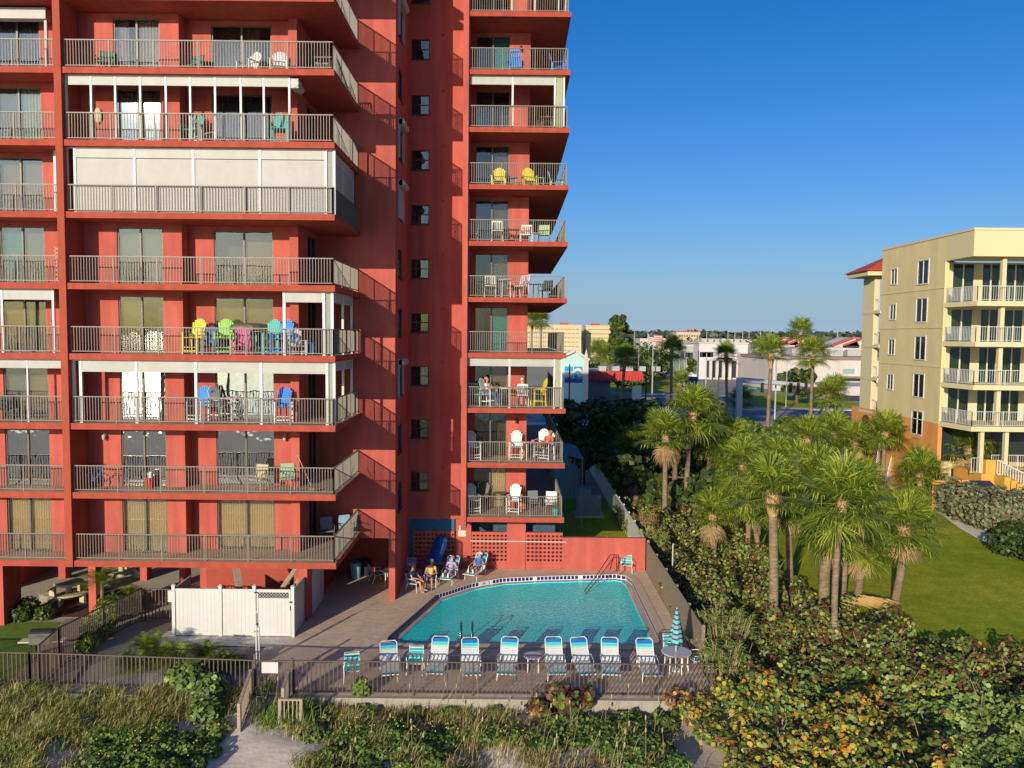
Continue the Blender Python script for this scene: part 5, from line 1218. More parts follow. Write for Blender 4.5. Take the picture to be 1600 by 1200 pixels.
SABALS = [
 (1150,850,1152,770,'short sabal palm in the undergrowth left of the tall front palm',dict(cs=1.1,r0=0.15)), (1185,835,1186,765,'sabal palm in the undergrowth behind the tall front palm',dict(cs=1.15,r0=0.16)), (1215,815,1218,735,'sabal palm in the second row of the cluster, left part',dict(cs=1.25,r0=0.17)),
 (1255,830,1250,745,'sabal palm in the second row of the cluster, middle part',dict(cs=1.2,r0=0.17)), (1345,850,1350,775,'sabal palm in the second row of the cluster, right part',dict(cs=1.15,r0=0.17)), (1150,790,1148,715,'sabal palm between the left group and the cluster, farther back',dict(cs=1.35,r0=0.18)),
 (1208,990,1207,790,'tall sabal palm at the left front of the lawn cluster, trunk straight',dict(cs=1.28,r0=0.20,bend=0.1)),
 (1305,1022,1316,800,'slim leaning sabal palm nearest the camera with a mottled thin trunk',dict(cs=1.22,r0=0.13,bend=-0.35)),
 (1290,966,1300,840,'sabal palm with a stout curved trunk behind the slim leaning one',dict(cs=1.15,r0=0.26,bend=-0.5)),
 (1235,925,1232,800,'sabal palm half hidden behind the tall front one, shaded trunk',dict(cs=1.1,r0=0.17)),
 (1316,945,1322,845,'sabal palm with a pale straight trunk in the middle of the cluster',dict(cs=1.0,r0=0.17)),
 (1339,942,1346,865,'sabal palm just right of the cluster middle with a smooth short trunk',dict(cs=1.1,r0=0.19,bend=0.15)),
 (1397,948,1412,840,'rightmost sabal palm of the front cluster leaning over the open lawn',dict(cs=1.2,r0=0.19,bend=0.3)),
 (1285,905,1280,760,'sabal palm rising behind the cluster with a high broad crown',dict(cs=1.15,r0=0.18)),
 (1116,885,1114,820,'short sabal palm among the sea grape beside the deck fence',dict(cs=1.05,r0=0.17,boots=0.7)),
 (1168,880,1170,800,'sabal palm between the short one and the tall front one',dict(cs=1.05,r0=0.15)),
 (1190,878,1160,740,'sabal palm leaning left behind the short one',dict(cs=1.0,r0=0.14)),
 (990,782,991,715,'short stout sabal palm wrapped in old leaf bases beside the alley fence',dict(cs=1.25,r0=0.30,full=True)),
 (1038,828,1040,696,'sabal palm with a ringed trunk second from the alley',dict(cs=1.35,r0=0.17,boots=1.1)),
 (1074,812,1084,660,'tallest sabal palm of the left group with a leaning trunk',dict(cs=1.5,r0=0.18,boots=1.2,bend=-0.5)),
 (1105,790,1110,690,'sabal palm close behind the tallest palm of the left group',dict(cs=1.45,r0=0.18)),
 (1125,800,1140,730,'sabal palm in the gap right of the left group',dict(cs=1.2,r0=0.16)),
 (1036,772,1022,700,'small slim sabal palm in the shade behind the ringed trunk',dict(cs=1.1,r0=0.12)),
]
for a in SABALS: a[5]['cs'] *= 0.84; pal(*a[:5], **a[5])
FARS = [
 (1200,770,1205,735,'sabal palm crown low in the middle of the far lawn',dict(cs=1.3,r0=0.17)), (1255,775,1262,700,'sabal palm with an orange skirt at the far hedge',dict(cs=1.55,r0=0.2)),
 (1301,755,1303,690,'sabal palm left of the cream building near the hedge',dict(cs=1.5,r0=0.2)), (1337,765,1335,705,'sabal palm beside the yellow surfboard',dict(cs=1.45,r0=0.2)),
 (1378,765,1383,690,'sabal palm in front of the white surfboards',dict(cs=1.5,r0=0.2)), (1437,792,1437,755,'low round sabal palm before the orange wall',dict(cs=1.5,r0=0.2,ci=2)), (1452,775,1462,715,'sabal palm behind the low round one',dict(cs=1.4,r0=0.2)),
 (1517,785,1514,715,'sabal palm beside the white balcony railing of the cream building',dict(cs=1.75,r0=0.24)),
]
for a in FARS: a[5]['cs'] *= 0.74; pal(*a[:5], group='sabal palms near the cream building', **a[5])
# washingtonia palms by the street and beyond
WS = [(967,655,977,560,'dark fan palm left of the street in the shadow of the tower',2.2,.25,118), (1048,650,1049,550,'dark fan palm standing beside the street',2.2,.22,118), (1136,628,1134,555,'dark silhouetted fan palm in front of the white warehouse',2.1,.22,128),
      (1198,672,1204,555,'tall slim fan palm with a red brown collar left of the hedge',2.3,.22,90), (1266,648,1270,556,'tall fan palm with a red brown collar right of the traffic gantry',2.6,.25,112), (1249,600,1250,520,'highest fan palm rising above the warehouse',3.4,.35,200),
      (1289,655,1296,618,'short fan palm behind the hedge left of the cream building',2.2,.3,105), (1307,645,1306,612,'short fan palm next to the cream building',2.4,.3,110), (1153,642,1160,625,'low dark fan palm at the foot of the traffic gantry',2.2,.2,121),
      (935,560,936,552,'distant fan palm left of the red roofed restaurant',3.5,.4,210), (950,566,951,556,'distant fan palm beside the red roofed restaurant',3.6,.4,200), (1060,580,1063,600,'pale fan palm behind the dark street palms',3.0,.35,150), (1188,575,1190,545,'distant fan palm behind the warehouse corner',3.6,.35,240),
      (830,510,831,500,'distant fan palm seen through the third right balcony gap, left',4.5,.5,330), (845,512,845,501,'distant fan palm seen through the right balcony gap, right',4.5,.5,330)]
for (bx, by, tx, ty, lb, cs, r0, Y) in WS:
    bz = (XP(bx, Y, 0), Y, 0.0); t = (XP(tx, Y, 8), Y, ZP(ty + 0.0099*0, Y, XP(tx, Y, 8)))
    sabal(bz, t, lb, r0=r0, cs=cs*0.60, group='fan palms along the street', name='fan_palm', boots=min(1.5, t[2]*0.3))

# leafy trees and shrubs ------------------------------------------------------
import numpy as np
def leaf_cloud(name, centers, n, mats, parent=None, size=0.16, seed=1, flat=0.4, weights=None, disc=False, kind=None, label=None, cat=None, aspect=1.0, offset=(0,0,0), matfn=None):
    """centers: (x,y,z, rx,ry,rz) clumps filled with small leaf faces, denser towards the outside"""
    g = np.random.default_rng(seed); C_ = np.array(centers, float); vol = (C_[:,3]*C_[:,4]*C_[:,5])**(2/3)
    ci = g.choice(len(C_), n, p=vol/vol.sum()); d = g.normal(size=(n,3)); d /= np.linalg.norm(d, axis=1)[:,None]
    rad = g.uniform(0.45,1.0,n)**0.45; P = C_[ci,:3]+d*C_[ci,3:6]*rad[:,None]-np.array(offset)
    nr = d*(0.9)+g.normal(size=(n,3))*0.6+np.array([0,0,flat]); nr /= np.linalg.norm(nr, axis=1)[:,None]
    a = np.cross(nr, g.normal(size=(n,3))); a /= np.linalg.norm(a, axis=1)[:,None]; b = np.cross(nr, a)
    s = size*g.uniform(0.45,1.45,n)[:,None]
    if disc: ang = np.arange(6)*math.pi/3; K = 6
    else: ang = np.array([0, math.pi/2, math.pi, 3*math.pi/2]); K = 4
    V = np.stack([P + a*s*math.cos(t)*(1.0) + b*s*math.sin(t)*(aspect) + nr*s*0.18*abs(math.cos(t)) for t in ang], 1).reshape(-1,3)
    me = bpy.data.meshes.new(name); me.vertices.add(n*K); me.vertices.foreach_set('co', V.ravel()); me.loops.add(n*K); me.loops.foreach_set('vertex_index', np.arange(n*K))
    me.polygons.add(n); me.polygons.foreach_set('loop_start', np.arange(n)*K); me.polygons.foreach_set('loop_total', np.full(n, K))
    for q in mats: me.materials.append(q)
    if matfn is not None: mi = matfn(P, g)
    else: mi = g.choice(len(mats), n, p=weights)
    me.polygons.foreach_set('material_index', mi.astype(np.int32)); me.update(); me.validate()
    o = bpy.data.objects.new(name, me); COL.objects.link(o); o.parent = parent
    return tag(o, label, cat, kind=kind)
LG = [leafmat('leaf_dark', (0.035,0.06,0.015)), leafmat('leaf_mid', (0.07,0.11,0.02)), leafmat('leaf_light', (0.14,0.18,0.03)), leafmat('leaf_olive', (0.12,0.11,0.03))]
BARK = mat('bark', (0.16,0.11,0.07), rough=0.95, var=0.25, scale=6, bump=0.6)
def tree(base, h, r, label, n=2500, seed=1, mats=None, weights=(.35,.4,.2,.05), name='broadleaf_tree', squash=0.75, clumps=16, size=0.22, group=None, cat='tree', tr=0.16, lowc=0.35):
    rr = random.Random(seed); root = empty(name, base, 0, label, cat, group); cs = []
    for i in range(clumps):
        a = rr.uniform(0,6.28); q = r*math.sqrt(rr.uniform(0,0.75)); z = h*(lowc+(0.92-lowc)*rr.uniform(0,1))
        k = r*rr.uniform(0.30,0.5); cs.append((q*math.cos(a), q*math.sin(a), min(z, h-k*0.6), k, k, k*squash))
    m = M(); m.tube([(0,0,0),(rr.uniform(-.1,.1),0,h*0.3),(0,rr.uniform(-.2,.2),h*0.6)], [tr*1.2, tr, tr*0.6], 8)
    for c in cs[:8]: m.tube([(0,0,h*0.28),(c[0]*0.5,c[1]*0.5,(h*0.28+c[2])/2+0.1),(c[0],c[1],c[2])], [tr*0.5,tr*0.3,tr*0.12], 5)
    m.build('trunk', BARK, root, smooth=True)
    leaf_cloud('crown', cs, n, mats or LG, root, size=size, seed=seed, weights=weights); return root
# dark trees in the shadow of the tower, right of the alley
rr = random.Random(5)
for i, (x, y, h, r) in enumerate(((9.5,64,7.5,2.8),(12.5,60,6.0,2.6),(9.2,72,8,3.2),(13,70,7.5,3.2),(17,68,6,2.8),(10.5,80,8.5,3.6),(15.5,80,7.5,3.6),(20,78,6.0,3.2),(11.5,90,8,3.8),(17,92,7,3.6),(23,88,5.5,3),(9.0,56,4.5,1.8),(12.4,53,3.5,1.8),(6,66,7,2.6),(6.5,78,8,3.2),(24,100,5,3))):
    h = min(h, 12.35-(100 if x/y < 0.17 else 128)/1240*y)
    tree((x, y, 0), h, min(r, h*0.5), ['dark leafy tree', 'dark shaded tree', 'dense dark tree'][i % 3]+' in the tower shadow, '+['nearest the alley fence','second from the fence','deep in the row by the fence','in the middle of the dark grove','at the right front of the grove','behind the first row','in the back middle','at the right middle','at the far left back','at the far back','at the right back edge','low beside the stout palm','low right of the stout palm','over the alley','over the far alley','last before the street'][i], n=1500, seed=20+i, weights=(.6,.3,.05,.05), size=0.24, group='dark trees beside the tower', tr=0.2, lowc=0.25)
# tall column tree and mid distance trees
for (px, y, h, r, lb, sq, n) in ((965,190,19,3.0,'tall narrow dark green conifer beyond the restaurant',1.3,5000),(905,170,6.5,4,'green tree behind the mural building',.8,1200),(930,168,6.5,4,'round green tree left of the conifer',.8,1200),(985,180,6.5,4,'green tree right of the conifer',.8,1200),(1003,200,6.5,4,'bushy tree beside the car park',.8,1200),
     (1020,230,5,3,'small tree before the white store',.8,800),(1085,240,6,3,'dark tree at the corner of the white store',.8,800),(1245,150,6.5,3.4,'round green bush tree in front of the warehouse',.8,1200),(1165,300,12,8,'tree behind the warehouse roof',.8,800),(1290,330,12,8,'distant tree between the red gables',.8,600),(1010,300,10,8,'far tree left of the white store',.8,600),(1045,300,9,8,'far tree above the white store',.8,600)):
    cl_ = 16 if sq < 1 else 34
    tree((XP(px, y, 0), y, 0), h, r if sq < 1 else 2.0, lb, n=n, seed=int(px), size=0.4 if y > 140 else .3, squash=sq, clumps=cl_, group='trees beyond the street', tr=0.3)
# hedge row of sea grape behind the palms, light green
hed = [];
for i in range(46):
    x = 27+i*0.62 if i < 40 else 20; hed.append((24.5+i*0.55, 84+rr.uniform(-.8,.8), rr.uniform(1.6,3.0), rr.uniform(1.0,1.6), 1.2, rr.uniform(0.8,1.2)))
leaf_cloud('sea_grape_hedge', hed, 14000, [LG[1], LG[2], leafmat('hedge_light_green', (0.16,0.22,0.03)), LG[0]], size=0.20, seed=4, disc=True, kind=None, label='long light green sea grape hedge along the street behind the palms', cat='hedge', weights=(.3,.35,.25,.1))  # darker and lighter leaf greens mixed at random
hed2 = [(18+i*0.6, 62+rr.uniform(-1,1)+i*0.3, rr.uniform(0.3,1.4), 1.1, 1.1, rr.uniform(0.6,1.0)) for i in range(22)]
leaf_cloud('shrub_border', hed2, 6000, [LG[0], LG[1], leafmat('croton_red', (0.16,0.04,0.02)), LG[3]], size=0.16, seed=5, disc=True, label='dark green and reddish shrub border across the far lawn', cat='shrubs', weights=(.35,.35,.15,.15))
# white picket railing beyond the lawn
fence_run('picket_fence', [(21, 78), (40, 78)], 'white picket railing between the far palms and the hedge', h=1.3, step=0.25, post=3, mt=VINYL, pk=0.05)
# greyish hedge at the cream building (silver buttonwood)
SIL = [leafmat('silver_leaf', (0.22,0.24,0.12)), leafmat('silver_leaf_dark', (0.12,0.14,0.07)), leafmat('reddish_tip', (0.20,0.10,0.07))]
hp = [(1455,772,1.3),(1470,778,1.4),(1485,786,1.4),(1500,795,1.5),(1515,803,1.6),(1530,808,1.6),(1546,815,1.5),(1562,820,1.6),(1580,822,1.6),(1600,825,1.7),(1625,830,1.7),(1490,780,1.2),(1520,793,1.4),(1560,803,1.5),(1600,808,1.5)]
hc = [(*G(px, py+12)[:2], h*0.75, 1.5, 1.3, h*0.95) for px, py, h in hp]
leaf_cloud('silver_hedge', hc, 16000, SIL, size=0.11, seed=6, label='clipped silvery grey hedge curving in front of the cream building', cat='hedge', weights=(.6,.35,.05))
hc = [(*G(px, py)[:2], 0.8, 1.3, 1.2, 0.9) for px, py in ((1580,868),(1600,872),(1625,880),(1590,855),(1640,890))]
leaf_cloud('dark_hedge', hc, 3500, [LG[0], LG[1]], size=0.10, seed=7, label='low dark green hedge at the right edge of the lawn path', cat='hedge', weights=(.5,.5))

# ------------------------------------------------------------------ sea grape thicket (foreground right)
SG = [leafmat('seagrape_green', (0.130,0.195,0.033), trans=0.2), leafmat('seagrape_light', (0.260,0.338,0.091), trans=0.2), leafmat('seagrape_yellow', (0.442,0.390,0.039), trans=0.25), leafmat('seagrape_orange', (0.546,0.247,0.039), trans=0.25),
      leafmat('seagrape_red', (0.38,0.09,0.035), trans=0.25), leafmat('seagrape_maroon', (0.13,0.05,0.03), trans=0.15), leafmat('seagrape_dark', (0.065,0.098,0.026), trans=0.15)]
def in_thicket(x, y):
    if x < 7.35 and y > 26.3: return False
    if y > 43: return x < 13.2-(y-43)*0.12 and y < 56
    if x < 5.5 + max(0, (24.5-y)*0.3): return False
    edge = 15.5 if y < 30 else 15.5-(y-30)*0.42           # boundary with the lawn
    if y < 30.5: edge = 17.5 + (30.5-y)*1.5
    if y > 30.5: edge = 17.5-(y-30.5)*0.55
    edge = max(edge, 13.4)
    return x < edge
cen = []; r3 = random.Random(11); y = 19.0
while y < 56:
    st_ = 0.62 + (y-19)*0.012; x = 4.5
    while x < 30:
        xx, yy = x+r3.uniform(-.3,.3), y+r3.uniform(-.3,.3)
        if in_thicket(xx, yy):
            hgt = 0.75+0.35*math.sin(xx*0.9+yy*0.5)+0.25*math.sin(xx*2.1-yy*1.4)+r3.uniform(-.35,.45)
            if yy < 26.4: hgt += -0.25
            if yy > 41: hgt += 0.1
            if xx < 8.2 and yy > 26.4: hgt = min(hgt, 1.0)
            cen.append((xx, yy, max(0.25, hgt*0.62), r3.uniform(0.38,0.58), r3.uniform(0.38,0.58), max(0.3, hgt*0.55)))
        x += st_
    y += st_*0.95
def sg_mat(P, g):
    n = len(P); x, y = P[:,0], P[:,1]; u = g.random(n)
    nz = np.sin(x*1.9+1)*np.cos(y*1.6)+np.sin(x*0.8-y*1.1)
    mi = np.where(u < .42, 0, np.where(u < .60, 6, np.where(u < .82, 1, np.where(u < .93, 5, 2))))
    warm = (y < 26.6) & (x < 12.5) & (nz+g.normal(size=n)*0.7 > -0.55); v = g.random(n); mi = np.where(warm & (v < .28), 2, mi); mi = np.where(warm & (v > .28) & (v < .50), 3, mi)
    red = (y > 25.0) & (y < 31.5) & (nz+g.normal(size=n)*0.5 > 1.15); mi = np.where(red & (v < .28), 4, mi); mi = np.where(red & (v > .75), 5, mi)
    mar = (y > 27) & (v > .80); mi = np.where(mar, 5, mi)
    grn = (y < 25.5) & (x > 12.5); mi = np.where(grn & (v < .45), 1, np.where(grn & (v < .7), 0, mi)); return mi
leaf_cloud('sea_grape_thicket', cen, 150000, SG, size=0.064, seed=12, flat=0.7, disc=True, kind='stuff', matfn=sg_mat)
# stems poking through
m = M()
for i in range(800):
    c = r3.choice(cen); x, y = c[0]+r3.uniform(-.5,.5), c[1]+r3.uniform(-.5,.5); z = c[2]+c[5]*r3.uniform(0.2,1.1); a = r3.uniform(0,6.28)
    m.tube([(x,y,0.1),(x+0.15*math.cos(a),y+0.15*math.sin(a),z*0.6),(x+0.4*math.cos(a),y+0.4*math.sin(a),z)], [0.018,0.012,0.006], 4, cap=False)
tag(m.build('thicket_stems', mat('dry_stem', (0.36,0.26,0.17), rough=0.9)), kind='stuff')
m = M()
for i in range(160):
    b = G(1345+r3.gauss(0,14), 968+r3.gauss(0,3)); a = r3.uniform(-0.6,0.4); m.face([(b[0],b[1],0.9),(b[0]+0.02,b[1]+0.02,0.92),(b[0]+math.cos(a)*0.7,b[1]-0.3,0.75+r3.uniform(-.1,.15))])
o = m.build('dead_frond', mat('straw', (0.50,0.30,0.10), rough=0.9)); tag(o, 'dry straw coloured palm frond lying on the thicket', 'palm frond')
# light green leafy shrubs: oleander like bush by the deck fence, yellow shrub at the alley
def long_leaf_bush(name, base, h, r, label, n, mt, seed):
    root = empty(name, base, 0, label, 'shrub'); q = random.Random(seed); m = M(); stems = M()
    for s in range(int(n/14)):
        a = q.uniform(0,6.28); rad = r*math.sqrt(q.random()); tip = Vector((rad*math.cos(a), rad*math.sin(a), h*q.uniform(0.6,1.0))); 
        stems.tube([(tip.x*0.3,tip.y*0.3,0),(tip.x*0.8,tip.y*0.8,tip.z*0.6),tuple(tip)], 0.012, 4, cap=False)
        for k in range(14):
            b = q.uniform(0,6.28); e = q.uniform(-0.3,0.9); d = Vector((math.cos(b)*math.cos(e), math.sin(b)*math.cos(e), math.sin(e))); p = tip-Vector((0,0,q.uniform(0,0.35))); L = q.uniform(0.16,0.30); w_ = d.cross(Vector((0,0,1))).normalized()*0.025
            m.face([tuple(p), tuple(p+d*L*0.5-w_), tuple(p+d*L-Vector((0,0,0.05))), tuple(p+d*L*0.5+w_)], q.choice((0,0,1)))
    m.build('foliage', mt, root); stems.build('stem', MATS['dry_stem'], root); return root
LL = [leafmat('long_leaf_green', (0.16,0.22,0.05)), leafmat('long_leaf_light', (0.26,0.32,0.06))]  # two leaf greens, picked at random per leaf
long_leaf_bush('oleander_bush', (8.3,30.0,0), 1.9, 1.1, 'bright green bush with long narrow leaves behind the umbrella table', 1500, LL, 3)
long_leaf_bush('oleander_bush', (7.6,27.6,0), 1.5, 0.8, 'bright green long leaved bush overhanging the right end of the picket fence', 900, LL, 4)
YL_ = [leafmat('yellow_green_leaf', (0.30,0.34,0.04)), leafmat('yellow_green_leaf_b', (0.20,0.26,0.04))]
long_leaf_bush('yellow_shrub', (7.95,43.5,0), 1.7, 0.8, 'yellow green shrub at the corner of the white alley fence', 1000, YL_, 5)
long_leaf_bush('yellow_shrub', (8.0,47.0,0), 1.9, 0.8, 'mixed green shrub farther along the white alley fence', 900, [LL[0], MATS['seagrape_orange']], 6)
m = M(); g = G(1050, 918); m.tube([(g[0],g[1],0),(g[0],g[1],2.2)],0.03,6); o = m.build('marker_pole', VINYL); tag(o, 'thin white pole standing in the bushes beside the deck fence', 'pole')

# ------------------------------------------------------------------ grasses and creepers on the dune
def grass(name, spots, n, L, mats, seed, spread=0.25, lean=0.5, w_=0.012, zfun=dune_z, wind=(0.35,0.1)):
    g = np.random.default_rng(seed); S = np.array(spots, float); ci = g.integers(0, len(S), n); P = S[ci,:2]+g.normal(size=(n,2))*S[ci,2:3]*spread
    z = np.array([zfun(x, y) for x, y in P]); a = g.uniform(0,2*math.pi,n); LL_ = L*g.uniform(0.45,1.2,n)*S[ci,3]; ln = lean*g.uniform(0.2,1.2,n)
    d = np.stack([np.cos(a)*ln+wind[0]*ln, np.sin(a)*ln+wind[1]*ln], 1); b0 = np.column_stack([P, z]); mid = b0+np.column_stack([d*LL_[:,None]*0.35, LL_*0.6]); tip = b0+np.column_stack([d*LL_[:,None]*1.0, LL_*(0.95-0.35*ln)])
    s = np.column_stack([-np.sin(a), np.cos(a), np.zeros(n)])*w_
    V = np.stack([b0-s, b0+s, mid+s*0.8, mid-s*0.8, tip], 1).reshape(-1,3); me = bpy.data.meshes.new(name); me.vertices.add(n*5); me.vertices.foreach_set('co', V.ravel())
    i5 = np.arange(n)*5; lp = np.stack([i5, i5+1, i5+2, i5+3, i5+3, i5+2, i5+4], 1).ravel(); me.loops.add(n*7); me.loops.foreach_set('vertex_index', lp)
    me.polygons.add(n*2); me.polygons.foreach_set('loop_start', np.stack([np.arange(n)*7, np.arange(n)*7+4], 1).ravel()); me.polygons.foreach_set('loop_total', np.tile([4,3], n))
    for q in mats: me.materials.append(q)
    me.polygons.foreach_set('material_index', np.repeat(g.integers(0, len(mats), n), 2).astype(np.int32)); me.update(); me.validate()
    o = bpy.data.objects.new(name, me); COL.objects.link(o); tag(o, kind='stuff'); return o
GR = [leafmat('grass_green', (0.240,0.288,0.060)), leafmat('grass_straw', (0.504,0.396,0.180)), leafmat('grass_olive', (0.312,0.288,0.084))]
GT = [leafmat('grass_tan', (0.42,0.34,0.17)), leafmat('grass_rust', (0.36,0.22,0.10)), GR[2]]
LL_G = leafmat('dune_green', (0.14,0.20,0.035))
def zone(poly, n, seed, h=1.0, r=1.0):
    q = random.Random(seed); xs = [p[0] for p in poly]; ys = [p[1] for p in poly]; out = []
    while len(out) < n:
        x, y = q.uniform(min(xs), max(xs)), q.uniform(min(ys), max(ys)); c = False
        for i in range(len(poly)):
            a, b = poly[i], poly[i-1]
            if (a[1] > y) != (b[1] > y) and x < (b[0]-a[0])*(y-a[1])/(b[1]-a[1])+a[0]: c = not c
        if c: g_ = G(x, y, -0.1); out.append((g_[0], g_[1], r*q.uniform(0.7,1.3), h*q.uniform(0.6,1.2)))
    return out
Z1 = zone([(-60,1085),(375,1088),(372,1105),(250,1140),(130,1150),(60,1150),(40,1215),(-60,1215)], 130, 1)
Z2 = zone([(420,1080),(560,1085),(700,1095),(860,1120),(1040,1125),(1050,1150),(900,1150),(700,1150),(480,1150),(410,1120)], 150, 2)
Z3 = zone([(560,1150),(760,1150),(880,1170),(1040,1150),(1040,1230),(520,1230)], 45, 3, 1.0)
grass('dune_grass', Z1, 20000, 0.46, [GR[0],GR[2],GR[0],GR[1],LL_G], 1, 0.22, lean=0.8); grass('dune_grass', Z2, 15000, 0.36, [GR[0],GR[2],GR[0],GR[1],GT[0]], 2, 0.24, lean=0.8); grass('dune_grass', Z3, 4500, 0.42, GR+GT, 3, 0.25, lean=0.8)
grass('tan_grass', zone([(430,1090),(560,1100),(700,1100),(780,1110),(600,1140),(460,1130)], 26, 4)+zone([(180,1090),(330,1100),(260,1130),(150,1130)], 16, 6), 3600, 0.55, GT+[GR[0],GR[2]], 4, 0.28, lean=0.9)
grass('lush_grass', zone([(425,1080),(470,1080),(470,1120),(425,1125)], 14, 5), 2500, 0.75, [GR[0], leafmat('reed_green', (0.14,0.24,0.04))], 5, 0.3)
CR = [leafmat('creeper_green', (0.135,0.243,0.041)), leafmat('creeper_dark', (0.04,0.07,0.015)), leafmat('creeper_olive', (0.216,0.243,0.054))]
def creeper(name, zn, n, seed, size=0.055, hh=0.28, mats=CR, w=(.5,.3,.2)):
    cs = [(x, y, dune_z(x, y)+0.12, 0.38*r_, 0.38*r_, hh) for x, y, r_, h_ in zn]; leaf_cloud(name, cs, n, mats, size=size, seed=seed, flat=0.8, kind='stuff', weights=w)
creeper('dune_creeper', zone([(150,1135),(345,1130),(335,1160),(290,1215),(130,1215)], 62, 7), 14000, 7, hh=0.22)
creeper('dune_creeper', zone([(450,1118),(700,1128),(880,1138),(870,1168),(760,1148),(640,1162),(560,1150),(470,1148)], 48, 8), 10500, 8, hh=0.2)
creeper('dune_creeper', zone([(600,1165),(700,1160),(720,1215),(560,1215)], 14, 28), 3200, 28, hh=0.2)
creeper('dune_creeper', zone([(860,1110),(1050,1110),(1060,1215),(960,1190),(880,1160)], 46, 9), 9000, 9, hh=0.22)
creeper('dune_creeper', [(x, 25.9+r3.uniform(-.1,.15), 0.7, 1) for x in [-7.2,-6.9,-6.1,-5.2,-4.9,-4.6,-3.2,-2.1,-1.9,-0.4]]+[(x, 25.9, 0.6, 1) for x in (1.5,2.0,4.2,5.0,5.6,6.2,6.6)], 2600, 19, hh=0.26)
creeper('dune_creeper', zone([(-30,1150),(20,1150),(15,1215),(-30,1215)], 10, 10), 1500, 10)
grass('dune_grass', zone([(480,1140),(600,1150),(560,1215),(470,1215)], 16, 41)+zone([(110,1150),(150,1150),(130,1215),(70,1215)], 8, 42), 3200, 0.34, [GR[0],LL_G,GR[2],GR[1]], 41, 0.3, lean=0.8)
creeper('dune_creeper', zone([(500,1150),(590,1150),(590,1215),(510,1215)], 10, 43), 2200, 43, hh=0.18)
# yellow flowers
m = M()
for x, y, r_, h_ in zone([(130,1140),(340,1140),(300,1200),(120,1200)], 22, 12)+zone([(480,1122),(860,1140),(840,1160),(560,1150)], 40, 13):
    z = dune_z(x, y)+0.42; m.ball((x+r3.uniform(-.3,.3), y, z), 0.022, 5)
tag(m.build('dune_flowers', paint('flower_yellow', (0.6,0.5,0.02))), kind='stuff')
# sea oat stalks
m = M()
for x, y, r_, h_ in Z3[:26]+Z2[:22]:
    for k in range(1):
        z = dune_z(x, y); H = r3.uniform(0.9,1.7); dx = r3.uniform(-.1,.5); m.tube([(x,y,z),(x+dx*0.4,y,z+H*0.6),(x+dx,y-0.05,z+H)], [0.007,0.006,0.005], 4, cap=False); m.ball((x+dx*1.05,y-0.05,z+H), (0.03,0.03,0.09), 5)
tag(m.build('sea_oats', GT[0]), kind='stuff')
# low sea grape bushes on the dune
def bush(name, cs, n, label, mats, seed, size, disc=True, w=None, cat='shrub'):
    c0 = cs[0]; root = empty(name, (c0[0], c0[1], 0), 0, label, cat); m = M(); q = random.Random(seed)
    for c in cs:
        for k in range(5): m.tube([(c[0]-c0[0],c[1]-c0[1],-0.2),(c[0]-c0[0]+q.uniform(-.3,.3)*c[3],c[1]-c0[1]+q.uniform(-.3,.3)*c[3],c[2]+c[5]*0.5)], 0.012, 4, cap=False)
    m.build('stem', MATS['dry_stem'], root); leaf_cloud('foliage', cs, n, mats, root, size=size, seed=seed, disc=disc, offset=(c0[0],c0[1],0), weights=w, flat=0.6); return root
def gp(px, py, z=0): g_ = G(px, py, z); return g_[0], g_[1]
bush('sea_grape_bush', [(*gp(300,1085),0.55,0.55,0.5,0.65),(*gp(330,1095),0.4,0.5,0.5,0.5),(*gp(278,1078),0.5,0.4,0.4,0.5),(*gp(320,1118),0.2,0.5,0.45,0.4)], 1600, 'sea grape bush with round glossy leaves at the fence left of the dune steps', [SG[0],SG[1],SG[6]], 31, 0.085, w=(.5,.12,.38))
bush('sea_grape_bush', [(*gp(872,1100),0.25,0.5,0.4,0.5),(*gp(890,1105),0.2,0.5,0.4,0.4),(*gp(912,1098),0.2,0.4,0.4,0.35),(*gp(840,1112),0.1,0.4,0.4,0.3)], 800, 'small reddish sea grape bush at the pool fence', [SG[5],SG[3],SG[0],SG[6]], 32, 0.09, w=(.45,.12,.25,.18))
bush('green_bush', [(*gp(565,1085),0.2,0.35,0.35,0.4)], 700, 'small bright green bush at the fence below the aqua chair', [LL[0], CR[0]], 33, 0.05, disc=False, w=(.5,.5))
# planting inside the fence on the left
bush('boardwalk_shrub', [(*gp(150,1000),0.5,0.6,0.5,0.5),(*gp(165,975),0.5,0.5,0.5,0.5),(*gp(135,1020),0.4,0.4,0.5,0.4)], 1300, 'yellow green croton shrubs beside the boardwalk', [YL_[0],YL_[1],LG[1]], 34, 0.07, disc=False, w=(.4,.35,.25))
bush('boardwalk_shrub', [(*gp(175,960),0.5,0.6,0.5,0.5),(*gp(195,950),0.4,0.5,0.5,0.4)], 900, 'dark green shrub behind the dark picket fence', [LG[1],LG[2],LG[0]], 35, 0.07, disc=False, w=(.4,.2,.4))
bush('lawn_border_shrub', [(*gp(20,965),0.35,0.5,0.4,0.4),(*gp(45,962),0.4,0.5,0.4,0.45),(*gp(70,968),0.3,0.4,0.4,0.35),(*gp(33,970),0.3,0.5,0.4,0.4)], 1500, 'dark green border plants at the edge of the small front lawn', [LG[0],LG[1],LG[2]], 36, 0.06, disc=False, w=(.35,.4,.25))
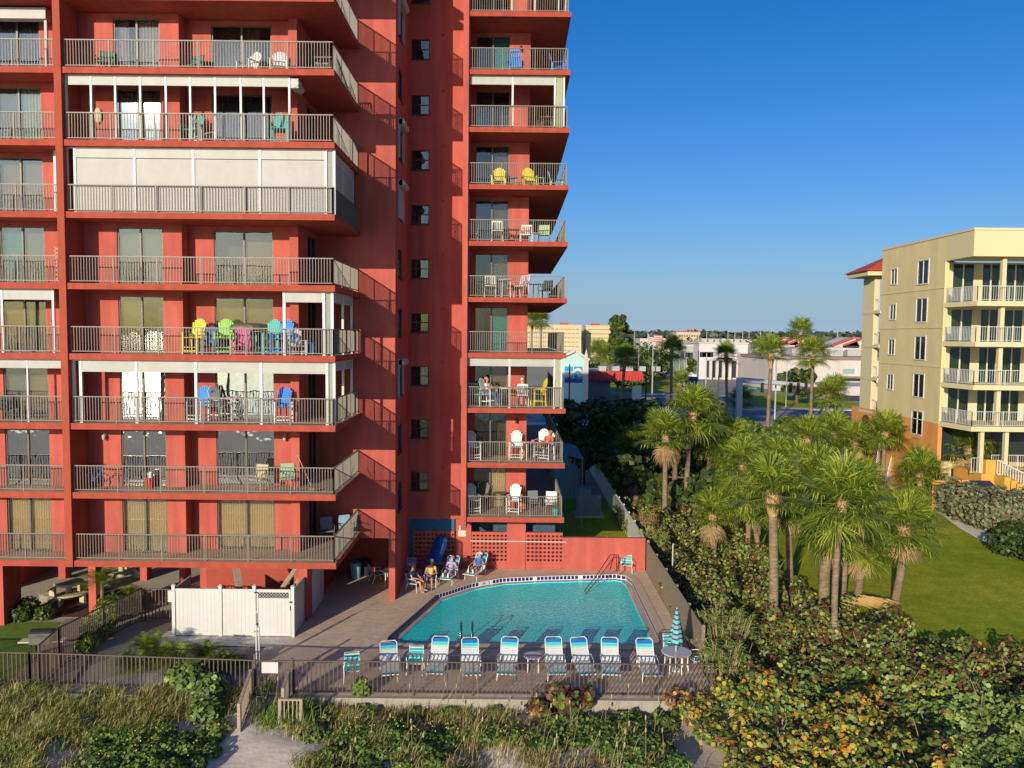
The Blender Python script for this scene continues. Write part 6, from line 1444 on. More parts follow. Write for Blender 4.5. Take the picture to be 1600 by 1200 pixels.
def cycad(base, r, h, label, n=46, seed=1, name='low_palm'):
    q = random.Random(seed); root = empty(name, base, 0, label, 'palm'); m = M()
    for i in range(n):
        a = q.uniform(0,6.28); el = q.uniform(0.15,1.2); L = r*q.uniform(0.8,1.15); pts = []
        for k in range(6): t = k/5; pts.append(Vector((math.cos(a)*L*t*math.cos(el), math.sin(a)*L*t*math.cos(el), h*0.25+L*t*math.sin(el)-0.35*L*t*t)))
        for k in range(5):
            p, p2 = pts[k], pts[k+1]; d = (p2-p).normalized(); s = d.cross(Vector((0,0,1))).normalized()
            for u in (0.0, 0.33, 0.66):
                b = p.lerp(p2, u)
                for sg in (-1, 1): tip = b+s*sg*0.22*r*(1.1-abs(k/5-0.4))+d*0.12*r-Vector((0,0,0.05)); m.face([tuple(b-d*0.012), tuple(b+d*0.012), tuple(tip)], q.choice((0,1,0)))
    m.build('crown', [FR[0], LG[1]], root); M().tube([(0,0,0),(0.02,0,h*0.3)],[0.09,0.06],7).build('trunk', TRK, root); return root
cycad((*gp(250,1035),0), 1.0, 0.6, 'feathery low palm inside the fence left of the white enclosure', 60, 2)
cycad((*gp(215,1045),0), 0.9, 0.5, 'second feathery low palm closer to the dark picket fence', 50, 3)
cycad((*gp(335,1050),0), 0.7, 0.4, 'low bright green strappy plant in front of the gravel', 60, 4)
cycad((*gp(305,1048),0), 0.6, 0.4, 'low strappy plant left of the bright green one', 50, 5)
for i, (px, py, r_, lb) in enumerate(((205,1050,1.0,'feathery palm clump near the middle of the left fence'),(275,1042,1.15,'broad feathery palm in front of the gravel strip'),(350,1040,0.7,'yellow green strappy plant left of the shower post'),(372,1046,0.6,'strappy plant nearest the shower post'),(232,1020,1.0,'feathery palm beside the dark picket fence'),(318,1030,0.8,'upright feathery palm before the white enclosure'))):
    cycad((*gp(px, py), 0), r_, 0.6, lb, 70, 40+i)
t_ = cycad((*gp(160,962),0.0), 1.2, 1.0, 'date palm with feathery fronds beside the front column', 60, 6, 'date_palm')
for ch in t_.children:
    if ch.name.startswith('crown'): ch.location = (0.0, 0, 1.3)
    else: ch.scale = (1,1,5.5)
cycad((*gp(200,955),0.0), 0.9, 0.9, 'smaller feathery palm right of the date palm', 44, 7, 'date_palm').children[0].location = (0,0,0.5)
# ================================================================== CREAM BUILDING ON THE RIGHT
def PXc(px, py, X): r = ray(px, py); return (X, r[1]*X/r[0], CAM_H + r[2]*X/r[0])
CREAM = mat('cream_stucco', (0.60,0.50,0.25), rough=0.9, var=0.05, scale=0.5, bump=0.15, bscale=20); CREAML = mat('pale_cream', (0.54,0.47,0.27), rough=0.9, var=0.04)
ORNG = mat('orange_stucco', (0.62,0.27,0.07), rough=0.9, var=0.08, scale=0.5, bump=0.15); ORNL = mat('amber_stucco', (0.55,0.30,0.05), rough=0.9, var=0.06)
RTILE = mat('red_roof_tile', (0.34,0.05,0.03), rough=0.8, var=0.2, scale=4)
cb = empty('cream_apartment_building', (32, 55, 0), label='five storey cream and orange apartment building with white balcony railings at the right edge', cat='building')
def cp(m, name, mt, par=None, **k): return m.build(name, mt, par or cb, world=True, **k)
XB, YC, YE, YF = 32.0, 55.64, 59.2, 69.3
ZT = PXc(1523, 357, XB)[2]; ZO = PXc(1440, 656, XB)[2]
cz = [17.6, 14.65, 11.7, 8.75, 5.8]        # window centre heights
holes = []; w1 = (66.55, 67.55); w2 = (61.55, 63.15)
for i, z in enumerate(cz):
    if i < 4: holes.append((w1[0], w1[1], z-0.6, z+0.6))
    holes.append((w2[0], w2[1], z-0.88, z+0.88))
def wall_sidel(m, x, y0, y1, z0, z1, holes, th=0.3):
    ys = sorted({y0, y1, *[h[0] for h in holes if y0 <= h[0] <= y1], *[h[1] for h in holes if y0 <= h[1] <= y1]})
    for a, b in zip(ys[:-1], ys[1:]):
        z = z0
        for h in sorted([h for h in holes if h[0] < (a+b)/2 < h[1] and h[3] > z0 and h[2] < z1], key=lambda h: h[2]):
            if h[2] > z: m.box(x, x+th, a, b, z, min(h[2], z1))
            z = min(h[3], z1)
        if z < z1: m.box(x, x+th, a, b, z, z1)
m = M(); wall_sidel(m, XB, YE, YF, ZO, ZT-0.1, holes); cp(m, 'wall', CREAM)
m = M(); wall_sidel(m, XB-0.03, YE, YF+5, 0, ZO, holes); cp(m, 'base_wall', ORNG)
m = M(); m.box(XB, 60, YC, YE-0.001, ZT-1.9, ZT-0.1); m.box(XB-0.05, 60.05, YC-0.05, YF+0.05, ZT-0.099, ZT+0.06); cp(m, 'parapet', CREAML)
m = M(); m.box(XB+0.35, 60, YE+1.6, YF-0.3, 0, ZT-1.9); cp(m, 'core', CREAM)
for zz in (16.2, 13.25, 10.3, ZO): m = M(); m.box(XB-0.04, XB-0.001, YE, YF, zz-0.03, zz+0.03); cp(m, 'string_course', CREAML)
for i, (ya, yb, za, zb) in enumerate(holes):
    m = M(); t = 0.10
    m.box(XB-0.06, XB-0.001, ya-t, yb+t, za-t, za); m.box(XB-0.06, XB-0.001, ya-t, yb+t, zb, zb+t); m.box(XB-0.06, XB-0.001, ya-t, ya, za, zb); m.box(XB-0.06, XB-0.001, yb, yb+t, za, zb); ym = (ya+yb)/2; m.box(XB-0.03, XB+0.02, ym-0.03, ym+0.03, za, zb)
    wo = cp(m, 'window', VINYL); g1 = M(); g1.box(XB+0.021, XB+0.03, ya, yb, za, zb); cp(g1, 'pane', GLASS, wo); g1 = M(); g1.box(XB+0.301, XB+0.34, ya-.05, yb+.05, za-.05, zb+.05); cp(g1, 'room_recess', mat('dark_blue_green_room', (0.03,0.06,0.07), rough=0.9), wo)
# balconies: floor levels read at the front edge
CBZ = [ZP(y, YC, 33.5) for y in (470, 534, 602, 667)]
def yr(px, Y): return XP(px, Y, 12)
DO = [(1483,1519),(1529,1559),(1566,1598),(1603,1640)]
for i, z in enumerate(CBZ):
    m = M(); m.prism([(XB+0.02,YE+0.2),(XB+0.02,YE),(XB+0.45,YC+0.1),(60,YC+0.1),(60,YE+1.7),(XB+0.02,YE+1.7)], z-0.35, z); cp(m, 'balcony_slab', CREAML)
    top = (CBZ[i-1]-0.35) if i else ZT-1.9
    m = M(); xs = [XB+0.1]
    for a, b in DO: xs += [yr(a, YE+1), yr(b, YE+1)]
    xs.append(60)
    for a, b in zip(xs[0::2], xs[1::2]): m.box(a, b, YE+1.0, YE+1.3, z, top)
    cp(m, 'balcony_wall', CREAML if i else CREAM)
    for a, b in DO:
        xa, xb = yr(a, YE+1), yr(b, YE+1); f_ = M(); f_.box(xa, xa+0.1, YE+1.02, YE+1.12, z, top); f_.box(xb-0.1, xb, YE+1.02, YE+1.12, z, top); f_.box(xa+0.1, xb-0.1, YE+1.02, YE+1.12, top-0.12, top); f_.box((xa+xb)/2-0.05, (xa+xb)/2+0.05, YE+1.02, YE+1.12, z, top-0.12)
        fo = cp(f_, 'sliding_door', VINYL); g1 = M(); g1.box(xa+0.1, xb-0.1, YE+1.06, YE+1.07, z, top-0.12); cp(g1, 'pane', glassmat('green_glass', tint=(.6,.68,.55), refl=.0), fo)
        g1 = M(); g1.box(xa, xb, YE+1.4, YE+1.5, z, top); cp(g1, 'curtain', mat('olive_curtain', (0.13,0.15,0.08), rough=.9, var=.25, scale=2, stretch=(4,1,.2)), fo)
    m = M(); x = yr(1563, YC+0.6); m.box(x-0.14, x+0.14, YC+0.5, YC+0.8, z, top); cp(m, 'column', CREAML)
    railing([(XB+0.12,YE-0.02),(XB+0.52,YC+0.2),(50,YC+0.2)], z, 'railing', h=1.05, step=0.16, post=2.2, mt=VINYL, parent=cb)
    g1 = M(); g1.face([(XB+0.14,YE-.1,z+.12),(XB+0.54,YC+.24,z+.12),(XB+0.54,YC+.24,z+1),(XB+0.14,YE-.1,z+1)]); cp(g1, 'glass_panel', glassmat('rail_glass', tint=(.75,.78,.72), refl=.1))
# ground floor front
GX = yr(1545, YC)
m = M(); m.box(XB+0.3, 60, YE+1.0, YE+1.3, 3.2, CBZ[3]-0.35); cp(m, 'ground_glazing', mat('dark_glazing', (0.02,0.03,0.03), rough=0.1, spec=0.6))
m = M(); m.box(yr(1543,YC), 60, YC, YE, 0, 2.9); m.box(yr(1549,YC), yr(1578,YC), YC-0.02, YC+0.3, 2.9, 3.9); cp(m, 'terrace_wall', ORNL)
m = M(); m.box(XB+0.5, yr(1543,YC)-0.001, YC+1.5, YC+3, 0, 2.2); cp(m, 'terrace_wall', ORNG)
for px in (1547, 1586): x = yr(px, YC); m = M(); m.box(x-0.13, x+0.13, YC+0.4, YC+0.7, 2.9, CBZ[3]-0.35); cp(m, 'column', CREAML)
railing([(yr(1530,YC),YC+0.3),(yr(1547,YC),YC+0.3)], 2.9, 'railing', 1.1, 0.16, 2, VINYL, cb); railing([(yr(1578,YC),YC+1.5),(50,YC+1.5)], 2.95, 'railing', 1.1, 0.16, 2, VINYL, cb)
m = M(); a = Vector((yr(1567,YC-.3), YC-0.3, 3.95)); b = Vector((yr(1567,YC-.3)+5.5, YC-0.3, 1.3)); m.bar(a, b, 0.08); m.bar(a-Vector((0,0,0.95)), b-Vector((0,0,0.95)), 0.08)
for i in range(30): p = a.lerp(b, i/29); m.box(p.x-0.03, p.x+0.03, p.y-0.03, p.y+0.03, p.z-0.95, p.z)
cp(m, 'stair_railing', VINYL)
m = M()
for i in range(12): m.box(a.x+i*0.42, a.x+(i+1)*0.42+0.05, YC-1.2, YC-0.1, 0, 2.9-i*0.22)
cp(m, 'outside_stair', ORNL)
m = M(); x0, x1 = yr(1540,YC-1.2), yr(1573,YC-1.2); m.face([(x0,YC-0.02,2.45),(x1,YC-0.02,2.45),(x1,YC-1.3,1.9),(x0,YC-1.3,1.9)]); m.face([(x0,YC-1.3,1.9),(x1,YC-1.3,1.9),(x1,YC-1.3,1.6),(x0,YC-1.3,1.6)]); m.face([(x0,YC-.02,2.45),(x0,YC-1.3,1.9),(x0,YC-1.3,1.6),(x0,YC-.02,1.6)]); cp(m, 'awning', mat('navy_awning', (0.02,0.02,0.07), rough=0.7))
m = M(); m.box(x0+0.4, x1-0.4, YC-0.06, YC-0.01, 0, 1.7); cp(m, 'side_door', VINYL)
m = M(); xx = yr(1468, YC+1.4); 
for i in range(12): m.box(xx, yr(1500,YC+1.4), YC+1.3, YC+1.36, 0.2+i*0.17, 0.31+i*0.17)
m.box(xx-0.1, xx, YC+1.3, YC+1.4, 0, 2.3); cp(m, 'louvre_screen', ORNG)
# porch at the far end with red hipped roof
PY0, PY1 = YF, YF+3.5
m = M(); m.box(XB-0.02, XB+0.45, YF+1.3, PY1, 0, 17.9); cp(m, 'porch_column', CREAML)
m = M(); m.box(XB+2.5, XB+2.9, PY1-0.5, PY1-0.05, 0, 17.9); cp(m, 'porch_column', CREAML)
for z in (16.3, 13.3, 10.4, 7.4): 
    m = M(); m.box(XB-0.06, XB+6, PY0, PY1, z-1.45-0.25, z-1.45); cp(m, 'porch_slab', CREAML); railing([(XB+0.1,PY0+0.5),(XB+0.1,PY1-0.5)], z-1.45, 'railing', 1.0, 0.16, 2, VINYL, cb)
m = M(); m.box(XB-1.1, XB+6, PY0+0.3, PY1+1.1, 17.9, 18.3); cp(m, 'eaves', CREAML)
m = M(); x0, x1, y0, y1, z0 = XB-1.3, XB+8, PY0+0.1, PY1+1.3, 18.301; ap = [(XB+2.2,(y0+y1)/2-.2,20.1),(XB+6,(y0+y1)/2-.2,20.1)]
m.face([(x0,y0,z0),(x1,y0,z0),ap[1],ap[0]]); m.face([(x0,y1,z0),(x0,y0,z0),ap[0]]); m.face([(x1,y1,z0),(x0,y1,z0),ap[0],ap[1]]); m.face([(x0,y0,z0-.01),(x0,y1,z0-.01),(x1,y1,z0-.01),(x1,y0,z0-.01)]); cp(m, 'roof', RTILE)
m = M(); m.lathe([(1.2,ZT-0.3),(1.0,ZT+0.2),(0.5,ZT+0.55),(0.02,ZT+0.7)], (yr(1539,66)+0.5, 66), 12); cp(m, 'roof_dome', RTILE)
m = M(); m.box(XB-0.14, XB-0.035, PY0+1.2, PY0+2.6, 0, ZO-1.2); m.tube([(XB-0.14,PY0+1.9,ZO-1.25),(XB-0.035,PY0+1.9,ZO-1.25)], 0.7, 16); cp(m, 'arched_doorway', mat('dark_doorway', (0.10,0.03,0.015)))
# surfboards
def board(px, py, L, w_, c1, c2, lean, label):
    g = G(px, py); root = empty('surfboard', (g[0], g[1], 0.3), 0, label, 'surfboard', 'surfboards on the orange wall'); m = M(); n = 12
    L_s = [(w_/2*math.sin(math.pi*min(1, (i/n)**0.8))**0.6, L*i/n) for i in range(n+1)]
    for (r, z) in L_s: 
        for k in range(8): a = math.pi*2*k/8; m.v.append((r*math.cos(a)*0.5+0.0, 0.0+r*math.cos(a), z)) if False else m.v.append((0.045*math.sin(a)+lean[0]*z, r*math.cos(a)+lean[1]*z, z))
    for i in range(n):
        for k in range(8): m.f.append((i*8+k, i*8+(k+1)%8, (i+1)*8+(k+1)%8, (i+1)*8+k)); m.m.append(1 if i < 2 else 0)
    o = m.build('board', [c1, c2], root, smooth=True); o.rotation_euler = (0,0,R(-50)); return root
WB = paint('board_white', (0.6,0.6,0.56)); 
board(1356,752,3.3,0.75,paint('board_yellow',(0.55,0.50,0.02)),PC['yellow'],(0.05,0),'bright yellow surfboard standing against the orange wall')
board(1369,755,3.4,0.70,WB,PC['red'],(0.05,0),'white surfboard with a red edge next to the yellow one')
board(1388,757,3.2,0.75,paint('board_pale_blue',(0.35,0.45,0.5)),PC['blue'],(0.05,0.12),'pale blue surfboard leaning to the right on the wall')
board(1386,760,3.0,0.8,WB,PC['blue'],(0.05,0.28),'white surfboard with a blue tail leaning most to the right')
# ================================================================== DISTANT PLACE
def bld(name, label, x0, x1, y0, y1, h, wm, roof=None, rh=0.3, over=0.2, wins=None, cat='building', winm=None, wsz=(1.2,1.3)):
    root = empty(name, ((x0+x1)/2, y0, 0), label=label, cat=cat)
    m = M(); m.box(x0, x1, y0, y1, 0, h); m.build('wall', wm, root, world=True)
    m = M(); m.box(x0-over, x1+over, y0-over, y1+over, h+0.001, h+rh); m.build('roof', roof or wm, root, world=True)
    if wins:
        for (nx, nz, xa, xb, za, zb) in wins:
            for j in range(nz):
                for i in range(nx):
                    x = xa+(xb-xa)*(i+0.5)/nx; z = za+(zb-za)*(j+0.5)/nz; m = M(); m.box(x-wsz[0]/2, x+wsz[0]/2, y0-0.06, y0-0.002, z-wsz[1]/2, z+wsz[1]/2); m.build('window', winm or DARKW, root, world=True)
    return root
DARKW = mat('far_window_glass', (0.03,0.04,0.05), rough=0.15, spec=0.6); OFFW = mat('offwhite_wall', (0.52,0.47,0.42), rough=0.9, var=0.05, scale=.2); OFFL = mat('lavender_shade_white_wall', (0.50,0.47,0.46), rough=0.9, var=0.04, scale=.2)
ROOFB = mat('brown_flat_roof', (0.22,0.17,0.13), rough=0.9, var=0.15, scale=.2); YEL = mat('pale_yellow_wall', (0.50,0.42,0.24), rough=0.9, var=0.05, scale=.1); ROOFR = mat('far_red_roof', (0.36,0.06,0.04), rough=0.8, var=0.15)
def hz(py, Y, px=1100): return ZP(py, Y, XP(px, Y, 5))
# warehouse
Y0 = 187; xw0 = XP(1208, Y0, 4); wh = bld('warehouse', 'long white windowless warehouse with a brown roof edge beyond the street', xw0, xw0+75, Y0, Y0+26, hz(562,Y0,1280), OFFW, ROOFB, 0.7, 0.3)
m = M(); yy = 247; xl = XP(1140, yy, 4); m.prism([(xw0,Y0+0.0),(xw0+10,Y0+26),(xl+8,yy),(xl,yy)], 0, hz(559,Y0,1208)); m.build('wall', OFFL, wh, world=True)  # left side wall, its shade put into the lavender tint
for (a, b, c, d) in ((1317,1335,570,591),): m = M(); m.box(XP(a,Y0,5), XP(b,Y0,5), Y0-0.08, Y0-0.01, hz(584,Y0,1325), hz(576,Y0,1325)); m.build('window', mat('pale_green_window', (0.22,0.34,0.32), rough=.3), wh, world=True)
m = M(); m.box(XP(1305,Y0,5), XP(1350,Y0,5), Y0-3, Y0-0.1, hz(588,Y0,1325)-.3, hz(588,Y0,1325)); m.build('canopy', ROOFB, wh, world=True)
# white shops in front
Y1 = 158; s1 = bld('low_shop', 'low white building with a black window band behind the hedge', XP(1300,Y1,3), XP(1300,Y1,3)+30, Y1, Y1+15, hz(606,Y1,1320), OFFW, None, .3, .1)
m = M(); m.box(XP(1306,Y1,2), XP(1345,Y1,2), Y1-0.1, Y1-0.02, hz(627,Y1,1320), hz(618,Y1,1320)); m.build('window', DARKW, s1, world=True)
Y2 = 165; kx0, kx1 = XP(1252,Y2,3), XP(1281,Y2,3); ks = empty('painted_kiosk', (kx0, Y2, 0), label='small kiosk painted red above and turquoise below beside the street', cat='kiosk')
m = M(); m.box(kx0, kx1, Y2, Y2+6, 0, hz(616,Y2,1265)); m.build('turquoise_wall', mat('turquoise_wall', (0.05,0.36,0.42), var=.2, scale=.6), ks, world=True); m = M(); m.box(kx0-.05, kx1+3.5, Y2-.05, Y2+6.05, hz(616,Y2,1265)+.001, hz(605,Y2,1265)); m.build('red_band', mat('red_fascia', (0.55,0.07,0.04), var=.15), ks, world=True); m = M(); m.box(kx0+2, kx1+5, Y2+1, Y2+6, hz(605,Y2,1265)+.002, hz(601,Y2,1265)); m.build('roof', OFFW, ks, world=True)
# red gabled white buildings
for i, px in enumerate((1197, 1213, 1229, 1245, 1262, 1320, 1338)):
    Y = 330 if i < 5 else 300; x = XP(px, Y, 5); w_ = 5.2; zt, ze = hz(527,Y,px), hz(541,Y,px); root = empty('gabled_house', (x, Y, 0), label=['leftmost','second','third','fourth','fifth and largest','sixth, set apart on the right','rightmost'][i]+' of the distant white houses with slanted red gables', cat='house', group='distant white houses with red gables')
    m = M(); m.box(x-w_, x+w_, Y, Y+14, 0, ze); m.build('wall', OFFW, root, world=True)
    m = M(); m.prism([(0,0),(1,0),(1,1),(0,1)], 0, 1); m = M(); a = [(x-w_-.3,ze),(x+w_*.6,zt),(x+w_+.3,ze)]
    m.face([(p[0],Y-.3,p[1]) for p in a]); m.face([(p[0],Y+14.3,p[1]) for p in a[::-1]]); m.face([(a[0][0],Y-.3,a[0][1]),(a[0][0],Y+14.3,a[0][1]),(a[1][0],Y+14.3,a[1][1]),(a[1][0],Y-.3,a[1][1])]); m.face([(a[2][0],Y-.3,a[2][1]),(a[1][0],Y-.3,a[1][1]),(a[1][0],Y+14.3,a[1][1]),(a[2][0],Y+14.3,a[2][1])]); m.build('roof', OFFW, root, world=True)
    m = M(); p, q = Vector((a[0][0],Y-.4,a[0][1]+.2)), Vector((a[1][0],Y-.4,a[1][1]+.2)); m.bar(p, q, 0.6, 1.6, up=(0,1,0)); m.build('red_gable_band', ROOFR, root, world=True)
bld('office_row', 'long low white building with a dark red window strip before the gabled houses', XP(1240,262,4), XP(1360,262,4), 262, 275, hz(545,262,1300), OFFW, None, .3, .1, wins=[(8,1,XP(1318,262,4),XP(1345,262,4),hz(553,262,1300),hz(549,262,1300))], winm=ROOFR, wsz=(1.4,1.0))
# white store left
Ys = 235; st_ = bld('white_store', 'white two storey store with dark openings behind the yellow truck', XP(1092,Ys,5), XP(1168,Ys,5), Ys, Ys+30, hz(537,Ys,1120), OFFL, OFFW, .4, .3, wins=[(4,1,XP(1095,Ys,5),XP(1112,Ys,5),hz(558,Ys,1100),hz(550,Ys,1100))], wsz=(1.6,1.5))
m = M(); m.box(XP(1104,Ys,3), XP(1166,Ys,3), Ys-.08, Ys-.01, 0.5, hz(563,Ys,1100)); m.build('entrance', DARKW, st_, world=True)
for px in (1108,1118,1128,1138,1150): m = M(); x = XP(px,Ys,3); m.box(x-.4, x+.4, Ys-2, Ys-1.4, 0, hz(562,Ys,1100)); m.build('pillar', OFFW, st_, world=True)
bld('grey_store_wing', 'grey green side wing of the white store with small windows', XP(1072,Ys+8,5), XP(1092,Ys+8,5), Ys+8, Ys+30, hz(541,Ys+8,1080), mat('grey_green_wall',(0.30,0.34,0.28)), OFFW, .4, .2, wins=[(3,1,XP(1074,Ys,5),XP(1091,Ys,5),hz(560,Ys,1080),hz(551,Ys,1080))], wsz=(1.5,1.5))
# tan hotel, far condo slabs
hb = bld('tan_hotel', 'distant tan hotel with rows of windows on the horizon', XP(1057,760,8), XP(1094,760,8), 760, 790, hz(519,760,1075), YEL, ROOFR, 1.0, .2, wins=[(8,3,XP(1060,760,8),XP(1091,760,8),2,hz(521,760,1075))], wsz=(1.6,2.2), winm=mat('far_brown_window',(0.16,0.13,0.1)))
Yc = 430
for i, (a, b, lb) in enumerate(((812,908,'long pale yellow condominium block on the left of the skyline'),(915,962,'pale yellow condominium block behind the tall conifer'))):
    cdo = bld('condominium', lb, XP(a,Yc+i*15,8), XP(b,Yc+i*15,8), Yc+i*15, Yc+i*15+20, hz(509,Yc,900), YEL, None, .5, .2, wins=[(14 if i == 0 else 9,7,XP(a+3,Yc+i*15,8),XP(b-3,Yc+i*15,8),1.0,hz(511,Yc,900))], wsz=(1.7,0.55), winm=mat('condo_balcony_shade',(0.30,0.22,0.12)))
    m = M(); q = (882, 931)[i]; zz = hz(509,Yc,900)+0.5; m.box(XP(q-6,Yc+15*i+5,8), XP(q+6,Yc+15*i+5,8), Yc+15*i+5, Yc+15*i+12, zz, zz+1.3); m.build('roof_house', ROOFR, cdo, world=True)
bld('parking_deck', 'low open parking deck with a pale roof slab left of the conifer', XP(875,250,5), XP(926,250,5), 250, 280, 3.2, mat('deck_shade',(0.06,0.05,0.04)), OFFW, 1.0, .6)
bld('white_pavilion', 'small white box building with a blue door behind the restaurant', XP(943,220,5), XP(953,220,5), 220, 228, hz(538,220,948), OFFL, None, .2, .1, wins=[(1,1,XP(944,220,5),XP(952,220,5),hz(549,220,948),hz(541,220,948))], winm=mat('blue_door',(0.03,0.12,0.25)), wsz=(1.1,1.6))
for i, (a, b, Y, t, c, lb) in enumerate(((1000,1060,500,530,OFFW,'low white far building left of the tan hotel'),(1095,1130,600,530,YEL,'low yellow far building right of the tan hotel'),(1128,1180,520,531,OFFW,'low white far building behind the white store'),(1035,1050,420,530,YEL,'small yellow far building near the flag'),(1160,1200,700,532,YEL,'flat yellow far building near the light masts'),(1270,1345,900,533,OFFW,'low far building above the gabled houses'),(1180,1240,280,541,OFFW,'plain white hall behind the brown warehouse roof'))):
    bld('far_building', lb, XP(a,Y,5), XP(b,Y,5), Y, Y+20, max(2.5,hz(t,Y,a)), c, None, .5, .2)
# red roofed restaurant and blue shaded front
Yr = 150; rx0, rx1 = XP(918,Yr,3), XP(1003,Yr,3); rs = bld('restaurant', 'flat restaurant with a scalloped red awning and a shaded blue front', rx0, rx1-6, Yr, Yr+14, hz(585,Yr,950), mat('shaded_blue_front',(0.12,0.15,0.2)), OFFW, .6, .1)
m = M(); zt, zb = hz(580,Yr,950), hz(592,Yr,950); n = 18
for i in range(n): xa, xb = rx0+(rx1-rx0)*i/n, rx0+(rx1-rx0)*(i+1)/n; m.face([(xa,Yr-.1,zt),(xb,Yr-.1,zt),(xb,Yr-1.8,zb),((xa+xb)/2,Yr-1.9,zb-.35),(xa,Yr-1.8,zb)])
m.build('awning', mat('red_awning',(0.50,0.05,0.03),var=.15), rs, world=True)
for k in range(5): m = M(); x = rx0+3+k*2.6; m.box(x-.7,x+.7,Yr+2,Yr+4,hz(585,Yr,950)+.6,hz(585,Yr,950)+1.5); m.build('roof_unit', mat('roof_unit_grey',(0.35,0.35,0.34)), rs, world=True)
m = M(); x = XP(985,Yr+6,6); m.face([(x-6,Yr+3,3.6),(x,Yr+3,6.6),(x,Yr+12,6.6),(x-6,Yr+12,3.6)]); m.face([(x,Yr+3,6.6),(x+6,Yr+3,3.6),(x+6,Yr+12,3.6),(x,Yr+12,6.6)]); m.build('red_gable', ROOFR, rs, world=True)
# aqua mural building
Ym = 134; ax0, ax1 = XP(872,Ym,4), XP(918,Ym,4); mb = empty('mural_building', (ax0,Ym,0), label='pale aqua gabled building with a blue wave mural, its lower half in shadow', cat='building')
AQ = mat('pale_aqua_wall', (0.36,0.56,0.50), rough=.9, var=.05); ze_, za_ = hz(564,Ym,900), hz(550,Ym,900)
m = M(); m.v = []; xm = XP(898,Ym,6)
pg = [(ax0,0),(ax1,0),(ax1,ze_),(xm,za_),(ax0,ze_+.2)]; n = len(pg)
m.v = [(p[0],Ym,p[1]) for p in pg]+[(p[0],Ym+12,p[1]) for p in pg]; m.f = [tuple(range(n)), tuple(range(2*n-1,n-1,-1))]+[(i,(i+1)%n,n+(i+1)%n,n+i) for i in range(n)]; m.m = [0]*len(m.f); m.build('wall', AQ, mb, world=True)
m = M(); m.bar((ax0-.4,Ym-.2,ze_+.25),(xm,Ym-.2,za_+.25),.5,.4); m.bar((xm,Ym-.2,za_+.25),(ax1+.2,Ym-.2,ze_+.2),.5,.4); m.build('gable_trim', OFFW, mb, world=True)
m = M(); m.prism([(ax1-.6,Ym-.1),(ax1+.1,Ym-.1),(ax1+.1,Ym+.6),(ax1-.6,Ym+.6)], 0, ze_+.5); m.lathe([(.45,ze_+.5),(.02,za_+.5)], (ax1-.25,Ym+.25), 8); m.build('corner_turret', OFFW, mb, world=True)
def mp(u, v): return (XP(882,Ym,4)+(XP(910,Ym,4)-XP(882,Ym,4))*u, hz(598,Ym,896)+(hz(572.5,Ym,896)-hz(598,Ym,896))*v)
def mpoly(name, uv, mt, d, par):
    m = M(); m.face([(mp(*p)[0], Ym-d, mp(*p)[1]) for p in uv]); return m.build(name, mt, par, world=True)
mu = mpoly('mural_panel', [(-.04,-.04),(1.04,-.04),(1.04,1.04),(-.04,1.04)], paint('mural_white',(0.5,0.56,0.56)), 0.05, mb)
MB_ = paint('mural_blue',(0.01,0.22,0.50)); MT = paint('mural_teal',(0.01,0.25,0.36)); MN = paint('mural_navy',(0.01,0.04,0.22))
mpoly('mural_tile', [(0,.68),(.46,.68),(.46,1),(0,1)], MB_, 0.07, mu); mpoly('mural_tile', [(.51,0),(1,0),(1,1),(.51,1)], MT, 0.07, mu); mpoly('mural_tile', [(0,0),(.46,0),(.46,.64),(0,.64)], MT, 0.07, mu)
mpoly('mural_wave', [(0,.36),(.22,.36),(.38,.42),(.52,.60),(.66,.72),(.80,.72),(.90,.60),(.86,.48),(.78,.52),(.76,.62),(.70,.58),(.72,.42),(.84,.36),(.98,.44),(1.0,.66),(.90,.86),(.72,.92),(.56,.84),(.40,.66),(.28,.54),(0,.56)], paint('mural_foam',(0.52,0.46,0.42)), 0.09, mu)
mpoly('mural_sea', [(0,0),(1,0),(1,.26),(.8,.2),(.6,.28),(.4,.22),(.2,.30),(0,.24)], MN, 0.09, mu)
# traffic gantry
Yg = 116; g0 = XP(1155,Yg,4); zt = hz(590,Yg,1155); gan = empty('traffic_gantry', (g0,Yg,0), label='traffic signal gantry with a green street name sign over the road', cat='traffic gantry'); GP = mat('gantry_paint', (0.36,0.38,0.40), rough=.5, var=.04)
M().box(g0-.38,g0+.38,Yg-.38,Yg+.38,0,zt).build('post', GP, gan, world=True); M().tube([(g0+.3,Yg,zt-.35),(XP(1270,Yg,6),Yg,zt-1.1)],[.42,.28],10).build('beam', GP, gan, world=True)
sx0, sx1 = XP(1162,Yg,6), XP(1187,Yg,6); so_ = M().box(sx0,sx1,Yg-.35,Yg-.28,hz(611,Yg,1170),hz(604.5,Yg,1170)).build('street_sign', paint('sign_green',(0.005,0.19,0.045)), gan, world=True)
m = M(); z1_, z2_ = hz(606.4,Yg,1170), hz(609,Yg,1170)
for (u, v) in ((.22,.30),(.32,.36),(.38,.46),(.50,.54),(.56,.66),(.68,.78)): m.box(sx0+(sx1-sx0)*u, sx0+(sx1-sx0)*v, Yg-.37, Yg-.352, z1_-.09, z1_+.09)
m.box(sx0+.15, sx0+.8, Yg-.37, Yg-.352, z2_-.05, z2_+.05); m.box(sx1-.9, sx1-.2, Yg-.37, Yg-.352, z2_-.05, z2_+.05); m.build('sign_lettering', VINYL, so_, world=True)
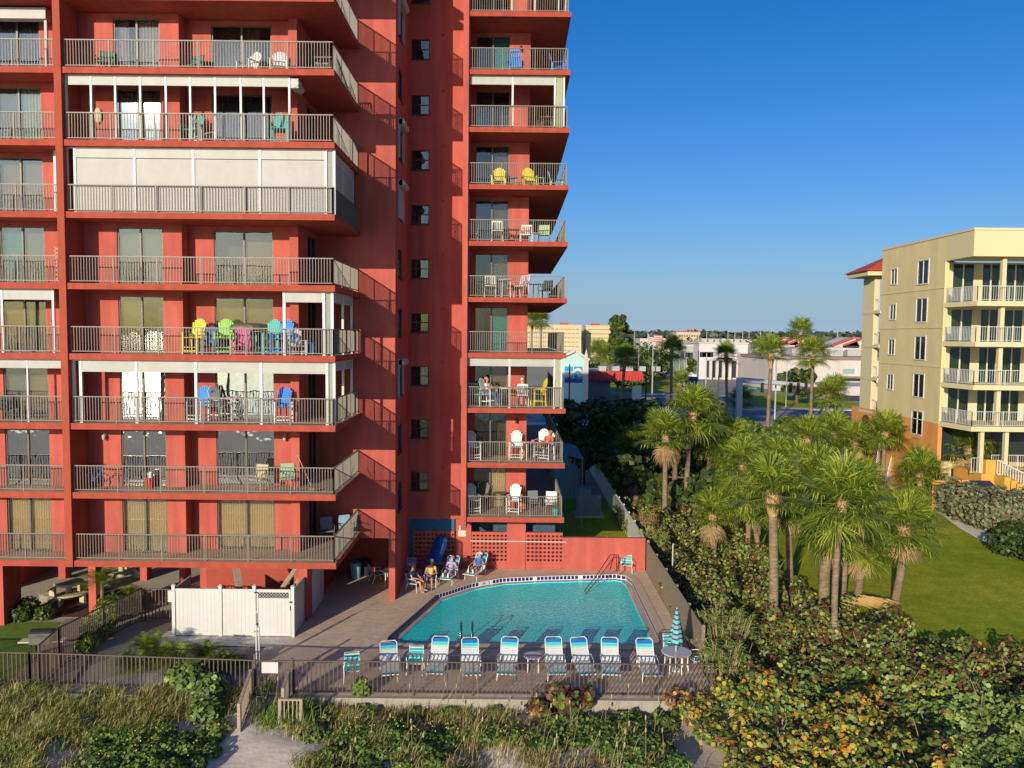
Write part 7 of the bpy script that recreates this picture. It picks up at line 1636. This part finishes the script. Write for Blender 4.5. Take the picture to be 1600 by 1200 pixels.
for px in (1190,1234,1246,1258):
    x = XP(px,Yg,6); m = M(); m.box(x-.18,x+.18,Yg-.55,Yg-.2,zt-2.1,zt-.7); h_ = m.build('traffic_light', BLACK, gan, world=True)
    for k in range(3): m = M(); m.tube([(x,Yg-.56,zt-1.85+k*.42),(x,Yg-.60,zt-1.85+k*.42)],.12,10); m.build('lens', mat('dark_lens',(0.06,0.03,0.02),rough=.3), h_, world=True)
# masts, poles, signs
def mast(px, Y, top, label, r=.25, head=True, mt=None, cat='light mast', group='stadium light masts on the skyline'):
    x = XP(px,Y,8); z = hz(top,Y,px); root = empty('light_mast', (x,Y,0), label=label, cat=cat, group=group); M().tube([(x,Y,0),(x,Y,z)],[r,r*.6],6).build('pole', mt or POLE, root, world=True)
    if head: M().box(x-Y*.0030,x+Y*.0030,Y-.3,Y+.3,z,z+Y*.0012).build('lamp_bank', mat('lamp_bank_grey',(0.22,0.24,0.26)), root, world=True)
POLE = mat('pole_grey',(0.36,0.35,0.32),var=.05)
for i, (px, Y, top) in enumerate(((991,420,517),(1012,500,518),(1078,560,515),(1091,520,516),(1104,480,516),(1137,420,514),(1148,520,517),(1160,430,516),(1170,600,519),(1188,460,516),(1205,400,515),(1308,380,516),(1057,600,517))):
    mast(px, Y, top, 'stadium light mast on the skyline, '+['farthest left beside the conifer','between conifer and hotel','over the hotel centre','over the right part of the hotel','just right of the hotel','above the white store','thin one above the white store','over the store right end','small faint one','left of the highest palm','nearest the highest palm','above the red gables','left of the hotel'][i], r=Y*.0006)
for (px, Y, top, lb) in ((1020,150,537,'pale concrete street pole beside the car park entrance'),(1091,128,548,'thick pale utility pole left of the gantry'),(1213,118,562,'white utility pole behind the left red collared palm'),(1104,170,552,'slim street lamp pole near the yellow truck'),(1070,170,545,'slim pole by the verge'),(1010,60+60,571,'dark street lamp in front of the mural restaurant'),(885+5,110,569,'black lamp post in front of the mural')):
    mast(px, Y, top, lb, r=.14, head=False, cat='street pole', group='street poles along the road', mt=BLACK if 'dark' in lb or 'black' in lb else None)
x = XP(1082,125,3); sg_ = empty('blue_box_sign', (x,125,0), label='dark blue box sign on a post beside the street', cat='sign'); M().box(x-.6,x+.6,124.6,125.4,hz(604,125,1082),hz(589,125,1082)).build('sign_box', mat('dark_blue_sign',(0.01,0.06,0.15)), sg_, world=True); M().tube([(x,125,0),(x,125,hz(604,125,1082))],.12,6).build('pole', BLACK, sg_, world=True)
x = XP(995,112,2); M_ = empty('white_board_sign', (x,112,0), label='white and blue sign board at the dark end of the street', cat='sign'); M().box(x-.7,x+.6,111.9,112.1,hz(625,112,995),hz(603,112,995)).build('sign_board', VINYL, M_, world=True); M().box(x-.05,x+.05,111.95,112.05,0,hz(625,112,995)).build('pole', BLACK, M_, world=True)
# flag
x = XP(1013,300,6); fl = empty('flag_pole', (x,300,0), label='flag pole with a red and white striped flag behind the car park', cat='flag'); zf_ = hz(522,300,1013); M().tube([(x,300,0),(x,300,zf_)],.18,6).build('pole', POLE, fl, world=True)
m = M()
for i in range(7): m.face([(x,300,zf_-2.6+i*.37),(x+5,299.6,zf_-3.1+i*.37),(x+5,299.6,zf_-2.73+i*.37),(x,300,zf_-2.23+i*.37)], i % 2)
m.face([(x,299.9,zf_-1.1),(x+2,299.7,zf_-1.3),(x+2,299.7,zf_-.1),(x,299.9,zf_)], 2); m.build('flag', [PC['red'], VINYL, PC['navy']], fl, world=True)
# cars
def car(px, py, rz, col, label, Lc=4.4, h=1.45, truck=False):
    g = G(px, py); root = empty('truck' if truck else 'parked_car', (g[0], g[1], 0.01), R(rz), label, 'truck' if truck else 'car', 'vehicles in the street and car park')
    P = [(-.5,.35),(-.5,.62),(-.46,.68),(-.22,.72),(-.10,1.0),(.22,1.0),(.40,.72),(.5,.66),(.5,.35)] if not truck else [(-.5,.3),(-.5,.45),(-.36,.5),(-.30,.95),(-.12,1.0),(-.10,.42),(.5,.42),(.5,.3)]
    m = M(); W = .9; n = len(P); m.v = [(s*W*(1 if p[1] < .75 else .82), p[0]*Lc, p[1]*h) for s in (-1,1) for p in P]; m.f = [tuple(range(n))[::-1], tuple(range(n,2*n))]+[(i,(i+1)%n,n+(i+1)%n,n+i) for i in range(n)]; m.m = [0]*len(m.f); m.build('body', paint('car_'+label.split()[0].lower(), col), root)
    m = M()
    if not truck: m.box(-.93,.93,-.12*Lc,.24*Lc,.76*h,.92*h); m.box(-.7,.7,-.17*Lc,.31*Lc,.76*h,.9*h)
    else: m.box(-.92,.92,-.29*Lc,-.14*Lc,.62*h,.86*h)
    m.build('window', DARKW, root)
    for s in (-1,1):
        for y in (-.33,.33): w_ = M().tube([(s*.72,y*Lc,.32),(s*.94,y*Lc,.32)],.32,12).build('wheel', BLACK, root); M().tube([(s*.945,y*Lc,.32),(s*.955,y*Lc,.32)],.17,8).build('rim', POLE, w_)
        M().box(s*.55,s*.8,-.505*Lc,-.495*Lc,.5*h,.6*h).build('headlight', VINYL, root)
    return root
car(1035,634,10,(0.06,0.12,0.25),'Blue car stopped in the shadow of the tower on the street'); car(982,634,90,(0.03,0.05,0.08),'Dark car in the shaded street behind the dark palms'); car(1094,586,60,(0.5,0.5,0.5),'Silver car driving in the car park before the white store',5.5,2)
car(1112,577,80,(0.60,0.28,0.02),'Orange flatbed truck parked in front of the white store',8.5,3.0,True); car(1228,602,20,(0.6,0.6,0.6),'White van like car parked left by the warehouse',5,2.2); car(1256,602,0,(0.5,0.5,0.52),'White car parked beside the round green tree',5,2.2)
car(1245,606,85,(0.35,0.22,0.08),'Brown pick up truck parked in front of the warehouse',6,2.3,True); car(1270,603,5,(0.2,0.25,0.3),'Grey car parked above the red kiosk roof',5,2.0); car(1281,603,0,(0.55,0.55,0.55),'Pale car parked next to the grey one above the kiosk',5,2.0); car(1003,600,70,(0.25,0.02,0.02),'Dark red car by the restaurant end',5,1.8); car(1215,603,0,(0.55,0.5,0.5),'Cream car parked at the left end of the warehouse row',5,2.1)
# far wood on the horizon
g_ = np.random.default_rng(9); cs = []
for i in range(900):
    Y = g_.uniform(700, 2400); px = g_.uniform(800, 1620); cs.append((XP(px,Y,5), Y, g_.uniform(4,7)*(1+Y/2600), 12+Y*.012, 10, 5.5+Y*.0055))
leaf_cloud('far_woods', cs, 26000, [mat('far_tree_a',(0.05,0.07,0.04)), mat('far_tree_b',(0.08,0.10,0.06)), mat('far_tree_c',(0.10,0.10,0.07))], size=4.5, seed=3, kind='stuff', weights=(.5,.3,.2))
cs = []
for i in range(260): Y = g_.uniform(190, 650); px = g_.uniform(815, 1340); 
for i in range(150):
    Y = g_.uniform(250, 700); px = g_.uniform(985, 1240); cs.append((XP(px,Y,2), Y, 2.0, 5, 5, 3.0))
leaf_cloud('scattered_greenery', cs, 7000, [LG[0], LG[1], LG[2]], size=.9, seed=4, kind='stuff', weights=(.4,.4,.2))

speckle(CREAM, 0.9, 0.6, (0.86, 0.85, 0.84), (1, 1, .15)); speckle(OFFW, 0.15, 0.6, (0.84, 0.83, 0.84), (1, 1, .4)); speckle(ASPH, 0.25, 0.8, (0.72, 0.72, 0.74)); speckle(ORNG, 1.0, 0.6, (0.86, 0.82, 0.82), (1,1,.2))
for i in range(14):                                   # air handling units along the warehouse and shop roofs
    m = M(); x = xw0+4+i*4.6+rnd.uniform(-1,1); y = Y0+rnd.uniform(4,18); z = hz(562,Y0,1280)+0.7; w_ = rnd.uniform(.8,2.0); m.box(x-w_, x+w_, y-1, y+1, z+.002, z+rnd.uniform(.8,1.7)); m.build('roof_unit', MATS['roof_unit_grey'], wh, world=True)
for i in range(7):
    m = M(); x = XP(1096,Ys,5)+2+i*2.0; z = hz(537,Ys,1120)+.4; m.box(x-.6, x+.6, Ys+6, Ys+8, z+.002, z+rnd.uniform(.7,1.4)); m.build('roof_unit', MATS['roof_unit_grey'], st_, world=True)
cn = ['first','second','third','fourth','fifth','sixth','seventh','eighth','ninth','tenth']
for i in range(10):
    car(1012+i*8.5, 588+(i%3)*1.5, 70+rnd.uniform(-6,6), [(0.5,.5,.5),(.05,.06,.08),(.35,.03,.03),(.55,.55,.5),(.1,.15,.3)][i%5], ['White','Black','Red','Beige','Navy'][i%5]+' car, '+cn[i]+' from the left in the parked row before the white store', 4.6, 1.6)
for i, (px, Y) in enumerate(((998,165),(1062,150),(1123,150),(1230,136))):
    mast(px, Y, 545+i*4, ['slender pole right of the conifer','slender pole between the dark palms','slender pole left of the dark silhouetted palm','slender pole between the two red collared palms'][i], r=.09, head=False, cat='street pole', group='street poles along the road')
